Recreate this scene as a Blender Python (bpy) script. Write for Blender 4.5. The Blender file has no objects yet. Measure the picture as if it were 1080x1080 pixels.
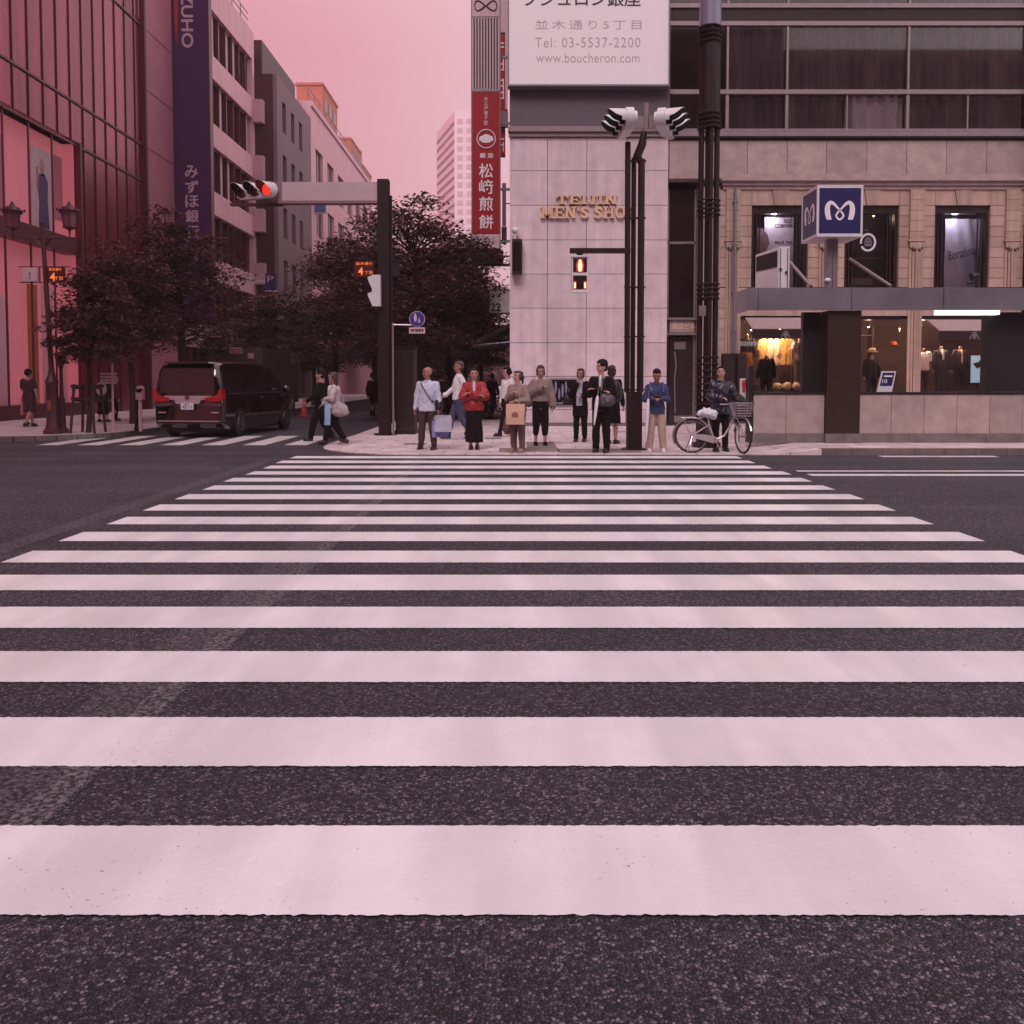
import bpy, math, random
import numpy as np
from mathutils import Vector, Matrix, Euler, noise
R = math.radians
random.seed(7)
sc = bpy.context.scene
col = sc.collection
# ------------------------------------------------------------ camera, sky, sun, exposure
F = 903.0; TILT = R(2.5); HC = 1.47
SHV = math.tan(TILT) - 140.0 / F
cam_d = bpy.data.cameras.new('camera'); cam = bpy.data.objects.new('camera', cam_d); col.objects.link(cam)
cam_d.sensor_width = 36; cam_d.lens = F / 1080 * 36; cam_d.shift_y = SHV * F / 1080
cam_d.clip_start = 0.05; cam_d.clip_end = 3000
cam.location = (0, 0, HC); cam.rotation_euler = (R(90) - TILT, 0, 0)
sc.camera = cam
SUN_EL, SUN_AZ = R(48), R(195)          # azimuth from +Y towards +X: high, behind and to the left of the camera
w = bpy.data.worlds.new('World'); sc.world = w; w.use_nodes = True
nt = w.node_tree; nt.nodes.clear()
def wn(t, **k):
    n = nt.nodes.new(t)
    for a, b in k.items(): setattr(n, a, b)
    return n
wo = wn('ShaderNodeOutputWorld'); bg = wn('ShaderNodeBackground'); bg.inputs['Strength'].default_value = 0.1
sky = wn('ShaderNodeTexSky', sky_type='NISHITA', sun_disc=False); sky.sun_elevation = SUN_EL; sky.sun_rotation = SUN_AZ
sky.air_density = 2.0; sky.dust_density = 4.0
tc = wn('ShaderNodeTexCoord'); sx = wn('ShaderNodeSeparateXYZ')
nt.links.new(tc.outputs['Generated'], sx.inputs[0])
mr = wn('ShaderNodeMapRange'); mr.inputs[1].default_value = -1; mr.inputs[2].default_value = 1
nt.links.new(sx.outputs['X'], mr.inputs[0])
ramp = wn('ShaderNodeValToRGB'); e = ramp.color_ramp
e.elements[0].position = 0.0; e.elements[0].color = (.80, .09, .15, 1)
e.elements[1].position = 1.0; e.elements[1].color = (1.0, .95, 1.0, 1)
for p, c in ((.3, (.60, .19, .25, 1)), (.42, (.68, .31, .37, 1)), (.5, (.73, .43, .48, 1)), (.7, (.98, .86, .92, 1))):
    q = e.elements.new(p); q.color = c
nt.links.new(mr.outputs[0], ramp.inputs[0])
cl = wn('ShaderNodeVectorMath', operation='SCALE'); cl.inputs['Scale'].default_value = 10.0
wz = wn('ShaderNodeMix', data_type='RGBA'); wz.inputs[7].default_value = (.93, .73, .80, 1)
zr_ = wn('ShaderNodeMapRange'); zr_.inputs[1].default_value = .35; zr_.inputs[2].default_value = .85; zr_.inputs[4].default_value = .9
nt.links.new(sx.outputs['Z'], zr_.inputs[0]); nt.links.new(zr_.outputs[0], wz.inputs[0]); nt.links.new(ramp.outputs['Color'], wz.inputs[6])
nt.links.new(wz.outputs[2], cl.inputs[0])
mx = wn('ShaderNodeMix', data_type='RGBA'); mx.inputs[0].default_value = .93
nt.links.new(sky.outputs[0], mx.inputs[6]); nt.links.new(cl.outputs[0], mx.inputs[7])
nt.links.new(mx.outputs[2], bg.inputs['Color']); nt.links.new(bg.outputs[0], wo.inputs[0])
sd = bpy.data.lights.new('sun', 'SUN'); sd.energy = 1.5; sd.angle = R(25); sd.color = (1, .88, .89)
sun = bpy.data.objects.new('sun', sd); col.objects.link(sun)
sdir = Vector((math.sin(SUN_AZ) * math.cos(SUN_EL), math.cos(SUN_AZ) * math.cos(SUN_EL), math.sin(SUN_EL)))
sun.rotation_euler = sdir.to_track_quat('Z', 'Y').to_euler(); sun.location = (0, -10, 60)
sc.view_settings.view_transform = 'Standard'; sc.view_settings.look = 'None'
sc.view_settings.exposure = 0.36; sc.view_settings.gamma = 1.0
# ------------------------------------------------------------ helpers
def A(px, py, Y):
    u = (px - 540) / F; v = (540 - py) / F + SHV
    dy = math.cos(TILT) + v * math.sin(TILT); dz = -math.sin(TILT) + v * math.cos(TILT)
    t = Y / dy
    return u * t, HC + dz * t
def AX(px, Y, py=400): return A(px, py, Y)[0]
def AZ(py, Y): return A(540, py, Y)[1]
def GR(px, py, z=0.0):
    u = (px - 540) / F; v = (540 - py) / F + SHV
    dy = math.cos(TILT) + v * math.sin(TILT); dz = -math.sin(TILT) + v * math.cos(TILT)
    t = (z - HC) / dz
    return u * t, dy * t

def M(name, c, rough=.6, metal=0, var=.12, scale=6, bump=0, bscale=None, emit=None, es=1.0, spec=.5, coat=0, stretch=None, streak=0, trans=0, sheen=0, isl=0):
    m = bpy.data.materials.new(name); m.use_nodes = True; t = m.node_tree; b = t.nodes['Principled BSDF']
    b.inputs['Roughness'].default_value = rough; b.inputs['Metallic'].default_value = metal
    b.inputs['Specular IOR Level'].default_value = spec; b.inputs['Coat Weight'].default_value = coat
    if trans: b.inputs['Transmission Weight'].default_value = trans
    c4 = (c[0], c[1], c[2], 1)
    co = t.nodes.new('ShaderNodeTexCoord'); mp = t.nodes.new('ShaderNodeMapping')
    t.links.new(co.outputs['Object'], mp.inputs[0])
    if stretch: mp.inputs['Scale'].default_value = stretch
    n = t.nodes.new('ShaderNodeTexNoise'); n.inputs['Scale'].default_value = scale; n.inputs['Detail'].default_value = 6
    n.inputs['Roughness'].default_value = .65
    t.links.new(mp.outputs[0], n.inputs['Vector'])
    r = t.nodes.new('ShaderNodeMapRange'); r.inputs[1].default_value = .3; r.inputs[2].default_value = .7
    r.inputs[3].default_value = 1 - var; r.inputs[4].default_value = 1 + var
    t.links.new(n.outputs['Fac'], r.inputs[0])
    s = t.nodes.new('ShaderNodeVectorMath'); s.operation = 'SCALE'; s.inputs[0].default_value = c[:3]
    t.links.new(r.outputs[0], s.inputs['Scale'])
    out = s.outputs[0]
    if isl:
        ge = t.nodes.new('ShaderNodeNewGeometry'); ri = t.nodes.new('ShaderNodeMapRange'); ri.inputs[3].default_value = 1 - isl; ri.inputs[4].default_value = 1 + isl * .6
        si = t.nodes.new('ShaderNodeVectorMath'); si.operation = 'SCALE'; t.links.new(ge.outputs['Random Per Island'], ri.inputs[0]); t.links.new(out, si.inputs[0]); t.links.new(ri.outputs[0], si.inputs['Scale']); out = si.outputs[0]
    if streak:
        mp2 = t.nodes.new('ShaderNodeMapping'); mp2.inputs['Scale'].default_value = (4, 4, .25)
        t.links.new(co.outputs['Object'], mp2.inputs[0])
        n2 = t.nodes.new('ShaderNodeTexNoise'); n2.inputs['Scale'].default_value = 1.2; n2.inputs['Detail'].default_value = 5
        t.links.new(mp2.outputs[0], n2.inputs['Vector'])
        r2 = t.nodes.new('ShaderNodeMapRange'); r2.inputs[1].default_value = .35; r2.inputs[2].default_value = .6
        r2.inputs[3].default_value = 1 - streak; r2.inputs[4].default_value = 1
        t.links.new(n2.outputs['Fac'], r2.inputs[0])
        s2 = t.nodes.new('ShaderNodeVectorMath'); s2.operation = 'SCALE'
        t.links.new(out, s2.inputs[0]); t.links.new(r2.outputs[0], s2.inputs['Scale']); out = s2.outputs[0]
    t.links.new(out, b.inputs['Base Color'])
    rr = t.nodes.new('ShaderNodeMapRange'); rr.inputs[3].default_value = max(0, rough - .08); rr.inputs[4].default_value = min(1, rough + .08)
    t.links.new(n.outputs['Fac'], rr.inputs[0]); t.links.new(rr.outputs[0], b.inputs['Roughness'])
    if bump:
        bn = t.nodes.new('ShaderNodeTexNoise'); bn.inputs['Scale'].default_value = bscale or scale * 6; bn.inputs['Detail'].default_value = 4
        t.links.new(mp.outputs[0], bn.inputs['Vector'])
        bp = t.nodes.new('ShaderNodeBump'); bp.inputs['Strength'].default_value = bump; bp.inputs['Distance'].default_value = .01
        t.links.new(bn.outputs['Fac'], bp.inputs['Height']); t.links.new(bp.outputs[0], b.inputs['Normal'])
    if emit:
        b.inputs['Emission Color'].default_value = (*emit, 1); b.inputs['Emission Strength'].default_value = es
    return m

def glass_mat(name, tint, rough=.03, clear=.6, refl=1.0):
    """thin window pane: see-through mixed with a fresnel reflection"""
    m = bpy.data.materials.new(name); m.use_nodes = True; t = m.node_tree; t.nodes.clear()
    o = t.nodes.new('ShaderNodeOutputMaterial'); tr = t.nodes.new('ShaderNodeBsdfTransparent'); gl = t.nodes.new('ShaderNodeBsdfGlossy')
    tr.inputs[0].default_value = (*[x * clear for x in tint], 1); gl.inputs[0].default_value = (*[min(1, x * refl) for x in tint], 1)
    gl.inputs['Roughness'].default_value = rough
    fr = t.nodes.new('ShaderNodeFresnel'); fr.inputs[0].default_value = 1.5
    co = t.nodes.new('ShaderNodeTexCoord'); n = t.nodes.new('ShaderNodeTexNoise'); n.inputs['Scale'].default_value = .8
    bp = t.nodes.new('ShaderNodeBump'); bp.inputs['Strength'].default_value = .04
    t.links.new(co.outputs['Object'], n.inputs['Vector']); t.links.new(n.outputs['Fac'], bp.inputs['Height'])
    t.links.new(bp.outputs[0], gl.inputs['Normal'])
    ad = t.nodes.new('ShaderNodeMath'); ad.operation = 'MULTIPLY_ADD'; ad.inputs[1].default_value = 1.0; ad.inputs[2].default_value = .0
    t.links.new(fr.outputs[0], ad.inputs[0])
    mi = t.nodes.new('ShaderNodeMixShader'); t.links.new(ad.outputs[0], mi.inputs[0])
    t.links.new(tr.outputs[0], mi.inputs[1]); t.links.new(gl.outputs[0], mi.inputs[2]); t.links.new(mi.outputs[0], o.inputs[0])
    return m

def org(p):
    v = Vector((0, 0, 0))
    while p is not None:
        v = v + p.location; p = p.parent
    return v

def each(g, name, mat, parent, limit=100):
    """every box collected in g becomes a part of its own (past the limit: one stuff part)"""
    n = len(g.v) // 8
    for i in range(min(n, limit)):
        h = G(); h.v = g.v[8 * i:8 * i + 8]; h.f = [tuple(k - 8 * i for k in f) for f in g.f[6 * i:6 * i + 6]]; h.m = [0] * 6; h.build(name, mat, parent)
    if n > limit:
        h = G(); h.v = g.v[8 * limit:]; h.f = [tuple(k - 8 * limit for k in f) for f in g.f[6 * limit:]]; h.m = [0] * len(h.f); h.build(name, mat, parent, kind='stuff')
class G:
    """collects shapes; build() links them as ONE mesh object"""
    def __init__(s): s.v = []; s.f = []; s.m = []
    def add(s, vs, fs, mi=0):
        o = len(s.v); s.v.extend([tuple(a) for a in vs]); s.f.extend([tuple(i + o for i in f) for f in fs]); s.m.extend([mi] * len(fs)); return s
    def box(s, x0, x1, y0, y1, z0, z1, mi=0):
        if x0 > x1: x0, x1 = x1, x0
        if y0 > y1: y0, y1 = y1, y0
        if z0 > z1: z0, z1 = z1, z0
        return s.add([(x0, y0, z0), (x1, y0, z0), (x1, y1, z0), (x0, y1, z0), (x0, y0, z1), (x1, y0, z1), (x1, y1, z1), (x0, y1, z1)],
              [(0, 3, 2, 1), (4, 5, 6, 7), (0, 1, 5, 4), (1, 2, 6, 5), (2, 3, 7, 6), (3, 0, 4, 7)], mi)
    def rbox(s, c, size, rot=(0, 0, 0), mi=0):
        mt = Matrix.Translation(c) @ Euler(rot).to_matrix().to_4x4(); a, b, d = [x / 2 for x in size]
        vs = [mt @ Vector((x, y, z)) for z in (-d, d) for (x, y) in ((-a, -b), (a, -b), (a, b), (-a, b))]
        return s.add(vs, [(0, 3, 2, 1), (4, 5, 6, 7), (0, 1, 5, 4), (1, 2, 6, 5), (2, 3, 7, 6), (3, 0, 4, 7)], mi)
    def cyl(s, p0, p1, r0, r1=None, n=12, mi=0, caps=True):
        r1 = r0 if r1 is None else r1
        p0 = Vector(p0); p1 = Vector(p1); d = (p1 - p0)
        if d.length < 1e-6: return s
        q = d.to_track_quat('Z', 'Y')
        vs = []
        for p, r in ((p0, r0), (p1, r1)):
            for k in range(n):
                a = 2 * math.pi * k / n; vs.append(p + q @ Vector((r * math.cos(a), r * math.sin(a), 0)))
        fs = [(k, (k + 1) % n, n + (k + 1) % n, n + k) for k in range(n)]
        if caps: fs += [tuple(range(n - 1, -1, -1)), tuple(range(n, 2 * n))]
        return s.add(vs, fs, mi)
    def tube(s, pts, r, n=8, mi=0):
        pts = [Vector(p) for p in pts]; rs = r if isinstance(r, (list, tuple)) else [r] * len(pts); vs = []
        N = len(pts); up = None
        for i, p in enumerate(pts):
            d = (pts[min(i + 1, N - 1)] - pts[max(i - 1, 0)]).normalized()
            if up is None: up = d.orthogonal().normalized()
            up = (up - d * up.dot(d)).normalized() if (up - d * up.dot(d)).length > 1e-5 else d.orthogonal().normalized()
            sd_ = d.cross(up)
            for k in range(n):
                a = 2 * math.pi * k / n; vs.append(p + (up * math.cos(a) + sd_ * math.sin(a)) * rs[i])
        fs = [(i * n + k, i * n + (k + 1) % n, (i + 1) * n + (k + 1) % n, (i + 1) * n + k) for i in range(N - 1) for k in range(n)]
        fs += [tuple(range(n - 1, -1, -1)), tuple(range((N - 1) * n, N * n))]
        return s.add(vs, fs, mi)
    def ell(s, c, r, nu=12, nv=8, mi=0, rot=None):
        vs = []; c = Vector(c); mt = Euler(rot).to_matrix() if rot else None
        for j in range(nv + 1):
            t = math.pi * j / nv
            for i in range(nu):
                a = 2 * math.pi * i / nu
                p = Vector((r[0] * math.sin(t) * math.cos(a), r[1] * math.sin(t) * math.sin(a), -r[2] * math.cos(t)))
                vs.append(c + (mt @ p if mt else p))
        fs = [(j * nu + i, j * nu + (i + 1) % nu, (j + 1) * nu + (i + 1) % nu, (j + 1) * nu + i) for j in range(nv) for i in range(nu)]
        return s.add(vs, fs, mi)
    def loft(s, rings, mi=0, n=16, caps=True):
        """rings: (x, y, z, rx, ry[, wave, waves])"""
        vs = []
        for q in rings:
            x, y, z, rx, ry = q[:5]; wv = q[5] if len(q) > 5 else 0; wc = q[6] if len(q) > 6 else 7
            for k in range(n):
                a = 2 * math.pi * k / n; f = 1 + wv * math.cos(a * wc + z * 5); vs.append((x + rx * f * math.cos(a), y + ry * f * math.sin(a), z))
        N = len(rings)
        fs = [(i * n + k, i * n + (k + 1) % n, (i + 1) * n + (k + 1) % n, (i + 1) * n + k) for i in range(N - 1) for k in range(n)]
        if caps: fs += [tuple(range(n - 1, -1, -1)), tuple(range((N - 1) * n, N * n))]
        return s.add(vs, fs, mi)
    def lathe(s, x, y, prof, n=16, mi=0): return s.loft([(x, y, z, r, r) for r, z in prof], mi, n)
    def cap(s, p0, p1, r0, r1, n=12, mi=0):
        s.cyl(p0, p1, r0, r1, n, mi); s.ell(p0, (r0,) * 3, n, 8, mi); s.ell(p1, (r1,) * 3, n, 8, mi); return s
    def prism(s, pts, p, q, axis='y', mi=0):
        """polygon pts in the plane across axis, from p to q along the axis"""
        def w_(a, b, t): return {'y': (a, t, b), 'x': (t, a, b), 'z': (a, b, t)}[axis]
        n = len(pts); vs = [w_(a, b, p) for a, b in pts] + [w_(a, b, q) for a, b in pts]
        return s.add(vs, [tuple(range(n)), tuple(range(2 * n - 1, n - 1, -1))] + [(k, n + k, n + (k + 1) % n, (k + 1) % n) for k in range(n)], mi)
    def torus(s, c, Rr, r, nrm=(0, 1, 0), n=32, k=8, mi=0, a0=0, a1=2 * math.pi):
        q = Vector(nrm).to_track_quat('Z', 'Y'); c = Vector(c); full = abs(a1 - a0) > 6.28
        pts = [c + q @ Vector((Rr * math.cos(a0 + (a1 - a0) * i / n), Rr * math.sin(a0 + (a1 - a0) * i / n), 0)) for i in range(n + 1)]
        return s.tube(pts, r, k, mi)
    def build(s, name, mats, parent=None, smooth=False, recalc=True, local=False, **kw):
        o0 = Vector((0, 0, 0)) if local else org(parent); me = bpy.data.meshes.new(name)
        me.from_pydata([(a[0] - o0.x, a[1] - o0.y, a[2] - o0.z) for a in s.v], [], s.f)
        if not isinstance(mats, (list, tuple)): mats = [mats]
        for m in mats: me.materials.append(m)
        if len(mats) > 1: me.polygons.foreach_set('material_index', s.m)
        if recalc:
            import bmesh
            b = bmesh.new(); b.from_mesh(me); bmesh.ops.recalc_face_normals(b, faces=b.faces[:]); b.to_mesh(me); b.free()
        if smooth: smooth_mesh(me)
        ob = bpy.data.objects.new(name, me); col.objects.link(ob)
        if parent: ob.parent = parent
        tag(ob, **kw); return ob
def smooth_mesh(me, ang=40):
    me.polygons.foreach_set('use_smooth', [True] * len(me.polygons))
    try: me.set_sharp_from_angle(angle=R(ang))
    except Exception: pass
def tag(o, label=None, cat=None, group=None, kind=None):
    if label: o['label'] = label
    if cat: o['category'] = cat
    if group: o['group'] = group
    if kind: o['kind'] = kind
    return o
def thing(name, loc, label, cat, group=None):
    o = bpy.data.objects.new(name, None); o.location = loc; col.objects.link(o); o.empty_display_size = .2
    return tag(o, label, cat, group)
def copy_tree(o, parent=None):
    c = o.copy(); col.objects.link(c); c.parent = parent
    for ch in o.children: copy_tree(ch, c)
    return c
def text_geo(body, size, bold=0.0, ext=.003, sx=1.0, spacing=1.0):
    c = bpy.data.curves.new('t', 'FONT'); c.body = body; c.size = size; c.extrude = ext; c.offset = bold
    c.align_x = 'CENTER'; c.align_y = 'CENTER'; c.resolution_u = 3; c.space_character = spacing
    o = bpy.data.objects.new('t', c); col.objects.link(o); bpy.context.view_layer.update()
    m = bpy.data.meshes.new_from_object(o.evaluated_get(bpy.context.evaluated_depsgraph_get()))
    vs = [(v.co.x * sx, v.co.y, v.co.z) for v in m.vertices]; fs = [tuple(p.vertices) for p in m.polygons]
    bpy.data.objects.remove(o); bpy.data.curves.remove(c); bpy.data.meshes.remove(m)
    return vs, fs
def lettering(body, size, loc, mat, parent, rot=(90, 0, 0), spin=0, fit=None, name='lettering', **kw):
    """text standing in the XZ plane facing -Y by default; spin turns it in its own plane; fit = (width, height)"""
    vs, fs = text_geo(body, size, **kw)
    xs = [v[0] for v in vs]; ys = [v[1] for v in vs]; cx = (min(xs) + max(xs)) / 2; cy = (min(ys) + max(ys)) / 2
    fx = fy = 1
    if fit:
        fx = fit[0] / max(1e-4, max(xs) - min(xs)); fy = (fit[1] / max(1e-4, max(ys) - min(ys))) if fit[1] else fx
    mt = Matrix.Translation(loc) @ Euler([R(a) for a in rot]).to_matrix().to_4x4() @ Matrix.Rotation(R(spin), 4, 'Z')
    g = G(); g.add([mt @ Vector(((v[0] - cx) * fx, (v[1] - cy) * fy, v[2])) for v in vs], fs)
    return g.build(name, mat, parent, recalc=False)
def remesh(g, voxel, smooth=4, wrinkle=0.0, wscale=9.0, bias=0.0):
    me = bpy.data.meshes.new('tmp'); me.from_pydata(g.v, [], g.f)
    import bmesh
    b = bmesh.new(); b.from_mesh(me); bmesh.ops.recalc_face_normals(b, faces=b.faces[:]); b.to_mesh(me); b.free()
    o = bpy.data.objects.new('tmp', me); col.objects.link(o)
    r = o.modifiers.new('r', 'REMESH'); r.mode = 'VOXEL'; r.voxel_size = voxel
    if smooth:
        s = o.modifiers.new('s', 'SMOOTH'); s.iterations = smooth; s.factor = .5
    bpy.context.view_layer.update()
    m = bpy.data.meshes.new_from_object(o.evaluated_get(bpy.context.evaluated_depsgraph_get()))
    bpy.data.objects.remove(o); bpy.data.meshes.remove(me)
    n = len(m.vertices); v = np.empty(n * 3); m.vertices.foreach_get('co', v); v = v.reshape(-1, 3)
    if wrinkle:
        nn = np.empty(n * 3); m.vertices.foreach_get('normal', nn); nn = nn.reshape(-1, 3)
        sd = random.random() * 50
        d = np.array([noise.noise(Vector((p[0] * wscale + sd, p[1] * wscale, p[2] * wscale * .6))) + .5 * noise.noise(Vector((p[0] * wscale * 2.7, p[1] * wscale * 2.7 + sd, p[2] * wscale * 1.5))) for p in v])
        v = v + nn * ((d + bias) * wrinkle)[:, None]
    h = G(); h.v = [tuple(a) for a in v]; h.f = [tuple(p.vertices) for p in m.polygons]; h.m = [0] * len(h.f)
    bpy.data.meshes.remove(m)
    return h
# ------------------------------------------------------------ materials
def asphalt_mat(name, c=(.088, .068, .088), worn=0.0):
    m = bpy.data.materials.new(name); m.use_nodes = True; t = m.node_tree; b = t.nodes['Principled BSDF']
    L = t.links.new; N = t.nodes.new
    co = N('ShaderNodeTexCoord')
    vo = N('ShaderNodeTexVoronoi'); vo.inputs['Scale'].default_value = 95; vo.inputs['Randomness'].default_value = 1; L(co.outputs['Object'], vo.inputs['Vector'])
    ve = N('ShaderNodeTexVoronoi'); ve.feature = 'DISTANCE_TO_EDGE'; ve.inputs['Scale'].default_value = 95; L(co.outputs['Object'], ve.inputs['Vector'])
    sp = N('ShaderNodeSeparateColor'); L(vo.outputs['Color'], sp.inputs[0])
    cr = N('ShaderNodeValToRGB'); L(sp.outputs[0], cr.inputs[0]); q = cr.color_ramp
    q.elements[0].color = (c[0] * .3, c[1] * .3, c[2] * .3, 1); q.elements[1].color = (c[0] * 3.4, c[1] * 3.4, c[2] * 3.4, 1)
    for p, k in ((.4, .6), (.75, 1.25)):
        x = q.elements.new(p); x.color = (c[0] * k, c[1] * k, c[2] * k, 1)
    big = N('ShaderNodeTexNoise'); big.inputs['Scale'].default_value = .5; big.inputs['Detail'].default_value = 5; L(co.outputs['Object'], big.inputs['Vector'])
    mr_ = N('ShaderNodeMapRange'); mr_.inputs[1].default_value = .3; mr_.inputs[2].default_value = .7; mr_.inputs[3].default_value = .78; mr_.inputs[4].default_value = 1.25
    L(big.outputs['Fac'], mr_.inputs[0])
    tm = N('ShaderNodeMapping'); tm.inputs['Scale'].default_value = (.03, 1.1, 1); L(co.outputs['Object'], tm.inputs[0])
    tn = N('ShaderNodeTexNoise'); tn.inputs['Scale'].default_value = 1; tn.inputs['Detail'].default_value = 5; L(tm.outputs[0], tn.inputs['Vector'])
    tr_ = N('ShaderNodeMapRange'); tr_.inputs[1].default_value = .35; tr_.inputs[2].default_value = .65; tr_.inputs[3].default_value = .8; tr_.inputs[4].default_value = 1.2; L(tn.outputs['Fac'], tr_.inputs[0])
    s0_ = N('ShaderNodeVectorMath'); s0_.operation = 'SCALE'; L(cr.outputs[0], s0_.inputs[0]); L(tr_.outputs[0], s0_.inputs['Scale'])
    s = N('ShaderNodeVectorMath'); s.operation = 'SCALE'; L(s0_.outputs[0], s.inputs[0]); L(mr_.outputs[0], s.inputs['Scale'])
    ed = N('ShaderNodeMapRange'); ed.inputs[1].default_value = 0; ed.inputs[2].default_value = .12; ed.inputs[3].default_value = .5; ed.inputs[4].default_value = 1
    L(ve.outputs['Distance'], ed.inputs[0])
    s2 = N('ShaderNodeVectorMath'); s2.operation = 'SCALE'; L(s.outputs[0], s2.inputs[0]); L(ed.outputs[0], s2.inputs['Scale'])
    out = s2.outputs[0]
    if worn:
        n2 = N('ShaderNodeTexNoise'); n2.inputs['Scale'].default_value = 45; n2.inputs['Detail'].default_value = 4; L(co.outputs['Object'], n2.inputs['Vector'])
        r2 = N('ShaderNodeMapRange'); r2.inputs[1].default_value = .45; r2.inputs[2].default_value = .62; r2.inputs[4].default_value = worn; L(n2.outputs['Fac'], r2.inputs[0])
        mi = N('ShaderNodeMix'); mi.data_type = 'RGBA'; L(r2.outputs[0], mi.inputs[0]); L(out, mi.inputs[6]); mi.inputs[7].default_value = (.3, .27, .28, 1)
        out = mi.outputs[2]
    L(out, b.inputs['Base Color'])
    b.inputs['Roughness'].default_value = .72; b.inputs['Specular IOR Level'].default_value = .45
    ht = N('ShaderNodeMath'); ht.operation = 'MULTIPLY_ADD'; ht.inputs[1].default_value = 2.5; L(sp.outputs[1], ht.inputs[0]); L(ed.outputs[0], ht.inputs[2])
    hs = N('ShaderNodeMath'); hs.operation = 'SUBTRACT'; L(ht.outputs[0], hs.inputs[0]); L(vo.outputs['Distance'], hs.inputs[1])
    bp = N('ShaderNodeBump'); bp.inputs['Strength'].default_value = 1.0; bp.inputs['Distance'].default_value = .011; L(hs.outputs[0], bp.inputs['Height']); L(bp.outputs[0], b.inputs['Normal'])
    return m
def tile_mat(name, c, w_, h_, mortar=(.12, .09, .1), ms=.008, rough=.7, var=.12, off=.5, bump=.3):
    m = bpy.data.materials.new(name); m.use_nodes = True; t = m.node_tree; b = t.nodes['Principled BSDF']; L = t.links.new; N = t.nodes.new
    co = N('ShaderNodeTexCoord'); br = N('ShaderNodeTexBrick'); L(co.outputs['Object'], br.inputs['Vector'])
    br.offset = off; br.inputs['Scale'].default_value = 1; br.inputs['Mortar Size'].default_value = ms; br.inputs['Brick Width'].default_value = w_; br.inputs['Row Height'].default_value = h_
    br.inputs['Color1'].default_value = (*[x * (1 - var) for x in c], 1); br.inputs['Color2'].default_value = (*[x * (1 + var) for x in c], 1); br.inputs['Mortar'].default_value = (*mortar, 1)
    n = N('ShaderNodeTexNoise'); n.inputs['Scale'].default_value = 3; n.inputs['Detail'].default_value = 7; L(co.outputs['Object'], n.inputs['Vector'])
    r = N('ShaderNodeMapRange'); r.inputs[1].default_value = .3; r.inputs[2].default_value = .7; r.inputs[3].default_value = .75; r.inputs[4].default_value = 1.15; L(n.outputs['Fac'], r.inputs[0])
    s = N('ShaderNodeVectorMath'); s.operation = 'SCALE'; L(br.outputs['Color'], s.inputs[0]); L(r.outputs[0], s.inputs['Scale']); L(s.outputs[0], b.inputs['Base Color'])
    b.inputs['Roughness'].default_value = rough
    return m
mt_asphalt = asphalt_mat('asphalt'); mt_worn = asphalt_mat('asphalt with worn paint', worn=.5)
mt_paint = M('road paint', (.84, .80, .83), rough=.36, var=.05, scale=3, bump=.25, bscale=60)
mt_paint_old = M('old road paint', (.62, .56, .58), rough=.6, var=.15, scale=5, bump=.3, bscale=60)
mt_pave = tile_mat('pavement slabs', (.62, .50, .53), .9, .6)
mt_tact = M('tactile paving', (.25, .19, .18), rough=.8)
mt_kerb = M('kerb stone', (.16, .13, .13), rough=.5, var=.3, scale=4, bump=.2)
mt_yellow = M('yellow line paint', (.6, .32, .08), rough=.6, var=.3, scale=8)
mt_granite = M('light granite', (.64, .50, .55), rough=.6, var=.12, scale=2.2, bump=.08, bscale=120, streak=.14, isl=.1)
mt_granite2 = M('pinkish granite', (.38, .28, .275), rough=.55, var=.2, scale=3, bump=.08, bscale=120, isl=.14)
mt_joint = M('joint', (.10, .07, .075), rough=.9)
mt_sandst = M('beige sandstone', (.46, .31, .26), rough=.75, var=.1, scale=4, bump=.15, bscale=60, streak=.25, isl=.12)
mt_band = M('mauve band', (.10, .07, .09), rough=.5, var=.08)
mt_board = M('billboard white', (.84, .76, .81), rough=.45, var=.02)
mt_metal = M('window metal', (.33, .26, .28), rough=.35, metal=.6, var=.1)
mt_dark = M('dark bronze', (.028, .012, .014), rough=.4, metal=.3, var=.2)
mt_pole = M('maroon brown pole paint', (.018, .005, .008), rough=.5, var=.2, scale=10, spec=.3)
mt_black = M('black', (.009, .004, .006), rough=.5, var=.2)
mt_gpole = M('grey lilac pole paint', (.25, .22, .30), rough=.35, metal=.3, var=.08)
mt_white = M('white enamel', (.66, .62, .66), rough=.35, var=.05)
mt_grey = M('grey metal', (.20, .18, .21), rough=.4, metal=.4, var=.12)
mt_ink = M('dark ink', (.03, .02, .03), rough=.6)
mt_ink2 = M('grey ink', (.42, .32, .38), rough=.6)
mt_gold = M('gold letters', (.66, .42, .28), rough=.5, var=.1)
mt_red = M('red sign', (.33, .008, .016), rough=.5, var=.15, scale=.8, spec=.3)
mt_redp = M('red paint', (.5, .03, .03), rough=.5)
mt_blue = M('blue sign', (.03, .025, .15), rough=.35, var=.05)
mt_glass = glass_mat('window glass', (1, .95, .96), clear=.93)
mt_dglass = M('dark glass', (.015, .006, .008), rough=.06, var=.1, spec=.6)
mt_dfglass = M('dark glass, soft', (.03, .018, .022), rough=.25, var=.2, spec=.5)
mt_curtain = M('grey curtain', (.20, .175, .205), rough=.9, var=.35, scale=3, stretch=(6, 1, .3))  # stretched noise paints the light and dark of folds into the cloth
mt_curtw = M('white curtain', (.9, .88, .95), rough=.9, var=.1)
mt_fabric = M('awning fabric', (.34, .24, .25), rough=.9)
mt_canopy = M('canopy aluminium', (.24, .21, .25), rough=.35, metal=.5, var=.22, scale=1.2)
mt_navy = M('navy', (.02, .018, .10), rough=.35)
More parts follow.
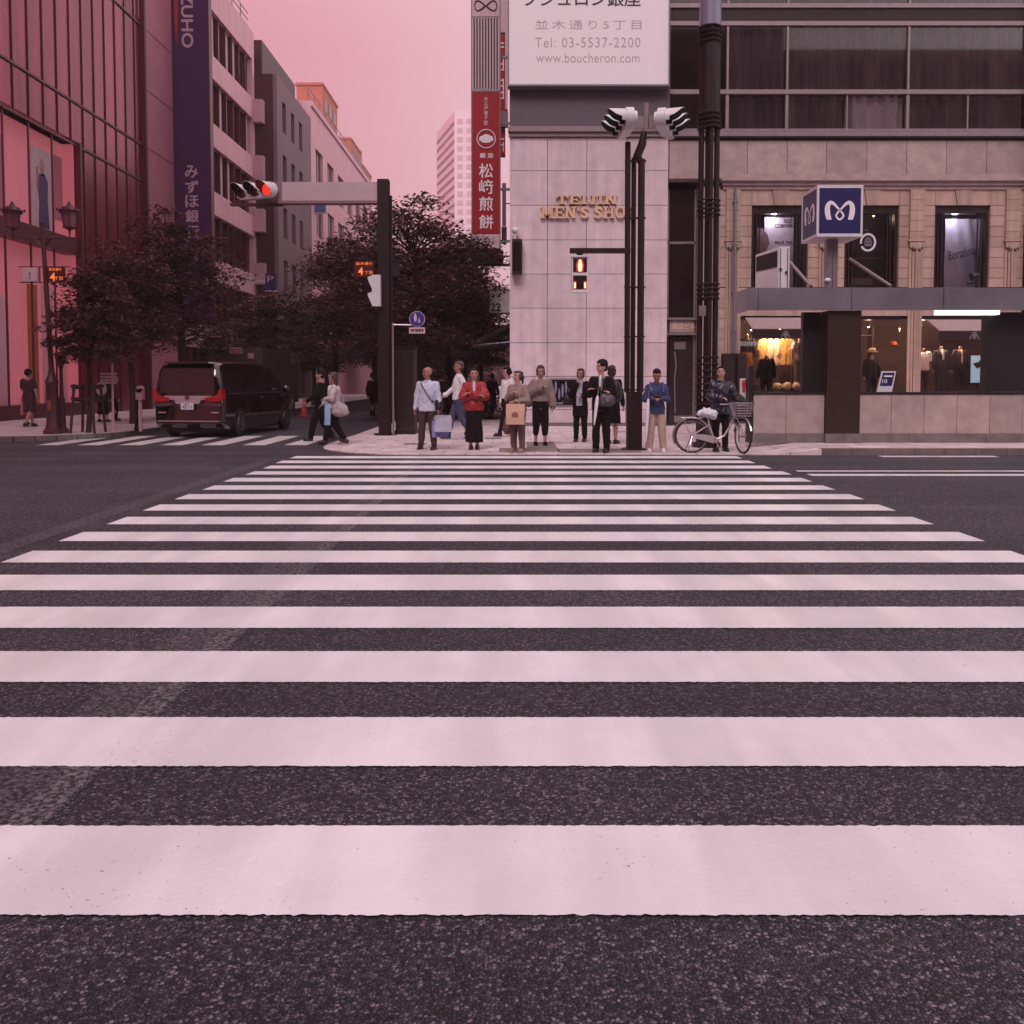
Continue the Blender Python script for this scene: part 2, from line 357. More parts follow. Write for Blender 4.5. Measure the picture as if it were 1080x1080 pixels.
def wear(m):
    t = m.node_tree; b = t.nodes['Principled BSDF']; L = t.links.new; src = b.inputs['Base Color'].links[0].from_socket
    co = t.nodes.new('ShaderNodeTexCoord'); n = t.nodes.new('ShaderNodeTexNoise'); n.inputs['Scale'].default_value = 70; n.inputs['Detail'].default_value = 3; L(co.outputs['Object'], n.inputs['Vector'])
    n2 = t.nodes.new('ShaderNodeTexNoise'); n2.inputs['Scale'].default_value = 1.1; n2.inputs['Detail'].default_value = 6; L(co.outputs['Object'], n2.inputs['Vector'])
    ad = t.nodes.new('ShaderNodeMath'); ad.operation = 'MULTIPLY_ADD'; ad.inputs[1].default_value = .45; L(n2.outputs['Fac'], ad.inputs[0]); L(n.outputs['Fac'], ad.inputs[2])
    r = t.nodes.new('ShaderNodeMapRange'); r.inputs[1].default_value = .94; r.inputs[2].default_value = 1.02; r.inputs[4].default_value = .8; L(ad.outputs[0], r.inputs[0])
    mi = t.nodes.new('ShaderNodeMix'); mi.data_type = 'RGBA'; mi.inputs[7].default_value = (.12, .10, .11, 1); L(r.outputs[0], mi.inputs[0]); L(src, mi.inputs[6])
    mp = t.nodes.new('ShaderNodeMapping'); mp.inputs['Scale'].default_value = (2.2, .25, 1); L(co.outputs['Object'], mp.inputs[0])
    n3 = t.nodes.new('ShaderNodeTexNoise'); n3.inputs['Scale'].default_value = 1; n3.inputs['Detail'].default_value = 8; L(mp.outputs[0], n3.inputs['Vector'])
    r3 = t.nodes.new('ShaderNodeMapRange'); r3.inputs[1].default_value = .42; r3.inputs[2].default_value = .62; r3.inputs[3].default_value = .86; r3.inputs[4].default_value = 1.04; L(n3.outputs['Fac'], r3.inputs[0])
    s = t.nodes.new('ShaderNodeVectorMath'); s.operation = 'SCALE'; L(mi.outputs[2], s.inputs[0]); L(r3.outputs[0], s.inputs['Scale']); L(s.outputs[0], b.inputs['Base Color'])
wear(mt_paint); wear(mt_paint_old)
# ------------------------------------------------------------ the ground
KY = 16.55
G().add([(-300, -300, 0), (300, -300, 0), (300, 700, 0), (-300, 700, 0)], [(0, 1, 2, 3)]).build('road', mt_asphalt, kind='structure')
def ragged(g, x0, x1, y0, y1, z, step=.012, amp=.006, ends=0.0):
    n = int((x1 - x0) / step); lo = []; hi = []
    sk = random.random() * 99
    for i in range(n + 1):
        x = x0 + (x1 - x0) * i / n
        lo.append((x, y0 + noise.noise((x * 45, sk, 0)) * amp * .9 + (random.random() - .5) * amp * .9, z))
        hi.append((x, y1 + noise.noise((x * 45, sk + 9, 0)) * amp * .9 + (random.random() - .5) * amp * .9, z))
    a = len(lo); vs = lo + hi
    g.add(vs, [(i, i + 1, a + i + 1, a + i) for i in range(n)])
g = G()
for k in range(-1, 16):
    y0 = 2.281 + .9025 * k - (.06 if k < 0 else 0)
    ragged(g, -4.12 + random.uniform(-.03, .03), 4.28 + random.uniform(-.03, .03), y0, y0 + .47, .006)
g.build('crosswalk_marking', mt_paint, kind='structure')
G().add([(-1.66, -3, .0045), (-1.53, -3, .0045), (-1.60, 16.4, .0045), (-1.73, 16.4, .0045)], [(0, 1, 2, 3)]).build('worn_streak', asphalt_mat('asphalt with worn streak', worn=1.0), kind='structure')
g = G(); g.add([(-1.92, -3, .003), (-1.52, -3, .003), (-1.58, 16.4, .003), (-1.98, 16.4, .003)], [(0, 1, 2, 3)])
g.add([(-4.55, -3, .003), (-4.3, -3, .003), (-4.3, 15.5, .003), (-4.55, 15.5, .003)], [(0, 1, 2, 3)])
g.build('worn_road_marking', mt_worn, kind='structure')
g = G()
for pya, pyb in ((500.2, 502.4), (496.6, 497.8)):
    ya = GR(900, pyb)[1]; yb = GR(900, pya)[1]; ragged(g, 4.55, 60, ya, yb, .006, .06, .008)
ya = GR(980, 482.4)[1]; yb = GR(980, 481)[1]; ragged(g, 7.0, 9.2, ya, yb, .006, .06)
g.build('lane_marking', mt_paint_old, kind='structure')
g = G()
for k in range(8):
    x0 = -10.6 + k * .92
    g.add([(x0, 19.0, .006), (x0 + .5, 19.0, .006), (x0 + .5, 22.1, .006), (x0, 22.1, .006)], [(0, 1, 2, 3)])
g.build('side_crosswalk_marking', mt_paint_old, kind='structure')
def arc(cx, cy, r, a0, a1, n=8): return [(cx + r * math.cos(R(a0 + (a1 - a0) * i / n)), cy + r * math.sin(R(a0 + (a1 - a0) * i / n))) for i in range(n + 1)]
# east pavement: flush at the crossing, a real kerb to the right of it
SE = .02
east = arc(-1.9, 18.75, 2.2, 180, 270) + [(5.1, KY), (5.1, 45), (5.1, 300), (-4.1, 300)]
G().prism(east, -.1, SE, 'z').build('pavement', mt_pave, kind='structure')
SR = .12
G().add([(5.1, KY, SE), (6.0, KY, SR), (6.0, 45, SR), (5.1, 45, SE)], [(0, 1, 2, 3)]).add([(5.1, KY, SE), (6.0, KY, SR), (6.0, KY, -.05), (5.1, KY, -.05)], [(0, 1, 2, 3)]).build('pavement_ramp', mt_pave, kind='structure', recalc=False)
G().box(6.0, 60, KY + .16, 45, -.05, SR).build('pavement_raised', mt_pave, kind='structure')
g = G(); x = 6.0
while x < 40:
    g.box(x, x + .59, KY, KY + .157, -.05, SR + .004); x += .6
g.build('kerb', mt_kerb, kind='structure')
G().box(6.0, 40, KY + .17, KY + .28, SR, SR + .005).build('yellow_line', mt_yellow, kind='structure')
# west pavement
west = [(-100, 20.2), (-12.2, 20.2)] + arc(-12.2, 22.4, 2.2, -90, 0)[1:] + [(-10.0, 300), (-100, 300)]
G().prism(west, -.1, .12, 'z').build('pavement_west', mt_pave, kind='structure')
wk = [(-60, 20.2), (-12.2, 20.2)] + arc(-12.2, 22.4, 2.2, -90, 0)[1:] + [(-10.0, 120)]
g = G()
for i in range(len(wk) - 1):
    a, b = Vector(wk[i]), Vector(wk[i + 1]); d = (b - a).normalized(); nn = Vector((d.y, -d.x)) * .12
    g.add([(a.x, a.y, .124), (b.x, b.y, .124), (b.x + nn.x, b.y + nn.y, .124), (a.x + nn.x, a.y + nn.y, .124), (a.x + nn.x, a.y + nn.y, -.02), (b.x + nn.x, b.y + nn.y, -.02)], [(0, 1, 2, 3), (3, 2, 5, 4)])
g.build('kerb_west', mt_kerb, kind='structure')
# tactile strips with raised bars
g = G()
for (xa, xb, pya, pyb) in ((AX(556, 18), AX(588, 18), 466.5, 472.5), (AX(526, 17.2), AX(590, 17.2), 472.5, 476.5), (AX(589, 17.2), AX(676, 17.2), 473.5, 477.5)):
    ya = GR(600, pyb, SE)[1]; yb = GR(600, pya, SE)[1]
    g.box(xa, xb, ya, yb, SE, SE + .004)
    x = xa + .03
    while x < xb - .03:
        y = ya + .03
        while y < yb - .03:
            g.box(x, x + .03, y, min(y + .1, yb - .02), SE + .004, SE + .012); y += .13
        x += .07
g.build('tactile_paving', mt_tact, kind='structure')
g = G()
for px, py, w_ in ((437, 469, .5), (660, 456, .45), (520, 463, .4)):
    x, y = GR(px, py, SE); g.box(x - w_ / 2, x + w_ / 2, y, y + .4, SE, SE + .004)
g.build('drain_cover', mt_kerb, kind='structure')

# ------------------------------------------------------------ Teijin corner building (right of the side street)
YF = 26.5
def XX(px, Y=YF): return (px - 540) * Y / F
def ZZ(py, Y=YF): return AZ(py, Y)
tb = thing('corner_building', (2.4, 31, 0), 'granite clad corner building carrying the big pale billboard above its gold shop letters', 'building')
xL, xR = XX(537.5), XX(703)
G().box(xL + .02, xR, YF + .06, 36, 0, 18).build('core', mt_joint, tb)
cols = [537.5, 577, 618, 660, 703]; rows = [141, 145, 180, 216.5, 253, 289, 325, 361.5, 397, 432, 446]
g = G()
for i in range(4):
    for j in range(1, len(rows) - 1):
        x0, x1 = XX(cols[i]) + .008, XX(cols[i + 1]) - .008; z1, z0 = ZZ(rows[j]) - .008, ZZ(rows[j + 1]) + .008
        if i == 1 and rows[j] == 397:
            continue
        g.box(x0, x1, YF, YF + .055, z0, z1)
x0, x1 = XX(577) + .008, XX(618) - .008; wx0, wx1 = XX(578.5), XX(609); wz1, wz0 = ZZ(399), ZZ(429)
g.box(x0, wx0, YF, YF + .055, ZZ(432) + .008, ZZ(397) - .008); g.box(wx1, x1, YF, YF + .055, ZZ(432) + .008, ZZ(397) - .008)
g.box(wx0, wx1, YF, YF + .055, ZZ(432) + .008, wz0); g.box(wx0, wx1, YF, YF + .055, wz1, ZZ(397) - .008)
g.build('wall', mt_granite, tb)
G().box(xL, xR, YF - .03, YF + .05, SE, ZZ(446)).build('plinth', mt_kerb, tb)
wf = G(); wf.box(wx0, wx1, YF - .01, YF + .05, wz1 - .05, wz1).box(wx0, wx1, YF - .02, YF + .05, wz0, wz0 + .05).box(wx0, wx0 + .04, YF - .01, YF + .05, wz0 + .05, wz1 - .05).box(wx1 - .04, wx1, YF - .01, YF + .05, wz0 + .05, wz1 - .05)
wf = wf.build('window', mt_metal, tb)
G().box(wx0 + .04, wx1 - .04, YF + .02, YF + .03, wz0 + .05, wz1 - .05).build('pane', mt_dglass, wf)
g = G()
for k in range(7):
    x = wx0 + .12 + k * .105; g.ell((x, YF + .012, wz0 + .5 + .12 * math.sin(k * 2.1)), (.035, .006, .22 - .02 * (k % 3)), 8, 6)
g.box(wx0 + .1, wx0 + .45, YF + .012, YF + .018, wz0 + .08, wz0 + .14)
g.build('display', M('painted reflections and poster', (.16, .16, .24), rough=.5, var=.4, scale=9), wf)  # blobs on the dark pane paint in reflections, beside a poster
G().box(xL - .05, xR + .0, YF - .16, YF + .05, ZZ(140), ZZ(134.5)).box(xL - .03, xR, YF - .08, YF + .05, ZZ(144.6), ZZ(140.2)).build('cornice', mt_metal, tb)
G().box(xL, xR + .03, YF - .02, YF + .05, ZZ(134.3), ZZ(-80)).build('upper_wall', mt_band, tb)
bl = G().box(XX(537), XX(700), YF - .35, YF - .04, ZZ(93.2), ZZ(-70)).build('billboard_face', mt_board, tb)
g = G(); g.box(XX(535.6), XX(537), YF - .37, YF - .03, ZZ(95), ZZ(-70)).box(XX(700), XX(701.4), YF - .37, YF - .03, ZZ(95), ZZ(-70)).box(XX(537), XX(700), YF - .37, YF - .03, ZZ(95), ZZ(93.2))
g.build('billboard_frame', mt_grey, tb)
YB = YF - .352
def line(body, px0, px1, py0, py1, mat, parent, Y=YB, **kw):
    return lettering(body, 1, (XX((px0 + px1) / 2, Y), Y, ZZ((py0 + py1) / 2, Y)), mat, parent, fit=(XX(px1, Y) - XX(px0, Y), ZZ(py0, Y) - ZZ(py1, Y)), **kw)
line('ブシュロン銀座', 552, 673, -10, 7, mt_ink, bl, bold=.012)
line('並木通り5丁目', 564, 674, 21, 31, mt_ink2, bl, spacing=1.3, bold=-.008)
line('Tel: 03-5537-2200', 564, 673, 39.5, 50, mt_ink2, bl, spacing=1.15, bold=-.008)
line('www.boucheron.com', 565, 672, 56, 66, mt_ink2, bl, spacing=1.05, bold=-.008)
def slab_text(s_, px0, px1, py0, py1, Y, mat, parent):
    """slab serif capitals built from bars; the letters stand out from the wall"""
    W_ = {'T': .92, 'E': .86, 'I': .46, 'J': .66, 'N': 1.0, 'M': 1.16, 'S': .76, 'H': 1.0, 'O': .92, 'P': .84, "'": .26, ' ': .3}
    tot = sum(W_[c] + .07 for c in s_) - .07; kx = (XX(px1, Y) - XX(px0, Y)) / tot; h = ZZ(py0, Y) - ZZ(py1, Y); zb = ZZ(py1, Y); x = XX(px0, Y); t_, s2 = .22, .15; n_ = [0]
    def R_(g, a, b, c, d): n_[0] += 1; g.box(x + a * kx, x + c * kx, Y - .05 - .0007 * (n_[0] % 7), Y + .04, zb + b * h, zb + d * h)
    for c in s_:
        w_ = W_[c]; g = G()
        def stem(cx, lo=0, hi=1, feet=3):
            R_(g, cx - t_ / 2, lo, cx + t_ / 2, hi)
            if feet & 1: R_(g, cx - t_ / 2 - .1, lo, cx + t_ / 2 + .1, lo + .13)
            if feet & 2: R_(g, cx - t_ / 2 - .1, hi - .13, cx + t_ / 2 + .1, hi)
        if c == 'T': stem(w_ / 2, feet=1); R_(g, 0, .84, w_, 1); R_(g, 0, .66, .12, .85); R_(g, w_ - .12, .66, w_, .85)
        elif c == 'E': stem(.21); R_(g, .2, .84, w_, 1); R_(g, .2, 0, w_, .16); R_(g, .2, .43, w_ - .22, .57); R_(g, w_ - .12, .66, w_, .85); R_(g, w_ - .12, .15, w_, .34); R_(g, w_ - .3, .34, w_ - .2, .66)
        elif c == 'I': stem(w_ / 2)
        elif c == 'J': stem(w_ - .24, .2, 1, 2); R_(g, .1, 0, w_ - .16, .2); R_(g, 0, .1, .2, .36)
        elif c == 'H': stem(.21); stem(w_ - .21); R_(g, .2, .42, w_ - .2, .58)
        elif c in 'NM':
            stem(.19); stem(w_ - .19, feet=3 if c == 'M' else 2)
            def dg(a, b, c_, d): g.prism([(x + a * kx, zb + b * h), (x + (a + .26) * kx, zb + b * h), (x + (c_ + .26) * kx, zb + d * h), (x + c_ * kx, zb + d * h)], Y - .056, Y + .03)
            if c == 'N': dg(.08, 1, w_ - .36, 0)
            else: dg(.08, 1, w_ / 2 - .13, .12); dg(w_ - .34, 1, w_ / 2 - .13, .12)
        elif c == 'P': stem(.21)
        elif c == "'": R_(g, .04, .62, .22, 1)
        if c in 'OP':
            n = 20; vs = []; cx, cy, ro, rz = (w_ / 2, .5, w_ / 2, .5) if c == 'O' else (.36, .72, w_ - .36, .28)
            for i in range(n + 1):
                a = 2 * math.pi * i / n if c == 'O' else -math.pi / 2 + math.pi * i / n
                for yy_, k1, k2 in ((Y - .052, 0, 0), (Y - .052, .22, .13), (Y + .03, .22, .13), (Y + .03, 0, 0)): vs.append((x + (cx + (ro - k1) * math.cos(a)) * kx, yy_, zb + (cy + (rz - k2) * math.sin(a)) * h))
            g.add(vs, [(4 * i + j, 4 * (i + 1) + j, 4 * (i + 1) + (j + 1) % 4, 4 * i + (j + 1) % 4) for i in range(n) for j in range(4)])
        if c == 'S': lettering('S', 1, (x + w_ / 2 * kx, Y - .02, zb + h / 2), mat, parent, fit=(w_ * kx, h), bold=.045, ext=.03)
        elif g.v: g.build('letter', mat, parent)
        x += (w_ + .07) * kx
slab_text('TEIJIN', 586, 650, 206, 215.5, YF - .05, mt_gold, tb)
slab_text("MEN'S SHOP", 570, 669, 218, 230.5, YF - .05, mt_gold, tb)
wl = thing('wall_lantern', (XX(545), YF - .2, ZZ(290)), 'tall dark box lantern on the left corner of the granite wall', 'lantern')
G().box(XX(540), XX(550.5), YF - .35, YF - .02, ZZ(290), ZZ(254)).build('case', mt_dark, wl)
G().box(XX(541.5), XX(549), YF - .356, YF - .35, ZZ(287), ZZ(257)).build('panel', mt_dglass, wl)
G().cyl((XX(543), YF - .2, ZZ(254)), (XX(543), YF - .2, ZZ(247)), .03).ell((XX(543), YF - .2, ZZ(244)), (.11, .11, .1)).build('spotlight', mt_white, wl, smooth=True)

# ------------------------------------------------------------ shop building to the right
sb = thing('shop_building', (9, 31, 0), 'office building with curtained upper windows above a beige stone hat and menswear shop', 'building')
X0, X1 = XX(703.4), XX(1075)
G().box(X0 + .02, X1 + .3, YF + 5.2, 42, 0, 18).build('core', mt_joint, sb)
g = G()
for a in (4.3, 23, 95):
    b_ = {4.3: 8.7, 23: 27.4, 95: 99.6}[a]; g.box(X0, X1, YF - .06, YF + .1, ZZ(b_), ZZ(a))
g.box(X0, X1, YF - .04, YF + .1, ZZ(138.8), ZZ(136)).box(X0, X1, YF - .12, YF + .1, ZZ(144.5), ZZ(139.8))
for px in (763.5, 825.5, 951):
    g.box(XX(px - 1.1), XX(px + 1.1), YF - .03, YF + .07, ZZ(94.9), ZZ(27.5)); g.box(XX(px - 1.6), XX(px + 1.6), YF - .03, YF + .07, ZZ(135.9), ZZ(99.7)); g.box(XX(px - 1.1), XX(px + 1.1), YF - .03, YF + .07, ZZ(4.2), ZZ(-60))
g.box(XX(887.5), XX(889), YF - .0, YF + .05, ZZ(135.9), ZZ(99.7)); g.box(XX(1013), XX(1014.5), YF - .0, YF + .05, ZZ(135.9), ZZ(99.7))
g.build('window_rails', mt_metal, sb)
G().box(X0, X1, YF + .0, YF + .1, ZZ(22.9), ZZ(8.8)).build('spandrel', mt_dark, sb)
G().box(X0, X1, YF + 2.6, YF + 2.7, ZZ(136), 18).box(X0, X1, YF + .2, YF + 2.6, ZZ(139.5), ZZ(137)).box(X0, X1, YF + .2, YF + 2.6, ZZ(23), ZZ(9)).box(X0, X1, YF+.1, YF + 5.2, ZZ(148), ZZ(139.8)).build('room_shell', mt_dark, sb)
wins = [(704.5, 762.4), (764.6, 824.4), (826.6, 949.9), (952.1, 1074)]
for rowi, (pa, pb) in enumerate(((27.6, 94.8), (99.8, 135.8), (-50, 4.2))):
    for wi, (xa, xb) in enumerate(wins):
        wo_ = G().box(XX(xa), XX(xb), YF + .03, YF + .035, ZZ(pb), ZZ(pa)).build('window', mt_glass, sb)
        if wi == 0: continue
        segs = [(xa, xb, mt_curtain)]
        if rowi == 1 and wi == 2: segs = [(xa, 886, mt_curtain), (890, xb, mt_curtw)]
        for (sa, sb_, cm) in segs:
            vs = []; n = int((XX(sb_) - XX(sa)) / .03); fr = random.uniform(14, 20)
            for i in range(n + 1):
                x = XX(sa) + (XX(sb_) - XX(sa)) * i / n; ph = noise.noise((x * 1.3, rowi, 1)) * 4
                for zz_ in (ZZ(pb), ZZ(pa)): vs.append((x, YF + .2 + .09 * math.sin(x * fr + ph) + .05 * math.sin(x * fr * .37 + 1), zz_))
            G().add(vs, [(2 * i, 2 * i + 2, 2 * i + 3, 2 * i + 1) for i in range(n)]).build('curtain', cm, wo_, smooth=True, recalc=False)
g = G(); pcs = [704, 744, 785.5, 827, 868, 910, 951.5, 993, 1035, 1075]
for a, b_ in zip(pcs, pcs[1:]): g.box(XX(a) + .008, XX(b_) - .008, YF + .02, YF + .12, ZZ(183.5), ZZ(148.3))
g.box(X0, X1, YF + .125, YF + .3, ZZ(190), ZZ(147)); g.build('stone_band', mt_granite2, sb)
G().box(X0, X1, YF - .1, YF + .12, ZZ(189), ZZ(184)).box(XX(757), X1, YF - .22, YF + .12, ZZ(192), ZZ(189.2)).box(XX(759), X1, YF - .12, YF + .12, ZZ(196), ZZ(192.2)).box(XX(760), X1, YF - .05, YF + .12, ZZ(200), ZZ(196.2)).build('cornice', mt_granite2, sb)
# rusticated piers
CH = .318; g = G()
def courses(xa, xb, z0, z1, Y0=YF, Y1=YF + .4):
    z = z1
    while z > z0 + .02:
        zb = max(z0, z - CH); g.box(xa, xb, Y0, Y1, zb + .009, z - .009); g.box(xa + .012, xb - .012, Y0 + .015, Y1 - .015, zb - .0095, zb + .0095) if zb > z0 + .02 else None; z -= CH
zt = ZZ(216.5); zc = ZZ(303)
for xa, xb in ((757.5, 790.5), (850, 888), (945, 982), (1040, 1075)): courses(XX(xa), XX(xb), zc, zt)
# lintel zone with splayed keystones
edges_ = [757.5, 790.5, 850, 888, 945, 982, 1040, 1075]
for k in range(0, 7):
    a, b_ = XX(edges_[k]), XX(edges_[k + 1])
    if k % 2 == 0: g.box(a + .005, b_ - .005, YF, YF + .4, zt + .006, ZZ(200.2)); continue
    m_ = (a + b_) / 2; T = ZZ(200.2); B = zt + .006
    g.prism([(a + .006, B), (m_ - .19, B), (m_ - .26, T), (a + .006, T)], YF, YF + .4)
    g.prism([(m_ - .18, B), (m_ + .18, B), (m_ + .25, T), (m_ - .25, T)], YF - .03, YF + .4)
    g.prism([(m_ + .19, B), (b_ - .006, B), (b_ - .006, T), (m_ + .26, T)], YF, YF + .4)
courses(XX(757.5), XX(780), .12, zc - .01); courses(XX(1047), XX(1075), .12, zc - .01)
g.box(XX(780), XX(1047), YF + .01, YF + .4, ZZ(333), zc - .01)
g.build('wall', mt_sandst, sb)
for xa, xb, zb in ((763.5, 778, .12), (861, 875, zc), (955, 970, .12), (1055, 1070, zc)):
    a, b_ = XX(xa), XX(xb); zcap = ZZ(253); g = G()
    z = ZZ(200.4)
    while z > zcap + .1: g.box(a, b_, YF - .09, YF - .004, max(z - CH, zcap) + .01, z); z -= CH
    g.box(a - .04, b_ + .04, YF - .13, YF - .004, zcap - .06, zcap)
    n = 5; w_ = (b_ - a) / n
    for k in range(n): g.box(a + k * w_ + .008, a + (k + 1) * w_ - .008, YF - .085 + .02 * abs(k - 2), YF - .004, zb, zcap - .3 - .07 * (k % 2) if True else 0)
    for k in range(n): g.prism([(a + k * w_, zcap - .07), (a + (k + 1) * w_, zcap - .07), (a + (k + 1) * w_, zcap - .25 + .03 * abs(k - 2)), (a + (k + .5) * w_, zcap - .34 + .03 * abs(k - 2)), (a + k * w_, zcap - .25 + .03 * abs(k - 2))], YF - .11, YF - .004)
    g.build('pilaster', mt_sandst, sb)
# first floor shop windows
mt_int = M('shop interior wall', (.06, .03, .026), rough=.8, var=.2, scale=2)
mt_lampw = M('warm lamp', (.9, .6, .3), emit=(1, .55, .2), es=4)
G().box(X0, X1, YF + 5.0, YF + 5.1, .1, ZZ(148)).box(XX(735), XX(1047) + 1.0, YF + .45, YF + 5, ZZ(318), ZZ(309)).box(XX(735), XX(737), YF + .3, YF + 5, .1, ZZ(148)).box(X1 + .28, X1 + .33, YF + .4, YF + 5, .1, ZZ(148)).build('interior', mt_int, sb)
for k, (xa, xb) in enumerate(((790.5, 850), (888, 945), (982, 1040))):
    a, b_ = XX(xa) + .01, XX(xb) - .01; T = zt - .005; B = ZZ(304)
    g = G(); g.box(a, b_, YF + .1, YF + .3, T - .22, T).box(a, a + .09, YF + .1, YF + .3, B, T - .22).box(b_ - .09, b_, YF + .1, YF + .3, B, T - .22)
    for d_ in (.17, .27): g.box(a + d_, a + d_ + .035, YF + .15, YF + .2, B, T - .22); g.box(b_ - d_ - .035, b_ - d_, YF + .15, YF + .2, B, T - .22)
    wf = g.build('window', mt_dark, sb)
    G().box(a + .09, b_ - .09, YF + .22, YF + .225, B, T - .22).build('pane', mt_glass, wf)
    if k == 0:
        po = G().box(XX(804, YF + .75), XX(834.5, YF + .75), YF + .75, YF + .765, ZZ(303), ZZ(224)).build('poster', M('poster paper', (.66, .60, .68), rough=.6), wf)
        G().prism([(XX(804), ZZ(302)), (XX(804), ZZ(236)), (XX(809), ZZ(236)), (XX(815), ZZ(243)), (XX(817), ZZ(252)), (XX(813), ZZ(262)), (XX(810), ZZ(275)), (XX(808), ZZ(300))], YF + .742, YF + .749).build('figure_print', M('figure print', (.20, .13, .14), var=.3, scale=5), po)
        for tx, ya, yb_ in (('ORIGINAL', 226, 230), ('SIZE', 231, 235), ('CORNER', 236, 240), ('Big & Tall', 254, 257)): line(tx, 815 if tx != 'SIZE' else 824, 833, ya, yb_, mt_ink, po, Y=YF + .735)
    if k == 1:
        g = G(); 
        for zpy in (269, 291): g.box(a + .2, b_ - .2, YF + .5, YF + .8, ZZ(zpy) - .02, ZZ(zpy))
        g.build('shelf', M('shelf', (.25, .14, .08), rough=.5), wf)
        G().ell((XX(914), YF + .65, ZZ(241)), (.25, .18, .09)).ell((XX(914), YF + .65, ZZ(244)), (.36, .28, .02)).build('hat_display', M('hat felt', (.12, .05, .03)), wf, smooth=True)
        G().box(XX(902), XX(925), YF + .5, YF + .53, ZZ(299), ZZ(291)).build('card', mt_curtain, wf)
        em = G(); cx, cz = XX(915.5), ZZ(254.5)
        for q in range(22):
            an = R(-70 + q * 320 / 21 - 90 + 20); em.ell((cx + .22 * math.cos(an), YF + .21, cz + .25 * math.sin(an)), (.035, .006, .05), 8, 6, rot=(0, -an, 0))
        em = em.build('wreath_emblem', mt_white, wf)
        g = G()
        for q, (ww, hz) in enumerate(((.07, .12), (.1, .07), (.125, .02), (.13, -.03), (.12, -.08), (.1, -.12))): g.box(cx - ww, cx + ww, YF + .2, YF + .215, cz + hz, cz + hz + .028)
        g.build('beehive_emblem', mt_curtain, em)
    if k == 2:
        bn = G(); vs = []
        for i in range(21):
            x = XX(993, YF + .75) + (XX(1029, YF + .75) - XX(993, YF + .75)) * i / 20
            for j in range(13):
                z = ZZ(303) + (ZZ(226) - ZZ(303)) * j / 12; vs.append((x, YF + .75 + .02 * math.sin(i * .9 + j * .5) + .02 * noise.noise((i * .3, j * .3, 2)), z))
        bn.add(vs, [(i * 13 + j, (i + 1) * 13 + j, (i + 1) * 13 + j + 1, i * 13 + j + 1) for i in range(20) for j in range(12)])
        bn = bn.build('banner', M('banner cloth', (.62, .62, .76), rough=.8, var=.06), wf, smooth=True, recalc=False)
        lettering('Borsalino', 1, (XX(1011, YF + .69), YF + .69, ZZ(263)), mt_ink, bn, spin=14, fit=(.85, .3))
        g = G().torus((XX(1010, YF + .7), YF + .70, ZZ(287)), .2, .008, n=24); g.v = [(v[0], v[1], ZZ(287) + (v[2] - ZZ(287)) * .4) for v in g.v]; g.build('oval_print', mt_ink2, bn)
# glass entry bay between the two buildings
xa, xb = XX(703.8), XX(757)
YE = YF + .35
G().box(XX(735.5), XX(757.3), YF + .0, YE + .1, SE, ZZ(197)).build('entry_pier', mt_granite2, sb)
g = G(); g.box(xa, XX(735), YE - .02, YE + .1, ZZ(255.5), ZZ(253)); g.box(xa, XX(735), YE - .2, YE + .1, ZZ(337), ZZ(334.5)).box(xa, XX(735), YE - .2, YE + .1, ZZ(353), ZZ(350.5)).box(xa, xa + .08, YE - .02, YE + .1, SE, ZZ(197)).box(XX(733), XX(735), YE - .02, YE + .1, SE, ZZ(197))
g.build('entry_frame', mt_metal, sb)
eb = G().box(xa + .1, XX(733), YE - .12, YE + .1, ZZ(350), ZZ(337.3)).build('entry_signband', mt_fabric, sb)
lettering('銀座ビル', 1, (XX(722), YE - .125, ZZ(343.5)), mt_gold, eb, fit=(.72, .2), bold=.02)
G().box(xa + .08, XX(733), YE + .03, YE + .05, ZZ(334), ZZ(256)).box(xa + .08, XX(733), YE + .03, YE + .05, ZZ(252.8), ZZ(197)).build('entry_glazing', mt_dglass, sb)
d_ = G().box(XX(708), XX(733), YE + .02, YE + .06, SE, ZZ(355)).build('door', mt_dfglass, sb)
G().tube([(XX(713), YE - .04, ZZ(370)), (XX(714.5), YE - .07, ZZ(385)), (XX(713), YE - .07, ZZ(400)), (XX(714), YE - .04, ZZ(436))], .02).build('handle', mt_metal, d_, smooth=True)
G().box(XX(713.5), XX(733), YE - .005, YE + .02, ZZ(446), ZZ(439)).build('kick_plate', mt_metal, d_); G().box(XX(713), XX(725), YE - .005, YE + .02, ZZ(368), ZZ(360)).build('door_notice', mt_metal, d_)
G().box(xa - .01, xa + .09, YE - .06, YE - .03, SE, ZZ(355)).build('jamb', mt_dark, sb)
pp = thing('drain_pipe', (XX(771.5), YF - .2, .1), 'slim grey vertical pipe running up the beige stone shop front', 'pipe')
G().cyl((XX(771.5), YF - .18, .12), (XX(771.5), YF - .18, ZZ(200)), .05).build('tube', mt_grey, pp, smooth=True)
g = G()
for py in (215, 260, 310, 350, 390): g.box(XX(771.5) - .07, XX(771.5) + .07, YF - .23, YF - .1, ZZ(py), ZZ(py) + .05)
g.build('clamps', mt_grey, pp)
cb = thing('metal_cabinet', (XX(771), YF - .4, .1), 'tall dull brown cabinet doors at the foot of the beige stone front', 'cabinet')
for a, b_ in ((760, 770.3), (774, 783)):
    G().box(XX(a), XX(b_), YF - .4, YF - .25, .12, ZZ(374)).build('door', mt_dfglass, cb)
G().box(XX(759), XX(784), YF - .25, YF - .12, .12, ZZ(373)).build('body', mt_dark, cb)
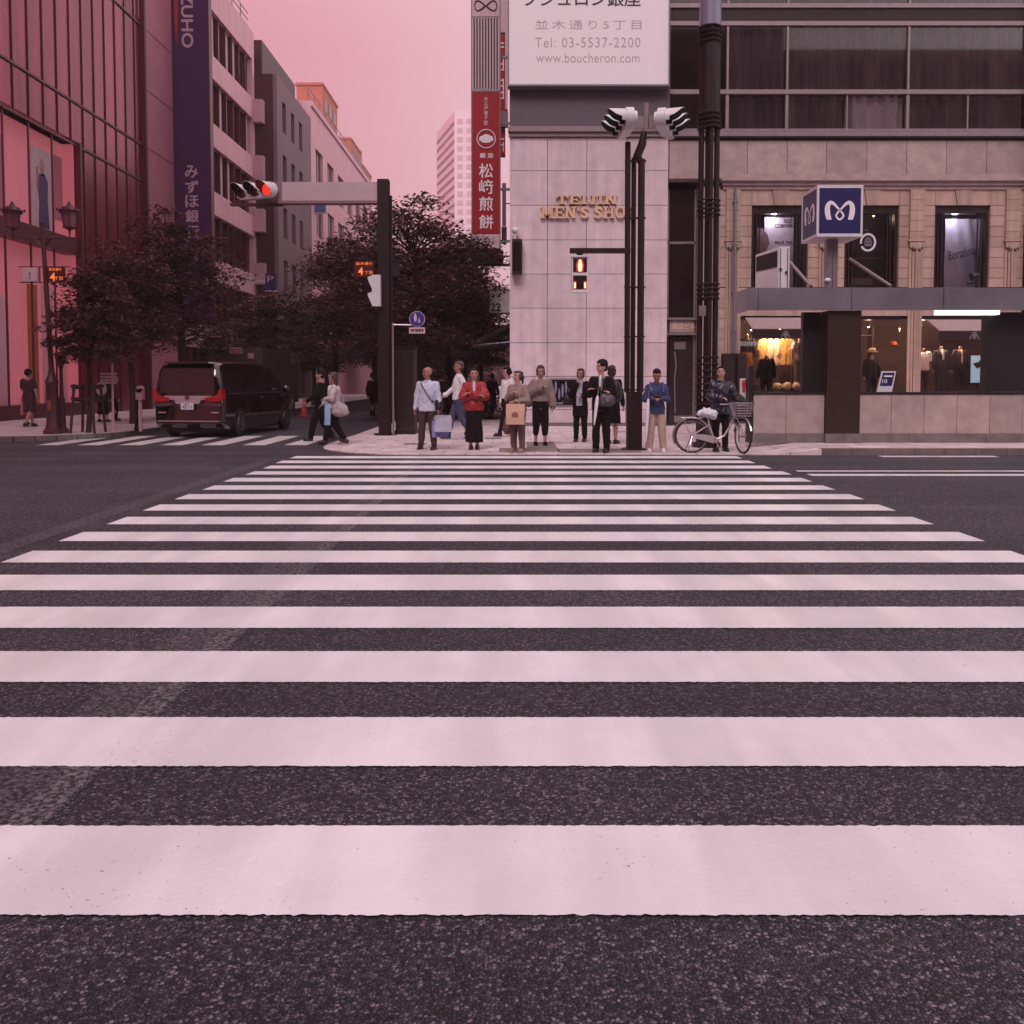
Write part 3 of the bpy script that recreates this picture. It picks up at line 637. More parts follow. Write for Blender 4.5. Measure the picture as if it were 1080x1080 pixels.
# shop floor below the canopy
G().box(XX(780), XX(950.5), YF + .2, YF + .205, .3, ZZ(333)).box(XX(971), XX(1047), YF + .2, YF + .205, .3, ZZ(333)).build('shop_window', mt_glass, sb)
G().box(XX(780), XX(1047), YF + .05, YF + .3, .1, .3).box(XX(780), XX(1047), YF + .21, YF + 4.9, .1, .25).build('window_sill', mt_dark, sb)
G().box(XX(848), XX(852), YF + .1, YF + .25, .3, ZZ(333)).box(XX(900), XX(903), YF + .1, YF + .25, .3, ZZ(333)).box(XX(1044), XX(1047), YF + .1, YF + .25, .3, ZZ(333)).box(XX(780), XX(1047), YF + .1, YF + .25, ZZ(337), ZZ(333)).build('shop_frame', mt_dark, sb)
G().box(XX(783), XX(800), YF + 3.5, YF + 3.6, .3, ZZ(336)).box(XX(850), XX(906), YF + 2.5, YF + 2.6, .3, ZZ(336)).build('partition', mt_int, sb)
sh = G()
for x in (XX(925), XX(945)):
    sh.box(x, x + .03, YF + 1.8, YF + 2.2, .3, 3.2)
for z in (.9, 1.4, 1.9, 2.4, 2.9): sh.box(XX(925), XX(946), YF + 1.8, YF + 2.2, z, z + .03)
sh.build('shelving', M('dark wood', (.06, .025, .015), rough=.5), sb)
for (x, y, z, en) in ((XX(825), YF + 1.2, 3.1, 160), (XX(800), YF + .9, 3.1, 25), (XX(845), YF + 2.2, 3.1, 40), (XX(933), YF + 1.3, 3.1, 25), (XX(985), YF + 1.0, 3.1, 130), (XX(1020), YF + 1.3, 3.1, 160), (XX(935), YF + 1.2, ZZ(222), 10), (XX(820), YF + 3, 3.1, 60), (XX(1010), YF + 3, 3.1, 50)):
    l = bpy.data.lights.new('shop_spotlight', 'POINT'); l.energy = en * .75; l.color = (1, .74, .50); l.shadow_soft_size = .06
    lo = thing('shop_spotlight', (x, y, z), f'small warm ceiling spotlight glowing inside the shop window', 'spotlight', 'ceiling spotlights inside the shop')
    G().cyl((x, y, z + .07), (x, y, z + .22), .05, .05).build('fitting', mt_black, lo)
    G().ell((x, y, z + .07), (.04, .04, .03), 8, 6).build('bulb', mt_lampw, lo)
    ll = bpy.data.objects.new('lamp_light', l); col.objects.link(ll); ll.parent = lo; ll.location = (0, 0, -.03)
for x, lab in ((XX(818), 'added cool spotlight brightening the poster in the left first floor window'), (XX(1010), 'added cool spotlight brightening the script banner in the right first floor window')):
    l = bpy.data.lights.new('added_display_light', 'POINT'); l.energy = 16; l.color = (.88, .85, 1); l.shadow_soft_size = .08  # lamp added to brighten the poster and the banner
    y, z = YF + .42, ZZ(224); lo = thing('added_display_spotlight', (x, y, z), lab, 'spotlight')
    G().cyl((x, y, z + .05), (x, y, z + .3), .04).build('fitting', mt_black, lo); G().ell((x, y, z + .05), (.035, .035, .025), 8, 6).build('bulb', mt_lampw, lo)
    ll = bpy.data.objects.new('lamp_light', l); col.objects.link(ll); ll.parent = lo; ll.location = (0, 0, -.04)
# awnings behind the glass line
for i, (a, b_, py0, py1, py2) in enumerate(((785, 850, 335, 346, 357), (976, 1046, 337, 348, 358))):
    aw = thing('shop_awning', (XX((a + b_) / 2), YF - .3, ZZ(py2)), ('dull pink sloping awning over the left shop window' , 'dull pink sloping awning over the window with the shirt and suits')[i], 'awning', 'awnings over the shop windows')
    Yf = YF - .75
    G().prism([(YF + .0, ZZ(py0)), (Yf, ZZ(py1, Yf)), (Yf, ZZ(py1, Yf) - .03), (YF + .0, ZZ(py0) - .04)], XX(a), XX(b_), 'x').build('canopy_cloth', mt_fabric, aw)
    va = G().box(XX(a), XX(b_), Yf, Yf + .02, ZZ(py2, Yf), ZZ(py1, Yf) - .032).build('valance', mt_dark, aw)
    cx = XX((827.5, 1026)[i], Yf); cz = ZZ((353.5, 354.5)[i], Yf); g = G()
    for ww, hz in ((.05, .09), (.08, .05), (.1, .01), (.12, -.03), (.15, -.08)): g.box(cx - ww, cx - ww + .05, Yf - .01, Yf, cz + hz, cz + hz + .03); g.box(cx + ww - .05, cx + ww, Yf - .01, Yf, cz + hz, cz + hz + .03)
    g.box(cx - .03, cx + .03, Yf - .01, Yf, cz - .08, cz + .06); g.build('emblem', mt_curtain, va)
# dark neighbour at the far right
nb = thing('dark_building', (20, 31, 0), 'dark building cut by the right edge of the view', 'building')
G().box(XX(1076), 24, YF - .3, 42, .12, 18).build('wall', mt_dark, nb)
g = G()
for z in range(1, 9): g.box(XX(1076) + .2, 23, YF - .34, YF - .3, z * 2, z * 2 + .08)
g.build('cladding_joints', mt_black, nb)
# ------------------------------------------------------------ west side of the side street (facades on x = -16.5)
XW = -16.5
mt_wglass = M('wine tinted curtain wall', (.27, .04, .065), rough=.22, metal=.6, var=.5, scale=.5, stretch=(1, 3, .2))  # stretched mottling paints reflections into the glass colour
mt_fin = M('dark mullion', (.13, .026, .038), rough=.4, metal=.3)
mt_wstone = M('rose grey stone', (.46, .17, .22), rough=.6, var=.12, scale=.8)
mt_cream = M('bank rendered wall', (.84, .46, .51), rough=.7, var=.06, scale=1.2, streak=.12)
mt_wgl = M('west window glass', (.05, .008, .014), rough=.12, var=.3, scale=1)
mt_blind = M('window blind', (.62, .36, .41), rough=.8)
mt_maroon = M('maroon tile', (.07, .014, .02), rough=.5, var=.1)
mt_mauve = M('mauve render', (.24, .14, .17), rough=.7, var=.1, scale=.7, streak=.15)
mt_display = M('shop display lining', (.48, .17, .21), rough=.7, var=.1, scale=.6, emit=(.8, .18, .22), es=.22)
mt_orange = M('orange panel', (.5, .13, .06), rough=.6, var=.1)
mt_purple = M('purple banner', (.065, .013, .085), rough=.4, var=.06, scale=1)
mt_letter = M('pale sign letters', (.62, .42, .46), rough=.5)
ds = thing('department_store', (XW - 5, 24, 0), 'tall wine coloured glass department store with a lit display window at street level', 'building')
G().box(-34, XW - .5, -6, 42.4, 0, 40).build('core', mt_maroon, ds)
YD0, YD1 = -2, 32.9
# glass curtain wall: above the display and to the right of it
g = G(); g.box(XW - .3, XW, YD0, 38.75, 10.45, 40).box(XW - .3, XW, YD1, 38.75, .12, 10.44)
cw = g.build('curtain_wall', mt_wglass, ds)
g = G(); y = YD0
while y < 38.8:
    zb = 10.3 if y < YD1 else .12
    g.box(XW + .001, XW + .045, y, y + .035, zb, 40); y += .93
for z in (10.3, 11.9, 17.15, 22.4, 27.6, 32.9): g.box(XW + .001, XW + .06, YD0, 38.7, z - .04, z + .04)
g.box(XW + .001, XW + .2, 38.66, 38.84, .12, 40); g.box(XW+.001, XW + .16, YD1 - .1, YD1 + .06, .12, 10.4)
g.build('mullions', mt_fin, cw)
g = G()
for k in range(26):
    y = 28.5 + k * .4; g.box(XW + .003, XW + .012, y, y + .1, 17.4 + .0 * k, 17.4 + 6 + (k % 5) * .7)
g.build('reflection_streaks', mt_wstone, cw)  # pale strips laid on the glass imitate reflection streaks
st = G().box(XW - .3, XW - .01, 38.86, 42.4, .12, 40).build('stone_pier', mt_wstone, ds)
g = G()
for z in (4.3, 8, 11.9, 14.5, 17.2, 19.9, 22.4, 25): g.box(XW - .012, XW - .004, 38.86, 42.4, z, z + .05)
g.build('joints', mt_fin, st)
# display window
dw = G().box(XW - .5, XW - .45, YD0, YD1, .6, 10.3).box(XW - .45, XW - .02, YD1 - .3, YD1 - .25, .6, 10.3).build('display_window', mt_display, ds)
g = G()
for y in (24.5, 28.1, 29.6, 31.1): g.box(XW - .05, XW, y, y + .06, .6, 10.3)
g.box(XW - .3, XW + .1, YD0, YD1, .12, .6).box(XW - .4, XW + .06, YD0, YD1, 6.15, 6.75)
g.build('window_frame', mt_fin, dw)
g = G(); yy = lambda px: XW * F / (px - 540)
def wp(pxa, pxb, pya, pyb, x=XW - .44, d=.03):
    """rectangle on the display wall given by the photograph's pixels"""
    ya, yb = x * F / (pxa - 540), x * F / (pxb - 540); m = (ya + yb) / 2
    return (x, x + d, ya, yb, AZ(pyb, m), AZ(pya, m))
G().box(*wp(31, 41, 300, 432)).build('orange_panel', mt_orange, dw)
each(G().box(*wp(0, 9, 312, 436)).box(*wp(46, 56, 302, 434)).box(*wp(66, 76, 320, 432)), 'pale_panel', mt_cream, dw)
each(G().box(*wp(0, 8, 140, 225)).box(*wp(62, 70, 165, 232)), 'lining_panel', mt_wstone, dw)
po = G().box(*wp(38, 60, 158, 246, x=XW - .38)).build('poster', mt_letter, dw)
xp = XW - .345; ypm = xp * F / (50 - 540)
g = G(); 
def pz(py): return AZ(py, ypm)
g.prism([(ypm - .28, pz(240)), (ypm + .38, pz(240)), (ypm + .30, pz(210)), (ypm + .34, pz(190)), (ypm + .12, pz(183)), (ypm - .18, pz(184)), (ypm - .3, pz(195)), (ypm - .22, pz(215))], xp, xp + .02, 'x')
g.build('dress_print', M('blue dress print', (.10, .05, .14), var=.3, scale=4), po)
g = G(); g.ell((xp, ypm, pz(175)), (.02, .16, .25), 12, 8).box(xp, xp + .02, ypm - .08, ypm + .06, pz(186), pz(180)).box(xp, xp + .02, ypm - .36, ypm - .28, pz(200), pz(178))
g.build('face_print', M('skin print', (.5, .22, .2)), po)
lettering('SALE', 1, (XW - .3, yy(2), AZ(394, yy(2))), mt_redp, dw, rot=(90, 0, 90), fit=(1.3, .45)) if False else None
# bank sign and bank building
ms = thing('vertical_banner', (-15.7, 42.4, 4), 'tall purple vertical bank sign with white lettering beside the white banded facade', 'sign')
pn = G().box(XW + .01, -14.75, 42.3, 42.7, 4.2, 30).build('panel', mt_purple, ms)
G().box(-14.75, -14.70, 42.29, 42.71, 4.2, 30).box(XW - .05, XW + .009, 42.29, 42.71, 4.2, 30).build('edge_trim', mt_fin, ms)
Yb = 42.28
xc = AX(203.5, Yb)
lettering('MIZUHO', 1, (xc, Yb, AZ(11, Yb)), mt_letter, pn, spin=-90, fit=(3.55, .58), bold=.02)
for ch, py in (('み', 181), ('ず', 197), ('ほ', 212), ('銀', 228), ('行', 244)):
    lettering(ch, 1, (AX(205.5, Yb), Yb, AZ(py, Yb)), mt_letter, pn, fit=(.66, .62), bold=.02)
g = G(); arcp = [(AX(190 + 3.2 * math.cos((t - 8) / 16 * 1.2) - 1, Yb), AZ(-30 + t * 4.8, Yb)) for t in range(17)]
for i in range(16):
    w0, w1 = .09 * math.sin(math.pi * i / 16) + .005, .09 * math.sin(math.pi * (i + 1) / 16) + .005
    a, b_ = arcp[i], arcp[i + 1]; g.add([(a[0] - w0, Yb, a[1]), (a[0] + w0, Yb, a[1]), (b_[0] + w1, Yb, b_[1]), (b_[0] - w1, Yb, b_[1])], [(0, 1, 2, 3)])
g.build('red_arc', mt_redp, pn, recalc=False)
bk = thing('bank_building', (-22, 49, 0), 'pale office building with long dark window bands and a roof railing', 'building')
G().box(-30, XW - .35, 42.75, 55.6, .12, 23.4).box(-30.1, XW + .02, 42.75, 55.62, 22.3, 23.5).box(XW - .35, XW + .02, 55.2, 55.62, .12, 22.3).build('wall', mt_cream, bk)
g = G(); prev = 22.3
for k in range(6):
    z1 = 21.75 - 3.72 * k; z0 = z1 - 2.45
    g.box(XW - .35, XW + .02, 42.75, 55.19, z1, prev - (.0 if k == 0 else 0)); prev = z0
g.box(XW - .35, XW + .02, 42.75, 55.19, .12, max(.2, prev)); g.build('spandrel', mt_cream, bk)
for k in range(6):
    z1 = 21.75 - 3.72 * k; z0 = z1 - 2.45
    wn_ = G().box(XW - .34, XW - .3, 42.76, 55.18, z0 + .002, z1 - .002).build('window', mt_wgl, bk)
    g = G(); g2 = G(); y = 43.2
    while y < 55:
        g.box(XW - .3, XW - .12, y, y + .07, z0 + .002, z1 - .002)
        if k < 3: g2.box(XW - .3, XW - .27, y + .25, y + (.85 if random.random() > .4 else .55), z0 + .002, z1 - .002)
        y += 1.22
    g.build('mullions', mt_fin, wn_)
    if g2.v: g2.build('blinds', mt_blind, wn_)
g = G()
for z in (23.9, 24.3, 24.7): g.cyl((XW - .3, 42.8, z), (XW - .3, 55.5, z), .03, n=6)
y = 42.8
while y < 55.6: g.cyl((XW - .3, y, 23.5), (XW - .3, y, 24.7), .03, n=6); y += 1.6
g.build('railing', mt_grey, bk)
dk = thing('narrow_building', (-19, 60, 0), 'dark maroon fronted narrow block with pale box balconies beside the bank', 'building')
XD = -15.07
G().box(-28, XD - .25, 55.7, 64.9, .12, 21).box(-28, XW+.3, 56.4, 64.9, 21, 23.4).build('core', mt_maroon, dk)
fr_ = G().box(XW + .03, XD - .26, 55.66, 55.7, .12, 21).build('front', mt_maroon, dk)
for py0, py1 in ((106, 130), (165, 190), (221, 245), (278, 300)):
    G().box(XW + .03, AX(281.5, 55.4), 55.1, 55.65, AZ(py1, 55.4), AZ(py0, 55.4)).build('balcony_box', mt_blind, dk)
def facade(parent, X, y0, y1, z0, z1, wins_, mat, wmat, fname='facade', depth=.25):
    """wall on the plane x = X facing +x; wins_: (ya, yb, za, zb) holes with a recessed window in each"""
    ys = sorted({y0, y1, *[a for w_ in wins_ for a in w_[:2]]}); zs = sorted({z0, z1, *[a for w_ in wins_ for a in w_[2:]]}); g = G()
    for i in range(len(ys) - 1):
        run = None
        for j in range(len(zs) - 1):
            cy, cz = (ys[i] + ys[i + 1]) / 2, (zs[j] + zs[j + 1]) / 2
            if any(a < cy < b_ and c < cz < d for a, b_, c, d in wins_):
                if run is not None: g.box(X - depth, X, ys[i], ys[i + 1], run, zs[j]); run = None
            elif run is None: run = zs[j]
        if run is not None: g.box(X - depth, X, ys[i], ys[i + 1], run, zs[-1])
    g.build(fname, mat, parent)
    for a, b_, c, d in wins_:
        w_ = G().box(X - depth + .002, X - depth + .05, a, b_, c, d).build('window', wmat, parent)
        m_ = (a + b_) / 2; G().box(X - depth + .05, X - depth + .09, m_ - .03, m_ + .03, c, d).box(X - depth + .05, X - depth + .09, a, b_, c + (d - c) * .0, c + .06).build('frame', mt_blind, w_)
wl_ = []
for k in range(6):
    zt_ = 19.7 - 3.45 * k
    for ya in (57.0, 59.2, 61.4): wl_.append((ya, ya + .95, zt_ - 2.0, zt_))
facade(dk, XD, 55.7, 64.9, .12, 21, [w_ for w_ in wl_ if w_[2] > .3], mt_mauve, mt_wgl)
w3 = thing('white_building', (-19, 76, 0), 'long pale street block with paired dark windows and a rooftop rail', 'building')
G().box(-28, XD - .25, 65, 92, .12, 21.9).box(-28.1, XD + .15, 65, 92, 21.9, 22.3).build('core', mt_cream, w3)
wl_ = []
for k in range(5):
    for q in range(6): wl_.append((66.5 + q * 4.2, 69.0 + q * 4.2, 16.6 - 4.1 * k, 19.2 - 4.1 * k))
facade(w3, XD, 65, 92, .12, 21.9, [w_ for w_ in wl_ if w_[2] > .3], mt_cream, mt_wgl)
g = G()
for z in (22.8, 23.3): g.cyl((XD - .2, 65, z), (XD - .2, 92, z), .035, n=6)
for k in range(14): g.cyl((XD - .2, 65 + 2 * k, 22.3), (XD - .2, 65 + 2 * k, 23.3), .03, n=6)
g.build('railing', mt_grey, w3)
w4 = thing('far_street_block', (-19, 110, 0), 'farther pale block closing the left row of the side street', 'building')
G().box(-28, XD - .25, 92.2, 140, .12, 19).build('core', mt_cream, w4)
wl_ = []
for k in range(5):
    for q in range(10): wl_.append((94 + q * 4.4, 96.6 + q * 4.4, 14.6 - 3.6 * k, 16.8 - 3.6 * k))
facade(w4, XD, 92.2, 140, .12, 19, [w_ for w_ in wl_ if w_[2] > .3], mt_mauve, mt_wgl)
mt_brick = M('orange brick', (.50, .15, .10), rough=.8, var=.12, scale=1)
for px0, px1, py, Y, lab in ((316, 343, 90, 120, 'orange brick penthouse block rising behind the left row of roofs'), (357, 372, 147, 150, 'small red brick rooftop farther down the left row'), (368, 384, 175, 165, 'low red brick rooftop with aerials, farthest down the left row')):
    xa, xb = AX(px0, Y), AX(px1, Y); zt_ = AZ(py, Y)
    ob = thing('rooftop_block', ((xa + xb) / 2, Y + 4, 0), lab, 'building')
    G().box(xa, xb, Y, Y + 10, 0, zt_).box(xa - .15, xb + .15, Y - .15, Y + 10.15, zt_, zt_ + .35).build('wall', mt_brick, ob)
    g = G()
    for q in range(3):
        for z in range(3): g.box(xb + .01, xb + .06, Y + 1 + q * 3, Y + 2.4 + q * 3, zt_ - 3.2 - z * 3.2, zt_ - 1.4 - z * 3.2)
    each(g, 'window', mt_wgl, ob)
    if px0 == 368:
        g = G(); g.cyl((xb - .5, Y + 2, zt_), (xb - .5, Y + 2, zt_ + 3.5), .08, n=6).cyl((xb - 2, Y + 2, zt_), (xb - 2, Y + 2, zt_ + 2.2), .08, n=6); g.build('aerial', mt_grey, ob)
# small signs on the left row
for (px0, px1, py0, py1, Y, m_, lab, tx) in ((334, 345, 203, 224, 66, M('teal sign', (.05, .12, .22), rough=.4), 'blue and white hanging shop sign on the left row of buildings', '88'), (281, 292, 288, 306, 48, mt_navy, 'small dark blue blade sign low on the left row behind the small tree', 'P')):
    xa, xb = AX(px0, Y), AX(px1, Y)
    s_ = thing('blade_sign', ((xa + xb) / 2, Y, AZ(py1, Y)), lab, 'sign')
    f_ = G().box(xa, xb, Y, Y + .25, AZ(py1, Y), AZ(py0, Y)).build('panel', m_, s_)
    G().box(xa - .04, xb + .04, Y + .02, Y + .23, AZ(py1, Y) - .06, AZ(py1, Y) - .001).box(XD - (1.5 if Y < 60 else 0), xa, Y + .1, Y + .16, (AZ(py1, Y) + AZ(py0, Y)) / 2, (AZ(py1, Y) + AZ(py0, Y)) / 2 + .08).build('frame', mt_white, s_)
    lettering(tx, 1, ((xa + xb) / 2, Y - .01, AZ(py0 + (py1 - py0) * .35, Y)), mt_letter, f_, fit=((xb - xa) * .6, (xb - xa) * .6))
# ------------------------------------------------------------ far tower
tw = thing('office_tower', (-16, 350, 0), 'pale hazy high rise office tower far behind the trees', 'building')
YT = 350; mt_tower = M('tower cladding', (.80, .62, .67), rough=.7, var=.04); mt_tw = M('haze paled tower windows', (.55, .40, .45), rough=.5, var=.2)  # windows paled, putting distance haze into their colour
xa, xb, xc_ = AX(462, YT + 30), AX(480, YT), AX(536, YT); zt_ = AZ(117, YT)
G().prism([(xb, YT), (xc_, YT), (xc_, YT + 40), (xa - 1, YT + 40), (xa, YT + 30)], 0, zt_, 'z').build('wall', mt_tower, tw)
g = G(); z = 3
while z < zt_ - 4:
    x = xb + 1.2
    while x < xc_ - 2: g.box(x, x + 2.1, YT - .12, YT - .02, z, z + 2.0); x += 3.7
    z += 3.62
each(g, 'window', mt_tw, tw)
g = G(); z = 3; dx, dy = (xa - xb), 30.0; L_ = math.hypot(dx, dy); nx, ny = -dy / L_ * .25, dx / L_ * .25
while z < zt_ - 4:
    g.add([(xb + nx, YT + ny, z), (xa + nx, YT + 30 + ny, z), (xa + nx, YT + 30 + ny, z + .9), (xb + nx, YT + ny, z + .9)], [(0, 1, 2, 3)]); z += 3.62
g.build('side_windows', mt_mauve, tw)
# ------------------------------------------------------------ east side of the side street, behind the corner building
for (y0, y1, h, lab) in ((36.2, 52, 19, 'plain side street building just behind the granite corner building'), (52.2, 75, 16, 'side street building second behind the granite corner building'), (75.2, 130, 20, 'long side street building farthest behind the granite corner')):
    b_ = thing('street_building', (5, (y0 + y1) / 2, 0), lab, 'building')
    G().box(.3, 12, y0, y1, SE, h).build('core', mt_mauve, b_)
    g = G()
    for z in range(int(h / 3.4)):
        y = y0 + 1
        while y < y1 - 2: g.box(.22, .299, y, y + 1.5, 1.2 + z * 3.4, 2.8 + z * 3.4); y += 2.6
    each(g, 'window', mt_wgl, b_)
be = thing('street_end_building', (-6, 190, 0), 'low brown block closing the far end of the tree lined side street', 'building')
G().box(-40, 30, 185, 200, 0, 13).build('wall', mt_maroon, be)
g = G()
for z in range(4):
    for x in range(-12, 9): g.box(x * 3, x * 3 + 1.6, 184.9, 184.99, 1.2 + z * 3.1, 2.8 + z * 3.1)
each(g, 'window', mt_wgl, be)
# ------------------------------------------------------------ blade signs on the corner
def XY(px, Y): return AX(px, Y)
Ys = 28.6
s = thing('banner_sign', (XY(512, Ys), Ys, AZ(262, Ys)), 'tall red vertical rice cracker shop sign with a striped panel above it', 'sign', None)
x0, x1 = XY(498.6, Ys), XY(527, Ys)
fp = G().box(x0, x1, Ys, Ys + .3, AZ(246.5, Ys), AZ(97, Ys)).build('red_panel', mt_red, s)
tp = G().box(x0, x1, Ys, Ys + .3, AZ(95, Ys), AZ(18, Ys)).build('striped_panel', mt_letter, s)
g = G()
for k in range(9):
    x = x0 + .045 + k * (x1 - x0 - .05) / 9; g.box(x, x + .045, Ys - .012, Ys - .002, AZ(94, Ys), AZ(19, Ys))
g.build('stripes', mt_black, tp)
kp = G().box(x0, x1, Ys, Ys + .3, AZ(17, Ys), AZ(-22, Ys)).build('knot_panel', mt_letter, s)
kx, kz = (x0 + x1) / 2, AZ(6, Ys); g = G()
for sg in (-1, 1):
    pts = [(kx + sg * (.02 + .34 * math.sin(t * math.pi) * (1 if t < 1 else 1)), Ys - .015, kz + .16 * math.sin(2 * math.pi * t)) for t in [i / 14 for i in range(15)]]
    g.tube(pts, .016, 6); g.tube([(kx, Ys - .015, kz), (kx + sg * .13, Ys - .015, kz - .12), (kx + sg * .28, Ys - .015, kz - .17)], .014, 6)
g.build('knot_print', mt_ink, kp)
lp = G().box(x0, x1, Ys, Ys + .3, AZ(261.5, Ys), AZ(247, Ys)).build('floor_panel', mt_letter, s)
g = G()
for pya, pyb in ((97, 95), (262.6, 261.5), (18, 17)): g.box(x0 - .02, x1 + .02, Ys - .01, Ys + .31, AZ(pya, Ys), AZ(pyb, Ys))
g.box(x0 - .035, x0 - .001, Ys - .01, Ys + .31, AZ(262.6, Ys), AZ(-22, Ys)).box(x1 + .001, x1 + .035, Ys - .01, Ys + .31, AZ(262.6, Ys), AZ(-22, Ys))
for py in (60, 130, 200, 255): g.box(x1, .02, Ys + .12, Ys + .18, AZ(py, Ys), AZ(py, Ys) + .08)
g.build('frame', mt_grey, s)
def vch(chars, px, pys, w_, h_, Y=Ys - .012, par=fp, mat=mt_board, **kw):
    for ch, py in zip(chars, pys): lettering(ch, 1, (XY(px, Y), Y, AZ(py, Y)), mat, par, fit=(w_, h_), **kw)
vch('大江戸菓子匠', 513, (104, 109, 114, 119, 124, 129.5), .13, .13)
vch('松﨑煎餅', 513, (180, 197, 215, 234), .47, .47, bold=.012)
vch('銀', 509.5, (164,), .19, .17, bold=.02); vch('座', 517.5, (164,), .19, .17, bold=.01)
lettering('1F', 1, (XY(507.5, Ys - .012), Ys - .012, AZ(254.5, Ys)), M('faint pink letters', (.55, .38, .41)), lp, fit=(.2, .24)); lettering('2F', 1, (XY(518, Ys - .012), Ys - .012, AZ(254.5, Ys)), mt_ink2, lp, fit=(.27, .24))
cz = AZ(146.5, Ys); cx = XY(513.2, Ys)
g = G().torus((cx, Ys - .012, cz), .30, .018, n=36, k=6)
for q, (dx, dz, rx, rz) in enumerate(((0, .07, .13, .08), (-.11, .03, .12, .07), (.11, .03, .12, .07), (-.16, -.03, .08, .05), (.16, -.03, .08, .05), (0, -.03, .16, .06), (-.09, -.1, .07, .03), (.09, -.1, .07, .03), (0, -.11, .06, .03))): g.ell((cx + dx, Ys - .012, cz + dz), (rx, .006, rz), 16, 6)
g.build('pine_crest', mt_board, fp)
Y2 = 33
s = thing('banner_sign', (XY(530, Y2), Y2, AZ(165, Y2)), 'narrow red blade sign partly hidden behind the rice cracker sign', 'sign')
f_ = G().box(XY(525, Y2), XY(533, Y2), Y2, Y2 + .3, AZ(164, Y2), AZ(36, Y2)).build('red_panel', mt_red, s)
G().box(XY(533, Y2) + .001, XY(535.5, Y2), Y2, Y2 + .3, AZ(115, Y2), AZ(0, Y2)).box(XY(524, Y2), XY(533, Y2), Y2, Y2 + .3, AZ(34, Y2), AZ(0, Y2)).box(XY(533, Y2), .3, Y2 + .1, Y2 + .16, AZ(70, Y2), AZ(70, Y2) + .1).build('white_panel', mt_letter, s)
G().box(XY(528.5, Y2), XY(536, Y2), Y2 - .2, Y2 - .002, AZ(135, Y2), AZ(119, Y2)).build('bracket_box', mt_mauve, s)
for ch, py in zip('焼肉薬局酒場', (45, 63, 81, 99, 150)): pass
for py in (60, 84, 102, 150): lettering('L', 1, (XY(529.7, Y2), Y2 - .012, AZ(py, Y2)), mt_board, f_, fit=(.15, .4), bold=.03) if False else None
g = G()
for py in (45, 49, 60, 67, 73, 84, 90, 97, 103, 146, 152): g.box(XY(527.5, Y2), XY(531.8, Y2), Y2 - .012, Y2 - .002, AZ(py + 1.3, Y2), AZ(py, Y2))
for pa, pb in ((59, 74), (83, 104), (150, 160)): g.box(XY(530.5, Y2), XY(531.5, Y2), Y2 - .014, Y2 - .003, AZ(pb, Y2), AZ(pa, Y2))
each(g, 'stroke', mt_board, f_)
Y3 = 30
s = thing('dentist_sign', (XY(516, Y3), Y3, AZ(278, Y3)), 'grey dental clinic sign under the red rice cracker sign', 'sign')
f_ = G().box(XY(500, Y3), XY(531, Y3), Y3, Y3 + .25, AZ(278, Y3), AZ(264, Y3)).build('panel', mt_mauve, s)
lettering('歯科', 1, (XY(513, Y3), Y3 - .01, AZ(271, Y3)), mt_ink, f_, fit=(.55, .27), bold=.015)
G().box(XY(499, Y3), .02, Y3 - .005, Y3 + .26, AZ(280, Y3), AZ(278.2, Y3)).box(XY(531, Y3) + .001, .02, Y3 + .1, Y3 + .16, AZ(270, Y3), AZ(269, Y3)).build('frame', mt_dark, s)
Y4 = 29.5
s = thing('number_sign', (XY(527, Y4), Y4, AZ(331, Y4)), 'white box sign reading 22 beside the granite wall corner', 'sign')
f_ = G().box(XY(516.5, Y4), XY(537.5, Y4), Y4, Y4 + .25, AZ(329.5, Y4), AZ(306.5, Y4)).build('panel', mt_board, s)
lettering('22', 1, (XY(523, Y4), Y4 - .01, AZ(324, Y4)), mt_ink, f_, fit=(.36, .29), bold=.03)
G().box(XY(515.5, Y4), XY(538.2, Y4), Y4 - .02, Y4 + .27, AZ(306.4, Y4), AZ(305.2, Y4)).box(XY(515.5, Y4), XY(538.2, Y4), Y4 - .02, Y4 + .27, AZ(331, Y4), AZ(329.6, Y4)).box(XY(537.6, Y4), .02, Y4 + .1, Y4 + .16, AZ(318, Y4), AZ(316, Y4)).build('frame', mt_mauve, s)
s = thing('wall_sign', (XY(531.5, 31), 31, AZ(235, 31)), 'slim white vertical plate sign above the dental clinic sign', 'sign')
G().box(XY(529.7, 31), XY(533.8, 31), 31, 31.1, AZ(238, 31), AZ(193, 31)).build('plate', mt_letter, s)
G().box(XY(533.8, 31), .02, 31.02, 31.08, AZ(215, 31), AZ(214, 31)).box(XY(529, 31), XY(534.5, 31), 30.98, 31.12, AZ(257, 31), AZ(239, 31)).build('bracket', mt_mauve, s)
s = thing('cloth_awning', (-.7, 29, 2.6), 'dark sloping awning jutting out behind the left corner of the granite building', 'awning')
G().prism([(-1.35, 2.55), (-1.35, 2.7), (.0, 3.35), (.0, 3.2)], 28.2, 32, 'y').build('cloth', mt_dark, s)
g = G()
for y in (28.3, 30, 31.9): g.cyl((-1.3, y, 2.58), (-.01, y, 2.7), .025, n=6)
g.build('arms', mt_grey, s)
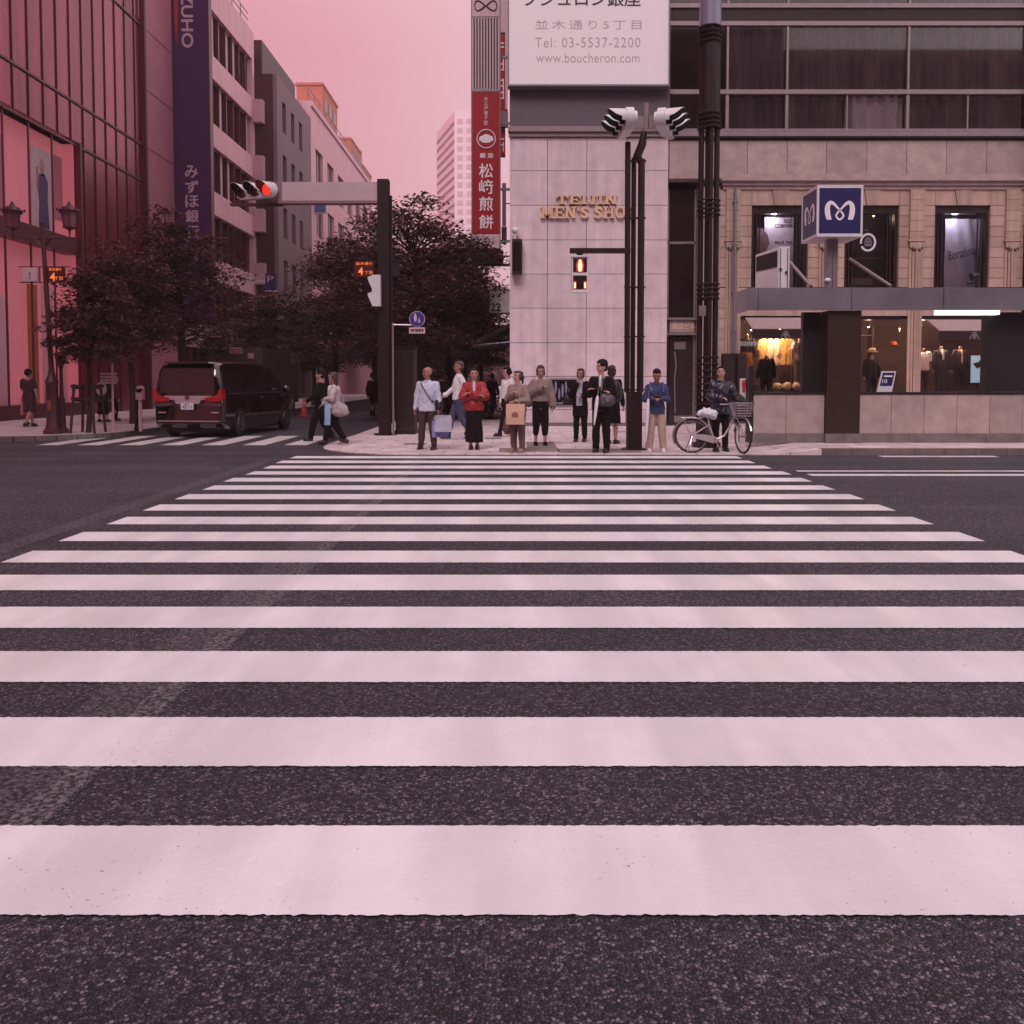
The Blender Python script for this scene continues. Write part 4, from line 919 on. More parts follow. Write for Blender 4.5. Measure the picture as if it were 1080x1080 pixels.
# the other side of the avenue, behind the viewer: it closes the street and shows in the shop windows
for (x0, x1, h, m_, lab) in ((-60, -22, 34, 'c', 'plain pale building across the avenue behind the viewer to the left'), (-21.8, 2, 36, 'd', 'dark building across the avenue directly behind the viewer'), (2.2, 26, 35, 'm', 'mauve building across the avenue behind the viewer to the right'), (26.2, 60, 33, 'c', 'plain pale building across the avenue far behind to the right')):
    b_ = thing('opposite_building', ((x0 + x1) / 2, -32, 0), lab, 'building')
    G().box(x0, x1, -44, -30.3, 0, h).build('wall', {'c': mt_fabric, 'd': mt_maroon, 'm': mt_mauve}[m_], b_)
    g = G()
    for z in range(int(h / 3.6)):
        x = x0 + 1
        while x < x1 - 2.5: g.box(x, x + 2.4, -30.29, -30.2, .8 + z * 3.6, 3.0 + z * 3.6); x += 4
    each(g, 'window', mt_wgl, b_)
# ------------------------------------------------------------ subway entrance
YW = 18.2
se = thing('subway_entrance', (8.5, 19.5, SR), 'subway entrance with granite parapet, dark pillars and a flat metal canopy', 'subway entrance')
def X_(px, Y=YW): return AX(px, Y)
zt = AZ(416, YW); zb = AZ(457.5, YW)
g = G()
for a, b_ in ((795, 829.5), (829.5, 870)): g.box(X_(a) + .005, X_(b_) - .005, YW, YW + .2, zb + .005, zt)
g.build('parapet', mt_granite2, se)
g = G(); px = 906
while px < 1180: g.box(X_(px) + .005, X_(px + 34.7) - .005, YW, YW + .2, zb + .005, zt); px += 34.7
g.build('parapet', mt_granite2, se)
g = G()
for a, b_ in ((794, 829.5), (829.5, 870), (906, 960), (960, 1040), (1040, 1180)): g.box(X_(a) + .004, X_(b_) - .004, YW - .03, YW + .2, SR, zb)
g.box(X_(869), X_(888) - .004, YW - .16, YW + .2, SR, zb + .01).box(X_(888) + .004, X_(907), YW - .16, YW + .2, SR, zb + .01)
g.build('plinth', mt_kerb, se)
G().box(X_(793), X_(1180), YW - .02, YW + .22, zt + .001, zt + .05).build('coping', mt_black, se)
G().box(X_(790), X_(794.8), YW + .0, YW + .25, SR, zt + .6).build('end_post', mt_black, se)
zc1 = AZ(303.5, 18.0); zc0 = AZ(327, 18.0)
pl = G().box(X_(870.5), X_(905.5), YW - .1, YW + .3, zb + .011, zc0 - .002).build('pillar', M('dark olive pillar', (.035, .018, .014), rough=.35, var=.2), se)
G().box(X_(850.5), X_(869.5), YW + .25, YW + .4, zt + .052, zc0 - .01).build('pillar', mt_black, se)
G().box(X_(1047), X_(1180), YW + .25, YW + .5, zt + .052, zc0 - .01).build('pillar', mt_black, se)
cn = G(); xa = X_(787, 18.0)
def rb(x0, x1): cn.box(x0, x1, 18.0, 18.06, zc0, zc1)
rb(xa, AX(798.5, 18)); rb(AX(799, 18), AX(896.5, 18)); rb(AX(897.3, 18), AX(993, 18)); rb(AX(994, 18), AX(1200, 18))
cn.box(xa, xa + .06, 18.065, 19.1, zc0, zc1 - .01)
cn = cn.build('canopy', mt_canopy, se)
G().box(xa + .07, AX(1200, 18), 18.07, 19.1, zc0 + .12, zc1 - .05).build('soffit', mt_dark, cn)
# struts and wires above the canopy
g = G()
Yc = 18.3
for (p0, p1) in (((823.5, 267.5), (854, 302)), ((894, 273), (938, 302))):
    G().tube([(AX(p0[0], Yc + 1.2), Yc + 1.2, AZ(p0[1], Yc + 1.2)), (AX(p1[0], Yc), Yc, AZ(p1[1], Yc))], .035, 8).build('strut', mt_metal, se)
lt = G().box(AX(986, 18.3), AX(1050, 18.3), 18.2, 18.4, AZ(332, 18.3), AZ(322.5, 18.3))
lt.build('tube_light', M('lit tube light', (.9, .85, .8), emit=(1, .93, .85), es=1.6), se)
# cube sign
Yq = 18.6
ms_ = thing('cube_sign', (AX(880, Yq), Yq, zc1), 'navy cube sign with the white M emblem on a post above the canopy', 'sign')
x0, x1 = AX(859, Yq), AX(907, Yq); z0, z1 = AZ(248.5, Yq), AZ(196, Yq); dpt = x1 - x0; e_ = .045
rot0 = 0
g = G()
for xx in (x0, x1 - e_):
    for yy_ in (Yq, Yq + dpt - e_): g.box(xx, xx + e_, yy_, yy_ + e_, z0, z1)
for zz_ in (z0 - .02, z1):
    g.box(x0 - .0, x1 + .0, Yq, Yq + dpt, zz_, zz_ + .02)
for zz_ in (z0, z1 - e_):
    g.box(x0 + e_, x1 - e_, Yq + .001, Yq + .03, zz_, zz_ + e_); g.box(x0 + .001, x0 + .03, Yq + e_, Yq + dpt - e_, zz_, zz_ + e_); g.box(x1 - .031, x1 - .001, Yq + e_, Yq + dpt - e_, zz_, zz_ + e_)
g.build('frame', mt_white, ms_)
bx = G().box(x0 + .012, x1 - .012, Yq + .012, Yq + dpt - .012, z0 + .012, z1 - .012).build('panel', mt_navy, ms_)
def m_logo():
    """two outward-leaning legs joined by a small loop in the middle, as a ribbon of changing width"""
    P = [(-.74, -.62, .17), (-.86, -.15, .19), (-.86, .32, .17), (-.66, .58, .13), (-.42, .48, .10), (-.2, .26, .075), (.0, .04, .062), (.18, -.16, .062), (.25, -.38, .065), (.0, -.6, .065), (-.25, -.38, .065), (-.18, -.16, .062), (.0, .04, .062), (.2, .26, .075), (.42, .48, .10), (.66, .58, .13), (.86, .32, .17), (.86, -.15, .19), (.74, -.62, .17)]
    P_old = [(-1.0, -.78, .20), (-1.06, -.35, .21), (-1.0, .25, .20), (-.78, .62, .17), (-.5, .66, .13), (-.22, .38, .10), (.02, .02, .09), (.22, -.28, .09), (.25, -.52, .09), (.0, -.72, .09), (-.25, -.52, .09), (-.22, -.28, .09), (-.02, .02, .09), (.22, .38, .10), (.5, .66, .13), (.78, .62, .17), (1.0, .25, .20), (1.06, -.35, .21), (1.0, -.78, .20)]
    pts = []
    for i in range(len(P) - 1):
        p0, p1, p2, p3 = [Vector(P[max(0, min(len(P) - 1, i + k))]) for k in (-1, 0, 1, 2)]
        for s_ in range(5):
            t = s_ / 5; pts.append(.5 * ((2 * p1) + (-p0 + p2) * t + (2 * p0 - 5 * p1 + 4 * p2 - p3) * t * t + (-p0 + 3 * p1 - 3 * p2 + p3) * t ** 3))
    pts.append(Vector(P[-1])); out = []
    for i, p in enumerate(pts):
        d = (pts[min(i + 1, len(pts) - 1)] - pts[max(0, i - 1)]); d = Vector((d.x, d.y)).normalized(); n_ = Vector((-d.y, d.x)) * p.z
        if i in (0, len(pts) - 1): n_ = Vector((p.z, .0)) * (1 if n_.x > 0 else -1)
        out.append(((p.x + n_.x, p.y + n_.y), (p.x - n_.x, p.y - n_.y)))
    return out
ribbon = m_logo(); sc_ = dpt * .31; cx_, cz_ = (x0 + x1) / 2, (z0 + z1) / 2
g = G(); vs = []
for a, b_ in ribbon: vs += [(cx_ + a[0] * sc_, Yq + .008, cz_ + a[1] * sc_), (cx_ + b_[0] * sc_, Yq + .008, cz_ + b_[1] * sc_)]
g.add(vs, [(2 * i, 2 * i + 1, 2 * i + 3, 2 * i + 2) for i in range(len(ribbon) - 1)])
cy_ = Yq + dpt / 2; vs = []
for a, b_ in ribbon: vs += [(x0 + .008, cy_ - a[0] * sc_, cz_ + a[1] * sc_), (x0 + .008, cy_ - b_[0] * sc_, cz_ + b_[1] * sc_)]
g.add(vs, [(2 * i, 2 * i + 1, 2 * i + 3, 2 * i + 2) for i in range(len(ribbon) - 1)])
g.build('emblem', mt_board, bx, recalc=False)
G().box(AX(876, Yq), AX(882.5, Yq), Yq + .35, Yq + .5, zc1 - .04, z0 - .021).box(AX(883, Yq), AX(888, Yq), Yq + .35, Yq + .5, zc1 - .04, z0 - .021).build('post', mt_metal, ms_)
bxs = thing('box_sign', (AX(819, Yc), Yc + .5, zc1), 'pale slanted box sign with a dark panel standing on the left end of the canopy', 'sign')
xa_, xb_ = AX(808, Yc), AX(819.5, Yc); xe = AX(831, Yc); zh = AZ(260, Yc)
G().prism([(xb_, Yc), (xe, Yc), (xe, Yc + .9), (xb_ - .0, Yc + .9)], zc1 - .04, zh, 'z').build('case', mt_white, bxs)
# slanted side face toward the left
G().add([(xb_ - .002, Yc, zc1 - .04), (xa_, Yc + .9, zc1 - .04), (xa_, Yc + .9, zh - .05), (xb_ - .002, Yc, zh), (xb_ - .002, Yc + .9, zc1 - .04), (xb_ - .002, Yc + .9, zh - .05)], [(0, 1, 2, 3), (1, 4, 5, 2), (3, 2, 5), (0, 4, 1)]).build('side_case', mt_board, bxs)
G().add([(xb_ - .02, Yc + .03, zh - .08), (xa_ - .0, Yc + .86, zh - .1), (xa_ - .0, Yc + .86, zh - .42), (xb_ - .02, Yc + .03, zh - .42)], [(0, 1, 2, 3)]).build('dark_panel', mt_ink, bxs, recalc=False)
g = G()
for x, z in ((AX(821.5, Yc), AZ(284, Yc)), (AX(827.5, Yc), AZ(287.5, Yc))): g.cyl((x, Yc - .03, z), (x, Yc - .001, z), .03, n=8)
g.box(xb_ + .03, xb_ + .045, Yc - .01, Yc - .001, zc1 + .02, zh - .04).box(xe - .05, xe - .035, Yc - .01, Yc - .001, zc1 + .02, zh - .04); g.build('bolts', mt_ink, bxs)
sp_ = thing('floodlight', (AX(1024, Yc), Yc, zc1), 'small black floodlight clamp on the canopy edge below the script banner', 'floodlight')
G().tube([(AX(1018, Yc), Yc, AZ(299, Yc)), (AX(1024, Yc), Yc, AZ(297, Yc)), (AX(1029, Yc), Yc, AZ(291, Yc))], .04, 8).cyl((AX(1029, Yc), Yc, zc1), (AX(1029, Yc), Yc, AZ(288, Yc)), .03, n=8).build('bracket', mt_black, sp_)
G().cyl((AX(1022, Yc), Yc, AZ(292, Yc)), (AX(1029, Yc), Yc, AZ(290, Yc)), .09, .05).build('head', mt_black, sp_, smooth=True)
for (pxa, lab) in ((871, 'small white floodlight on the canopy beneath the cube sign'),):
    f_ = thing('floodlight', (AX(pxa, Yc), Yc, zc1), lab, 'floodlight')
    G().cyl((AX(pxa, Yc), Yc, zc1 - .03), (AX(pxa, Yc), Yc, AZ(298, Yc)), .02, n=8).build('stem', mt_grey, f_)
    G().ell((AX(pxa, Yc), Yc, AZ(296, Yc)), (.07, .09, .06)).build('head', mt_white, f_, smooth=True)
# signs standing behind the parapet
s = thing('leaning_board', (AX(936, YW + .5), YW + .5, zt + .05), 'blue and white notice board leaning behind the parapet', 'notice board')
Yl = YW + .12; za, zb_ = zt + .052, AZ(391.5, Yl)
pts = [(AX(925, Yl), za), (AX(941, Yl), za), (AX(945, Yl), zb_), (AX(930, Yl), zb_)]
b_ = G().prism(pts, Yl, Yl + .03).build('panel', mt_white, s)
G().prism([(AX(928, Yl), AZ(407, Yl)), (AX(940.5, Yl), AZ(407, Yl)), (AX(943.5, Yl), AZ(393, Yl)), (AX(931, Yl), AZ(393, Yl))], Yl - .006, Yl - .001).build('navy_field', mt_navy, b_)
lettering('10', 1, (AX(933, Yl), Yl - .01, AZ(402, Yl)), mt_board, b_, fit=(.1, .08)); G().box(AX(932, Yl), AX(941, Yl), Yl - .012, Yl - .007, AZ(397.5, Yl), AZ(396, Yl)).build('text_row', mt_board, b_)
s = thing('poster_board', (AX(789, 18.5), 18.5, SR), 'red and white paper poster at the left end of the parapet', 'poster')
Yp = 18.5; b_ = G().box(AX(780.5, Yp), AX(789.5, Yp), Yp, Yp + .02, AZ(424, Yp), AZ(399, Yp)).build('paper', mt_white, s)
G().ell((AX(785, Yp), Yp - .004, AZ(405, Yp)), (.06, .004, .09), 10, 6).box(AX(783, Yp), AX(786, Yp), Yp - .006, Yp - .001, AZ(414, Yp), AZ(408, Yp)).build('red_print', mt_redp, b_)
G().box(AX(780, Yp), AX(781, Yp), Yp + .021, Yp + .05, SR, AZ(399, Yp)).build('stand', mt_black, s)

# ------------------------------------------------------------ poles
def clamp_rings(g, x, y, zs, r, t=.035):
    for z in zs: g.torus((x, y, z), r, t * .55, (0, 0, 1), 20, 6)
YP = 18.3; xp_ = AX(745.5, YP)
sl = thing('street_lamp_pole', (xp_, YP, SE), 'tall clustered dark brown tube pole with grey upper shaft and ring clamps', 'pole')
zj = AZ(30, YP)
g = G()
for dx in (-.165, .165): g.cyl((xp_ + dx, YP, SE), (xp_ + dx, YP, zj), .06, n=14)
g.cyl((xp_ - .0, YP - .16, SE), (xp_ - .0, YP - .16, zj), .055, n=14).cyl((xp_, YP + .15, SE), (xp_, YP + .15, zj), .05, n=14)
g.cyl((xp_, YP, SE), (xp_, YP, 1.0), .13, n=14).cyl((xp_, YP, AZ(134, YP)), (xp_, YP, zj), .2, n=20).cyl((xp_, YP, SE), (xp_, YP, .12), .3, n=20)
g.build('tubes', mt_pole, sl, smooth=True)
G().cyl((xp_, YP, zj - .0), (xp_, YP, 16), .225, n=24).build('shaft', mt_gpole, sl, smooth=True)
g = G()
for base in (30, 121, 212, 300):
    clamp_rings(g, xp_, YP, [AZ(base + k * 5, YP) for k in range(4)], .235); g.build('ring_clamps', mt_pole, sl, smooth=True); g = G()
clamp_rings(g, xp_, YP, [AZ(377 + k * 7, YP) for k in range(10)], .235)
g.build('ring_clamps', mt_pole, sl, smooth=True)
G().box(xp_ - .23, xp_ - .1, YP - .3, YP - .22, AZ(334, YP), AZ(323.5, YP)).build('junction_box', mt_metal, sl)

def signal_head(parent, name='signal_head', lit=None, body=mt_white):
    """horizontal three-lamp head along local x, facing -y; built about the world origin then placed by its part transform"""
    g = G(); R_ = .2
    prof = arc(-.42, 0, R_, 90, 270, 10) + arc(.42, 0, R_, -90, 90, 10)
    g.prism(prof, -.05, .10, 'y'); g.prism([(x * .9, z * .72) for x, z in prof], .10, .17, 'y')
    for k in (-1, 0, 1): g.torus((k * .41, -.05, 0), .165, .012, (0, 1, 0), 24, 6)
    h = g.build(name, body, parent, smooth=True, local=True)
    for k in (-1, 0, 1):
        v = G(); n = 20; vs = []
        for i in range(n + 1):
            a = R(-28 + 236 * i / n); ln = .36 * (.35 + .65 * max(0, math.sin(a)) ** .6) if math.sin(a) > 0 else .09
            for yy_, rr in ((-.05, .163), (-.05 - ln, .168), (-.05 - ln, .176), (-.05, .176)): vs.append((k * .41 + rr * math.cos(a), yy_, rr * math.sin(a)))
        v.add(vs, [(4 * i + j, 4 * (i + 1) + j, 4 * (i + 1) + (j + 1) % 4, 4 * i + (j + 1) % 4) for i in range(n) for j in range(4)], 0)
        v.m = [1 if idx % 4 == 0 else 0 for idx in range(len(v.f))]
        v.build('visor', [body, mt_black], h, smooth=True, recalc=False, local=True)
        L_ = G(); L_.ell((k * .41, -.055, 0), (.15, .03, .15), 20, 8)
        L_.build('lens', lit if (k == 1 and lit) else mt_lens, h, smooth=True, local=True)
    return h
mt_lens = M('dark signal lens', (.03, .012, .014), rough=.15)
mt_lit = M('lit red lens', (.6, .02, .01), rough=.3, emit=(1, .03, .015), es=1.0)
# signal pole by the crossing
YS = 17.6; xs = AX(669, YS)
sp = thing('signal_pole', (xs, YS, SE), 'dark brown slotted signal pole carrying two white signal heads by the waiting crowd', 'traffic signal')
z_b = AZ(413, YS)
G().box(xs - .145, xs + .145, YS - .145, YS + .145, SE, z_b).cyl((xs, YS, SE), (xs, YS, SE + .03), .26, n=20).build('base', mt_pole, sp)
g = G()
zt_ = AZ(150, YS)
g.cyl((xs - .15, YS, z_b - .02), (xs - .16, YS, zt_), .058, n=12).cyl((xs + .12, YS, z_b - .02), (xs + .12, YS, AZ(168, YS)), .07, n=12).cyl((xs - .02, YS + .12, z_b - .02), (xs - .02, YS + .12, AZ(165, YS)), .05, n=12)
g.cyl((xs - .01, YS - .02, z_b - .02), (xs - .01, YS - .02, AZ(165, YS)), .022, n=8)
g.tube([(xs + .12, YS, AZ(172, YS)), (xs + .03, YS, AZ(165, YS)), (xs + .13, YS, AZ(152, YS)), (xs + .17, YS, AZ(139, YS))], [.07, .09, .085, .06], 12)
g.build('tubes', mt_pole, sp, smooth=True)
g = G()
for py in (170, 230, 303, 355, 411): G().box(xs - .22, xs + .21, YS - .04, YS + .04, AZ(py, YS) - .015, AZ(py, YS) + .015).build('tie', mt_pole, sp)
zh = AZ(130, YS); xm = AX(679.5, YS)
G().box(xm - .04, xm + .04, YS - .05, YS + .05, AZ(139, YS), AZ(109, YS)).box(xm - .27, xm - .05, YS - .08, YS + .08, zh - .12, zh + .12).box(xm + .05, xm + .27, YS - .08, YS + .08, zh - .12, zh + .12).build('bracket', mt_metal, sp)
for sg in (-1, 1):
    h = signal_head(sp); h.location = (xm - xs + sg * .44, .05, zh - SE - .0); h.rotation_euler = (0, 0, R(-87) if sg < 0 else R(70))
# pedestrian arm and lamp
za = AZ(264.5, YS)
G().box(AX(600.5, YS), xs - .1, YS - .05, YS + .05, za - .05, za + .05).prism([(AX(607, YS), za - .05), (AX(615, YS), za - .05), (AX(612, YS), za - .12), (AX(610, YS), za - .12)], YS - .04, YS + .04).build('arm', mt_pole, sp)
pc = (AX(611, YS)); zp1, zp0 = AZ(270.5, YS), AZ(308.5, YS); hw = .165
ph = thing('pedestrian_signal', (pc, YS, zp0), 'two lamp pedestrian signal lit red under the arm of the dark signal pole', 'pedestrian signal')
G().box(pc - hw, pc + hw, YS - .08, YS + .12, zp0, zp1).box(pc - hw - .01, pc + hw + .01, YS - .16, YS - .081, zp0 - .012, zp0 + .02).box(pc - hw - .01, pc + hw + .01, YS - .11, YS - .081, zp1 - .02, zp1 + .01).build('case', mt_white, ph)
mt_redglow = M('red glow field', (.3, .01, .01), emit=(.7, .02, .01), es=.5); mt_amber = M('lit figure', (.9, .5, .3), emit=(1, .62, .34), es=1.1)
zz = lambda py: AZ(py, YS)
G().box(pc - .14, pc + .14, YS - .09, YS - .082, zz(287.5), zz(273)).box(pc - .14, pc + .14, YS - .09, YS - .082, zz(305.5), zz(291)).build('lamp_field', mt_lens, ph)
G().prism([(pc - .07, zz(287)), (pc + .07, zz(287)), (pc + .085, zz(280)), (pc + .05, zz(274)), (pc - .05, zz(274)), (pc - .085, zz(280))], YS - .096, YS - .091).build('red_glow', mt_redglow, ph)
for s_ in (-1, 1): G().box(pc + s_ * .075, pc + s_ * .135, YS - .096, YS - .091, zz(305), zz(297)).build('red_glow', mt_redglow, ph)
g = G(); g.ell((pc, YS - .105, zz(276)), (.028, .01, .03), 12, 8); g.prism([(pc - .045, zz(281.5)), (pc - .035, zz(277.5)), (pc + .035, zz(277.5)), (pc + .045, zz(281.5)), (pc + .03, zz(287)), (pc + .005, zz(287)), (pc, zz(283.5)), (pc - .005, zz(287)), (pc - .03, zz(287))], YS - .104, YS - .098)
g.box(pc - .12, pc - .085, YS - .104, YS - .098, zz(304.5), zz(298.5)).box(pc + .085, pc + .12, YS - .104, YS - .098, zz(304.5), zz(298.5)).build('figure', mt_amber, ph)
# left traffic pole
YQ = 22.3; xq = AX(406.5, YQ)
tp = thing('traffic_pole', (xq, YQ, SE), 'thick maroon pole with a long white arm reaching left to a red light', 'traffic signal')
ztp = AZ(190, YQ)
G().box(xq - .16, xq + .13, YQ - .15, YQ + .15, SE, ztp).cyl((xq - .01, YQ, SE), (xq - .01, YQ, SE + .04), .3, n=16).box(xq + .131, xq + .2, YQ - .04, YQ + .04, SE + .3, ztp - .4).build('pole', mt_pole, tp)
za0, za1 = AZ(212.5, YQ), AZ(193, YQ); xl = AX(301, YQ)
G().box(xl, xq - .165, YQ - .12, YQ + .12, za0, za1).build('arm', M('arm cover panel', (.50, .36, .39), rough=.5, var=.06, scale=3), tp)
G().box(xl - .1, xq - .165, YQ - .14, YQ + .14, za0 - .07, za0 - .002).box(xl - .3, xl - .002, YQ - .1, YQ + .1, za0, za1).build('arm_trim', mt_mauve, tp)
h = signal_head(tp, lit=mt_lit); h.location = (AX(273, YQ) - xq, -.05, (za0 + za1) / 2 - SE + .02); h.rotation_euler = (0, 0, R(-24))
G().box(AX(245, YQ), AX(300, YQ), YQ + .0, YQ + .15, za0 - .10, za0 - .04).build('head_rail', mt_maroon, tp)
# side-on pedestrian head
g = G(); xk = AX(398.5, YQ)
g.box(xk - .08, xk + .13, YQ - .35, YQ - .16, AZ(324, YQ), AZ(291.5, YQ))
for a, b_ in ((292, 306), (309, 323)): g.prism([(xk - .08, AZ(a, YQ)), (xk - .19, AZ(a + 2, YQ)), (xk - .18, AZ(a + 5, YQ)), (xk - .08, AZ(b_, YQ))], YQ - .35, YQ - .16)
g.build('pedestrian_head', mt_white, tp)
mt_led = M('LED glow', (.8, .2, .05), emit=(1, .25, .06), es=.5)
def led_sign(px0, px1, py0, py1, Y, root, extra):
    xa, xb = AX(px0, Y), AX(px1, Y); s_ = G().box(xa, xb, Y - .1, Y + .02, AZ(py1, Y), AZ(py0, Y)).build('led_sign', M('LED panel', (.09, .015, .015), rough=.3), root)
    lettering('並木通り', 1, ((xa + xb) / 2, Y - .105, AZ(py0 + 2.6, Y)), mt_led, s_, fit=((xb - xa) * .8, .075)); lettering('4', 1, (xa + (xb - xa) * .33, Y - .105, AZ(py0 + 10.5, Y)), mt_led, s_, fit=(.13, .2), bold=.02)
    lettering('丁目', 1, (xa + (xb - xa) * .72, Y - .105, AZ(py0 + 12, Y)), mt_led, s_, fit=(.2, .08)); return s_
led_sign(375, 396, 276, 293, YQ, tp, 0)
G().box(AX(373, YQ), AX(427, YQ), YQ - .02, YQ + .0, AZ(275.5, YQ), AZ(274.5, YQ)).box(AX(373, YQ), AX(427, YQ), YQ - .02, YQ + .0, AZ(293.2, YQ) , AZ(292.5, YQ)).box(AX(413.5, YQ), AX(422, YQ), YQ - .1, YQ + .0, AZ(292, YQ), AZ(277, YQ)).build('sign_rack', mt_dark, tp)
# blue round sign
bs = thing('round_sign', (AX(414.5, 22), 22, SE), 'blue round pedestrian sign with a white plate on a thin bracket post', 'sign')
xb_ = AX(414.5, 22)
G().cyl((xb_, 22, SE), (xb_, 22, AZ(340, 22)), .025, n=8).tube([(xb_, 22, AZ(342.5, 22)), (AX(434, 22), 22, AZ(343, 22))], .022, 8).build('post', mt_metal, bs)
def round_sign(root, px, py, r, Y):
    x, z = AX(px, Y), AZ(py, Y)
    d = G().cyl((x, Y - .02, z), (x, Y, z), r, n=28).build('disc', mt_letter, root); G().cyl((x, Y - .025, z), (x, Y - .021, z), r * .93, n=28).build('blue_face', M('sign blue', (.04, .03, .22), rough=.4), d)
    g = G(); g.ell((x - r * .25, Y - .03, z + r * .62), (r * .12, .004, r * .13), 10, 6).prism([(x - r * .42, z + r * .1), (x - r * .38, z + r * .48), (x - r * .1, z + r * .48), (x - r * .02, z + r * .1), (x - r * .12, z - r * .3), (x - r * .34, z - r * .3)], Y - .03, Y - .026)
    g.ell((x + r * .25, Y - .03, z - r * .0), (r * .09, .004, r * .1), 10, 6).prism([(x + r * .1, z - r * .45), (x + r * .15, z - r * .12), (x + r * .36, z - r * .12), (x + r * .42, z - r * .45)], Y - .03, Y - .026).build('figures', mt_letter, d)
round_sign(bs, 440.3, 336.5, .2, 21.97)
pl = G().box(AX(431.8, 21.97), AX(448.5, 21.97), 21.95, 21.97, AZ(351.8, 22), AZ(345.4, 22)).build('plate', mt_letter, bs)
lettering('歩行者専用', 1, (AX(440, 21.95), 21.945, AZ(348.6, 22)), mt_ink, pl, fit=(.33, .09), bold=.02)
uc = thing('utility_box', (AX(427, 22.8), 22.8, SE), 'brown street utility cabinet behind the thick maroon pole', 'cabinet')
G().box(AX(417, 22.6), AX(437, 22.6), 22.6, 23.3, SE + .1, AZ(367, 22.6)).build('body', M('brown cabinet', (.035, .014, .012), rough=.6, var=.2), uc)
G().box(AX(416, 22.6), AX(438, 22.6), 22.55, 23.35, SE, SE + .098).box(AX(416, 22.6), AX(438, 22.6), 22.55, 23.35, AZ(367, 22.6) + .002, AZ(366, 22.6) + .03).build('base_and_lid', mt_dark, uc)
G().box(AX(418.5, 22.6), AX(426.4, 22.6), 22.58, 22.598, SE + .2, AZ(371, 22.6)).box(AX(427.3, 22.6), AX(435.5, 22.6), 22.58, 22.598, SE + .2, AZ(371, 22.6)).build('door', mt_dark, uc)
# ------------------------------------------------------------ west pavement furniture
YL = 21.2; xl_ = AX(54.5, YL)
la = thing('ornate_street_lamp', (xl_, YL, .12), 'tall cast iron lamp standard with two hanging lanterns on its cross arm', 'street lamp')
g = G(); zb_ = .12
g.lathe(xl_, YL, [(.22, zb_), (.22, zb_ + .08), (.17, zb_ + .12), (.16, zb_ + .2), (.14, zb_ + .25), (.14, AZ(405, YL)), (.16, AZ(403, YL)), (.13, AZ(400, YL)), (.09, AZ(396, YL)), (.065, AZ(390, YL))], 16)
xt = AX(48.5, YL)
g.tube([(xl_, YL, AZ(391, YL)), (xt, YL, AZ(236, YL))], [.065, .05], 12)
g.lathe(xt, YL, [(.05, AZ(237, YL)), (.06, AZ(236, YL)), (.05, AZ(234, YL)), (.01, AZ(233, YL))], 12)
g.build('column', mt_maroon, la, smooth=True)
g = G(); zz_ = AZ(251, YL); g.tube([(AX(16, YL), YL, zz_), (AX(83, YL), YL, zz_)], .022, 8)
for sg in (-1, 1): g.tube([(xt, YL, zz_ - .2), (xt + sg * .1, YL, zz_ - .15), (xt + sg * .2, YL, zz_)], .03, 8)
g.build('cross_arm', mt_maroon, la, smooth=True)
mt_lgl = M('lantern glass', (.15, .05, .07), rough=.15)
for px in (17.5, 77):
    x = AX(px, YL); zb2 = AZ(240, YL); ln = G().lathe(x, YL, [(.14, zb2), (.19, AZ(224, YL))], 6).build('lantern', mt_lgl, la)
    g = G(); g.lathe(x, YL, [(.02, AZ(250, YL)), (.03, AZ(243, YL)), (.09, AZ(241.5, YL)), (.17, zb2 - .01), (.18, zb2)], 6); g.lathe(x, YL, [(.27, AZ(222.5, YL)), (.25, AZ(224.5, YL)), (.21, AZ(224, YL))], 6); g.lathe(x, YL, [(.27, AZ(222.5, YL)), (.15, AZ(218.5, YL)), (.07, AZ(217, YL)), (.03, AZ(213, YL)), (.0, AZ(212, YL))], 6)
    for k in range(6): a = math.pi * k / 3; g.cyl((x + .14 * math.cos(a), YL + .14 * math.sin(a), zb2), (x + .195 * math.cos(a), YL + .195 * math.sin(a), AZ(224, YL)), .012, n=5)
    for k in range(6): a = math.pi * k / 3 + .5; g.ell((x + .26 * math.cos(a), YL + .26 * math.sin(a), AZ(221.5, YL)), (.03, .03, .04), 6, 5)
    g.build('lantern_frame', mt_maroon, ln)
sg_ = G().box(AX(29, YL), AX(44, YL), YL - .1, YL - .02, AZ(297, YL), AZ(282.5, YL)).build('arrow_sign', mt_letter, la)
xa_ = AX(36.5, YL); G().box(xa_ - .012, xa_ + .012, YL - .106, YL - .101, AZ(295, YL), AZ(289, YL)).prism([(xa_ - .04, AZ(289.5, YL)), (xa_ + .04, AZ(289.5, YL)), (xa_, AZ(287, YL))], YL - .106, YL - .101).build('arrow', mt_mauve, sg_)
g = G()
for py in (281.5, 298): g.box(AX(23, YL), AX(77, YL), YL - .03, YL - .01, AZ(py, YL) - .01, AZ(py, YL) + .01)
for px in (28, 45, 54): g.box(AX(px, YL) - .01, AX(px, YL) + .01, YL - .03, YL - .01, AZ(298, YL), AZ(281.5, YL))
g.build('sign_rack', mt_maroon, la)
led_sign(55, 71, 282, 297, YL, la, 0)
lettering('銀座', 1, (xl_, YL - .145, AZ(427, YL)), M('orange lettering', (.5, .15, .08)), la, fit=(.09, .25))
sp2 = thing('short_lamp_post', (AX(64.5, YL + .3), YL + .3, .12), 'short dark post with a lantern shaped head beside the cast iron lamp standard', 'post')
x = AX(64.5, YL + .3); Y_ = YL + .3
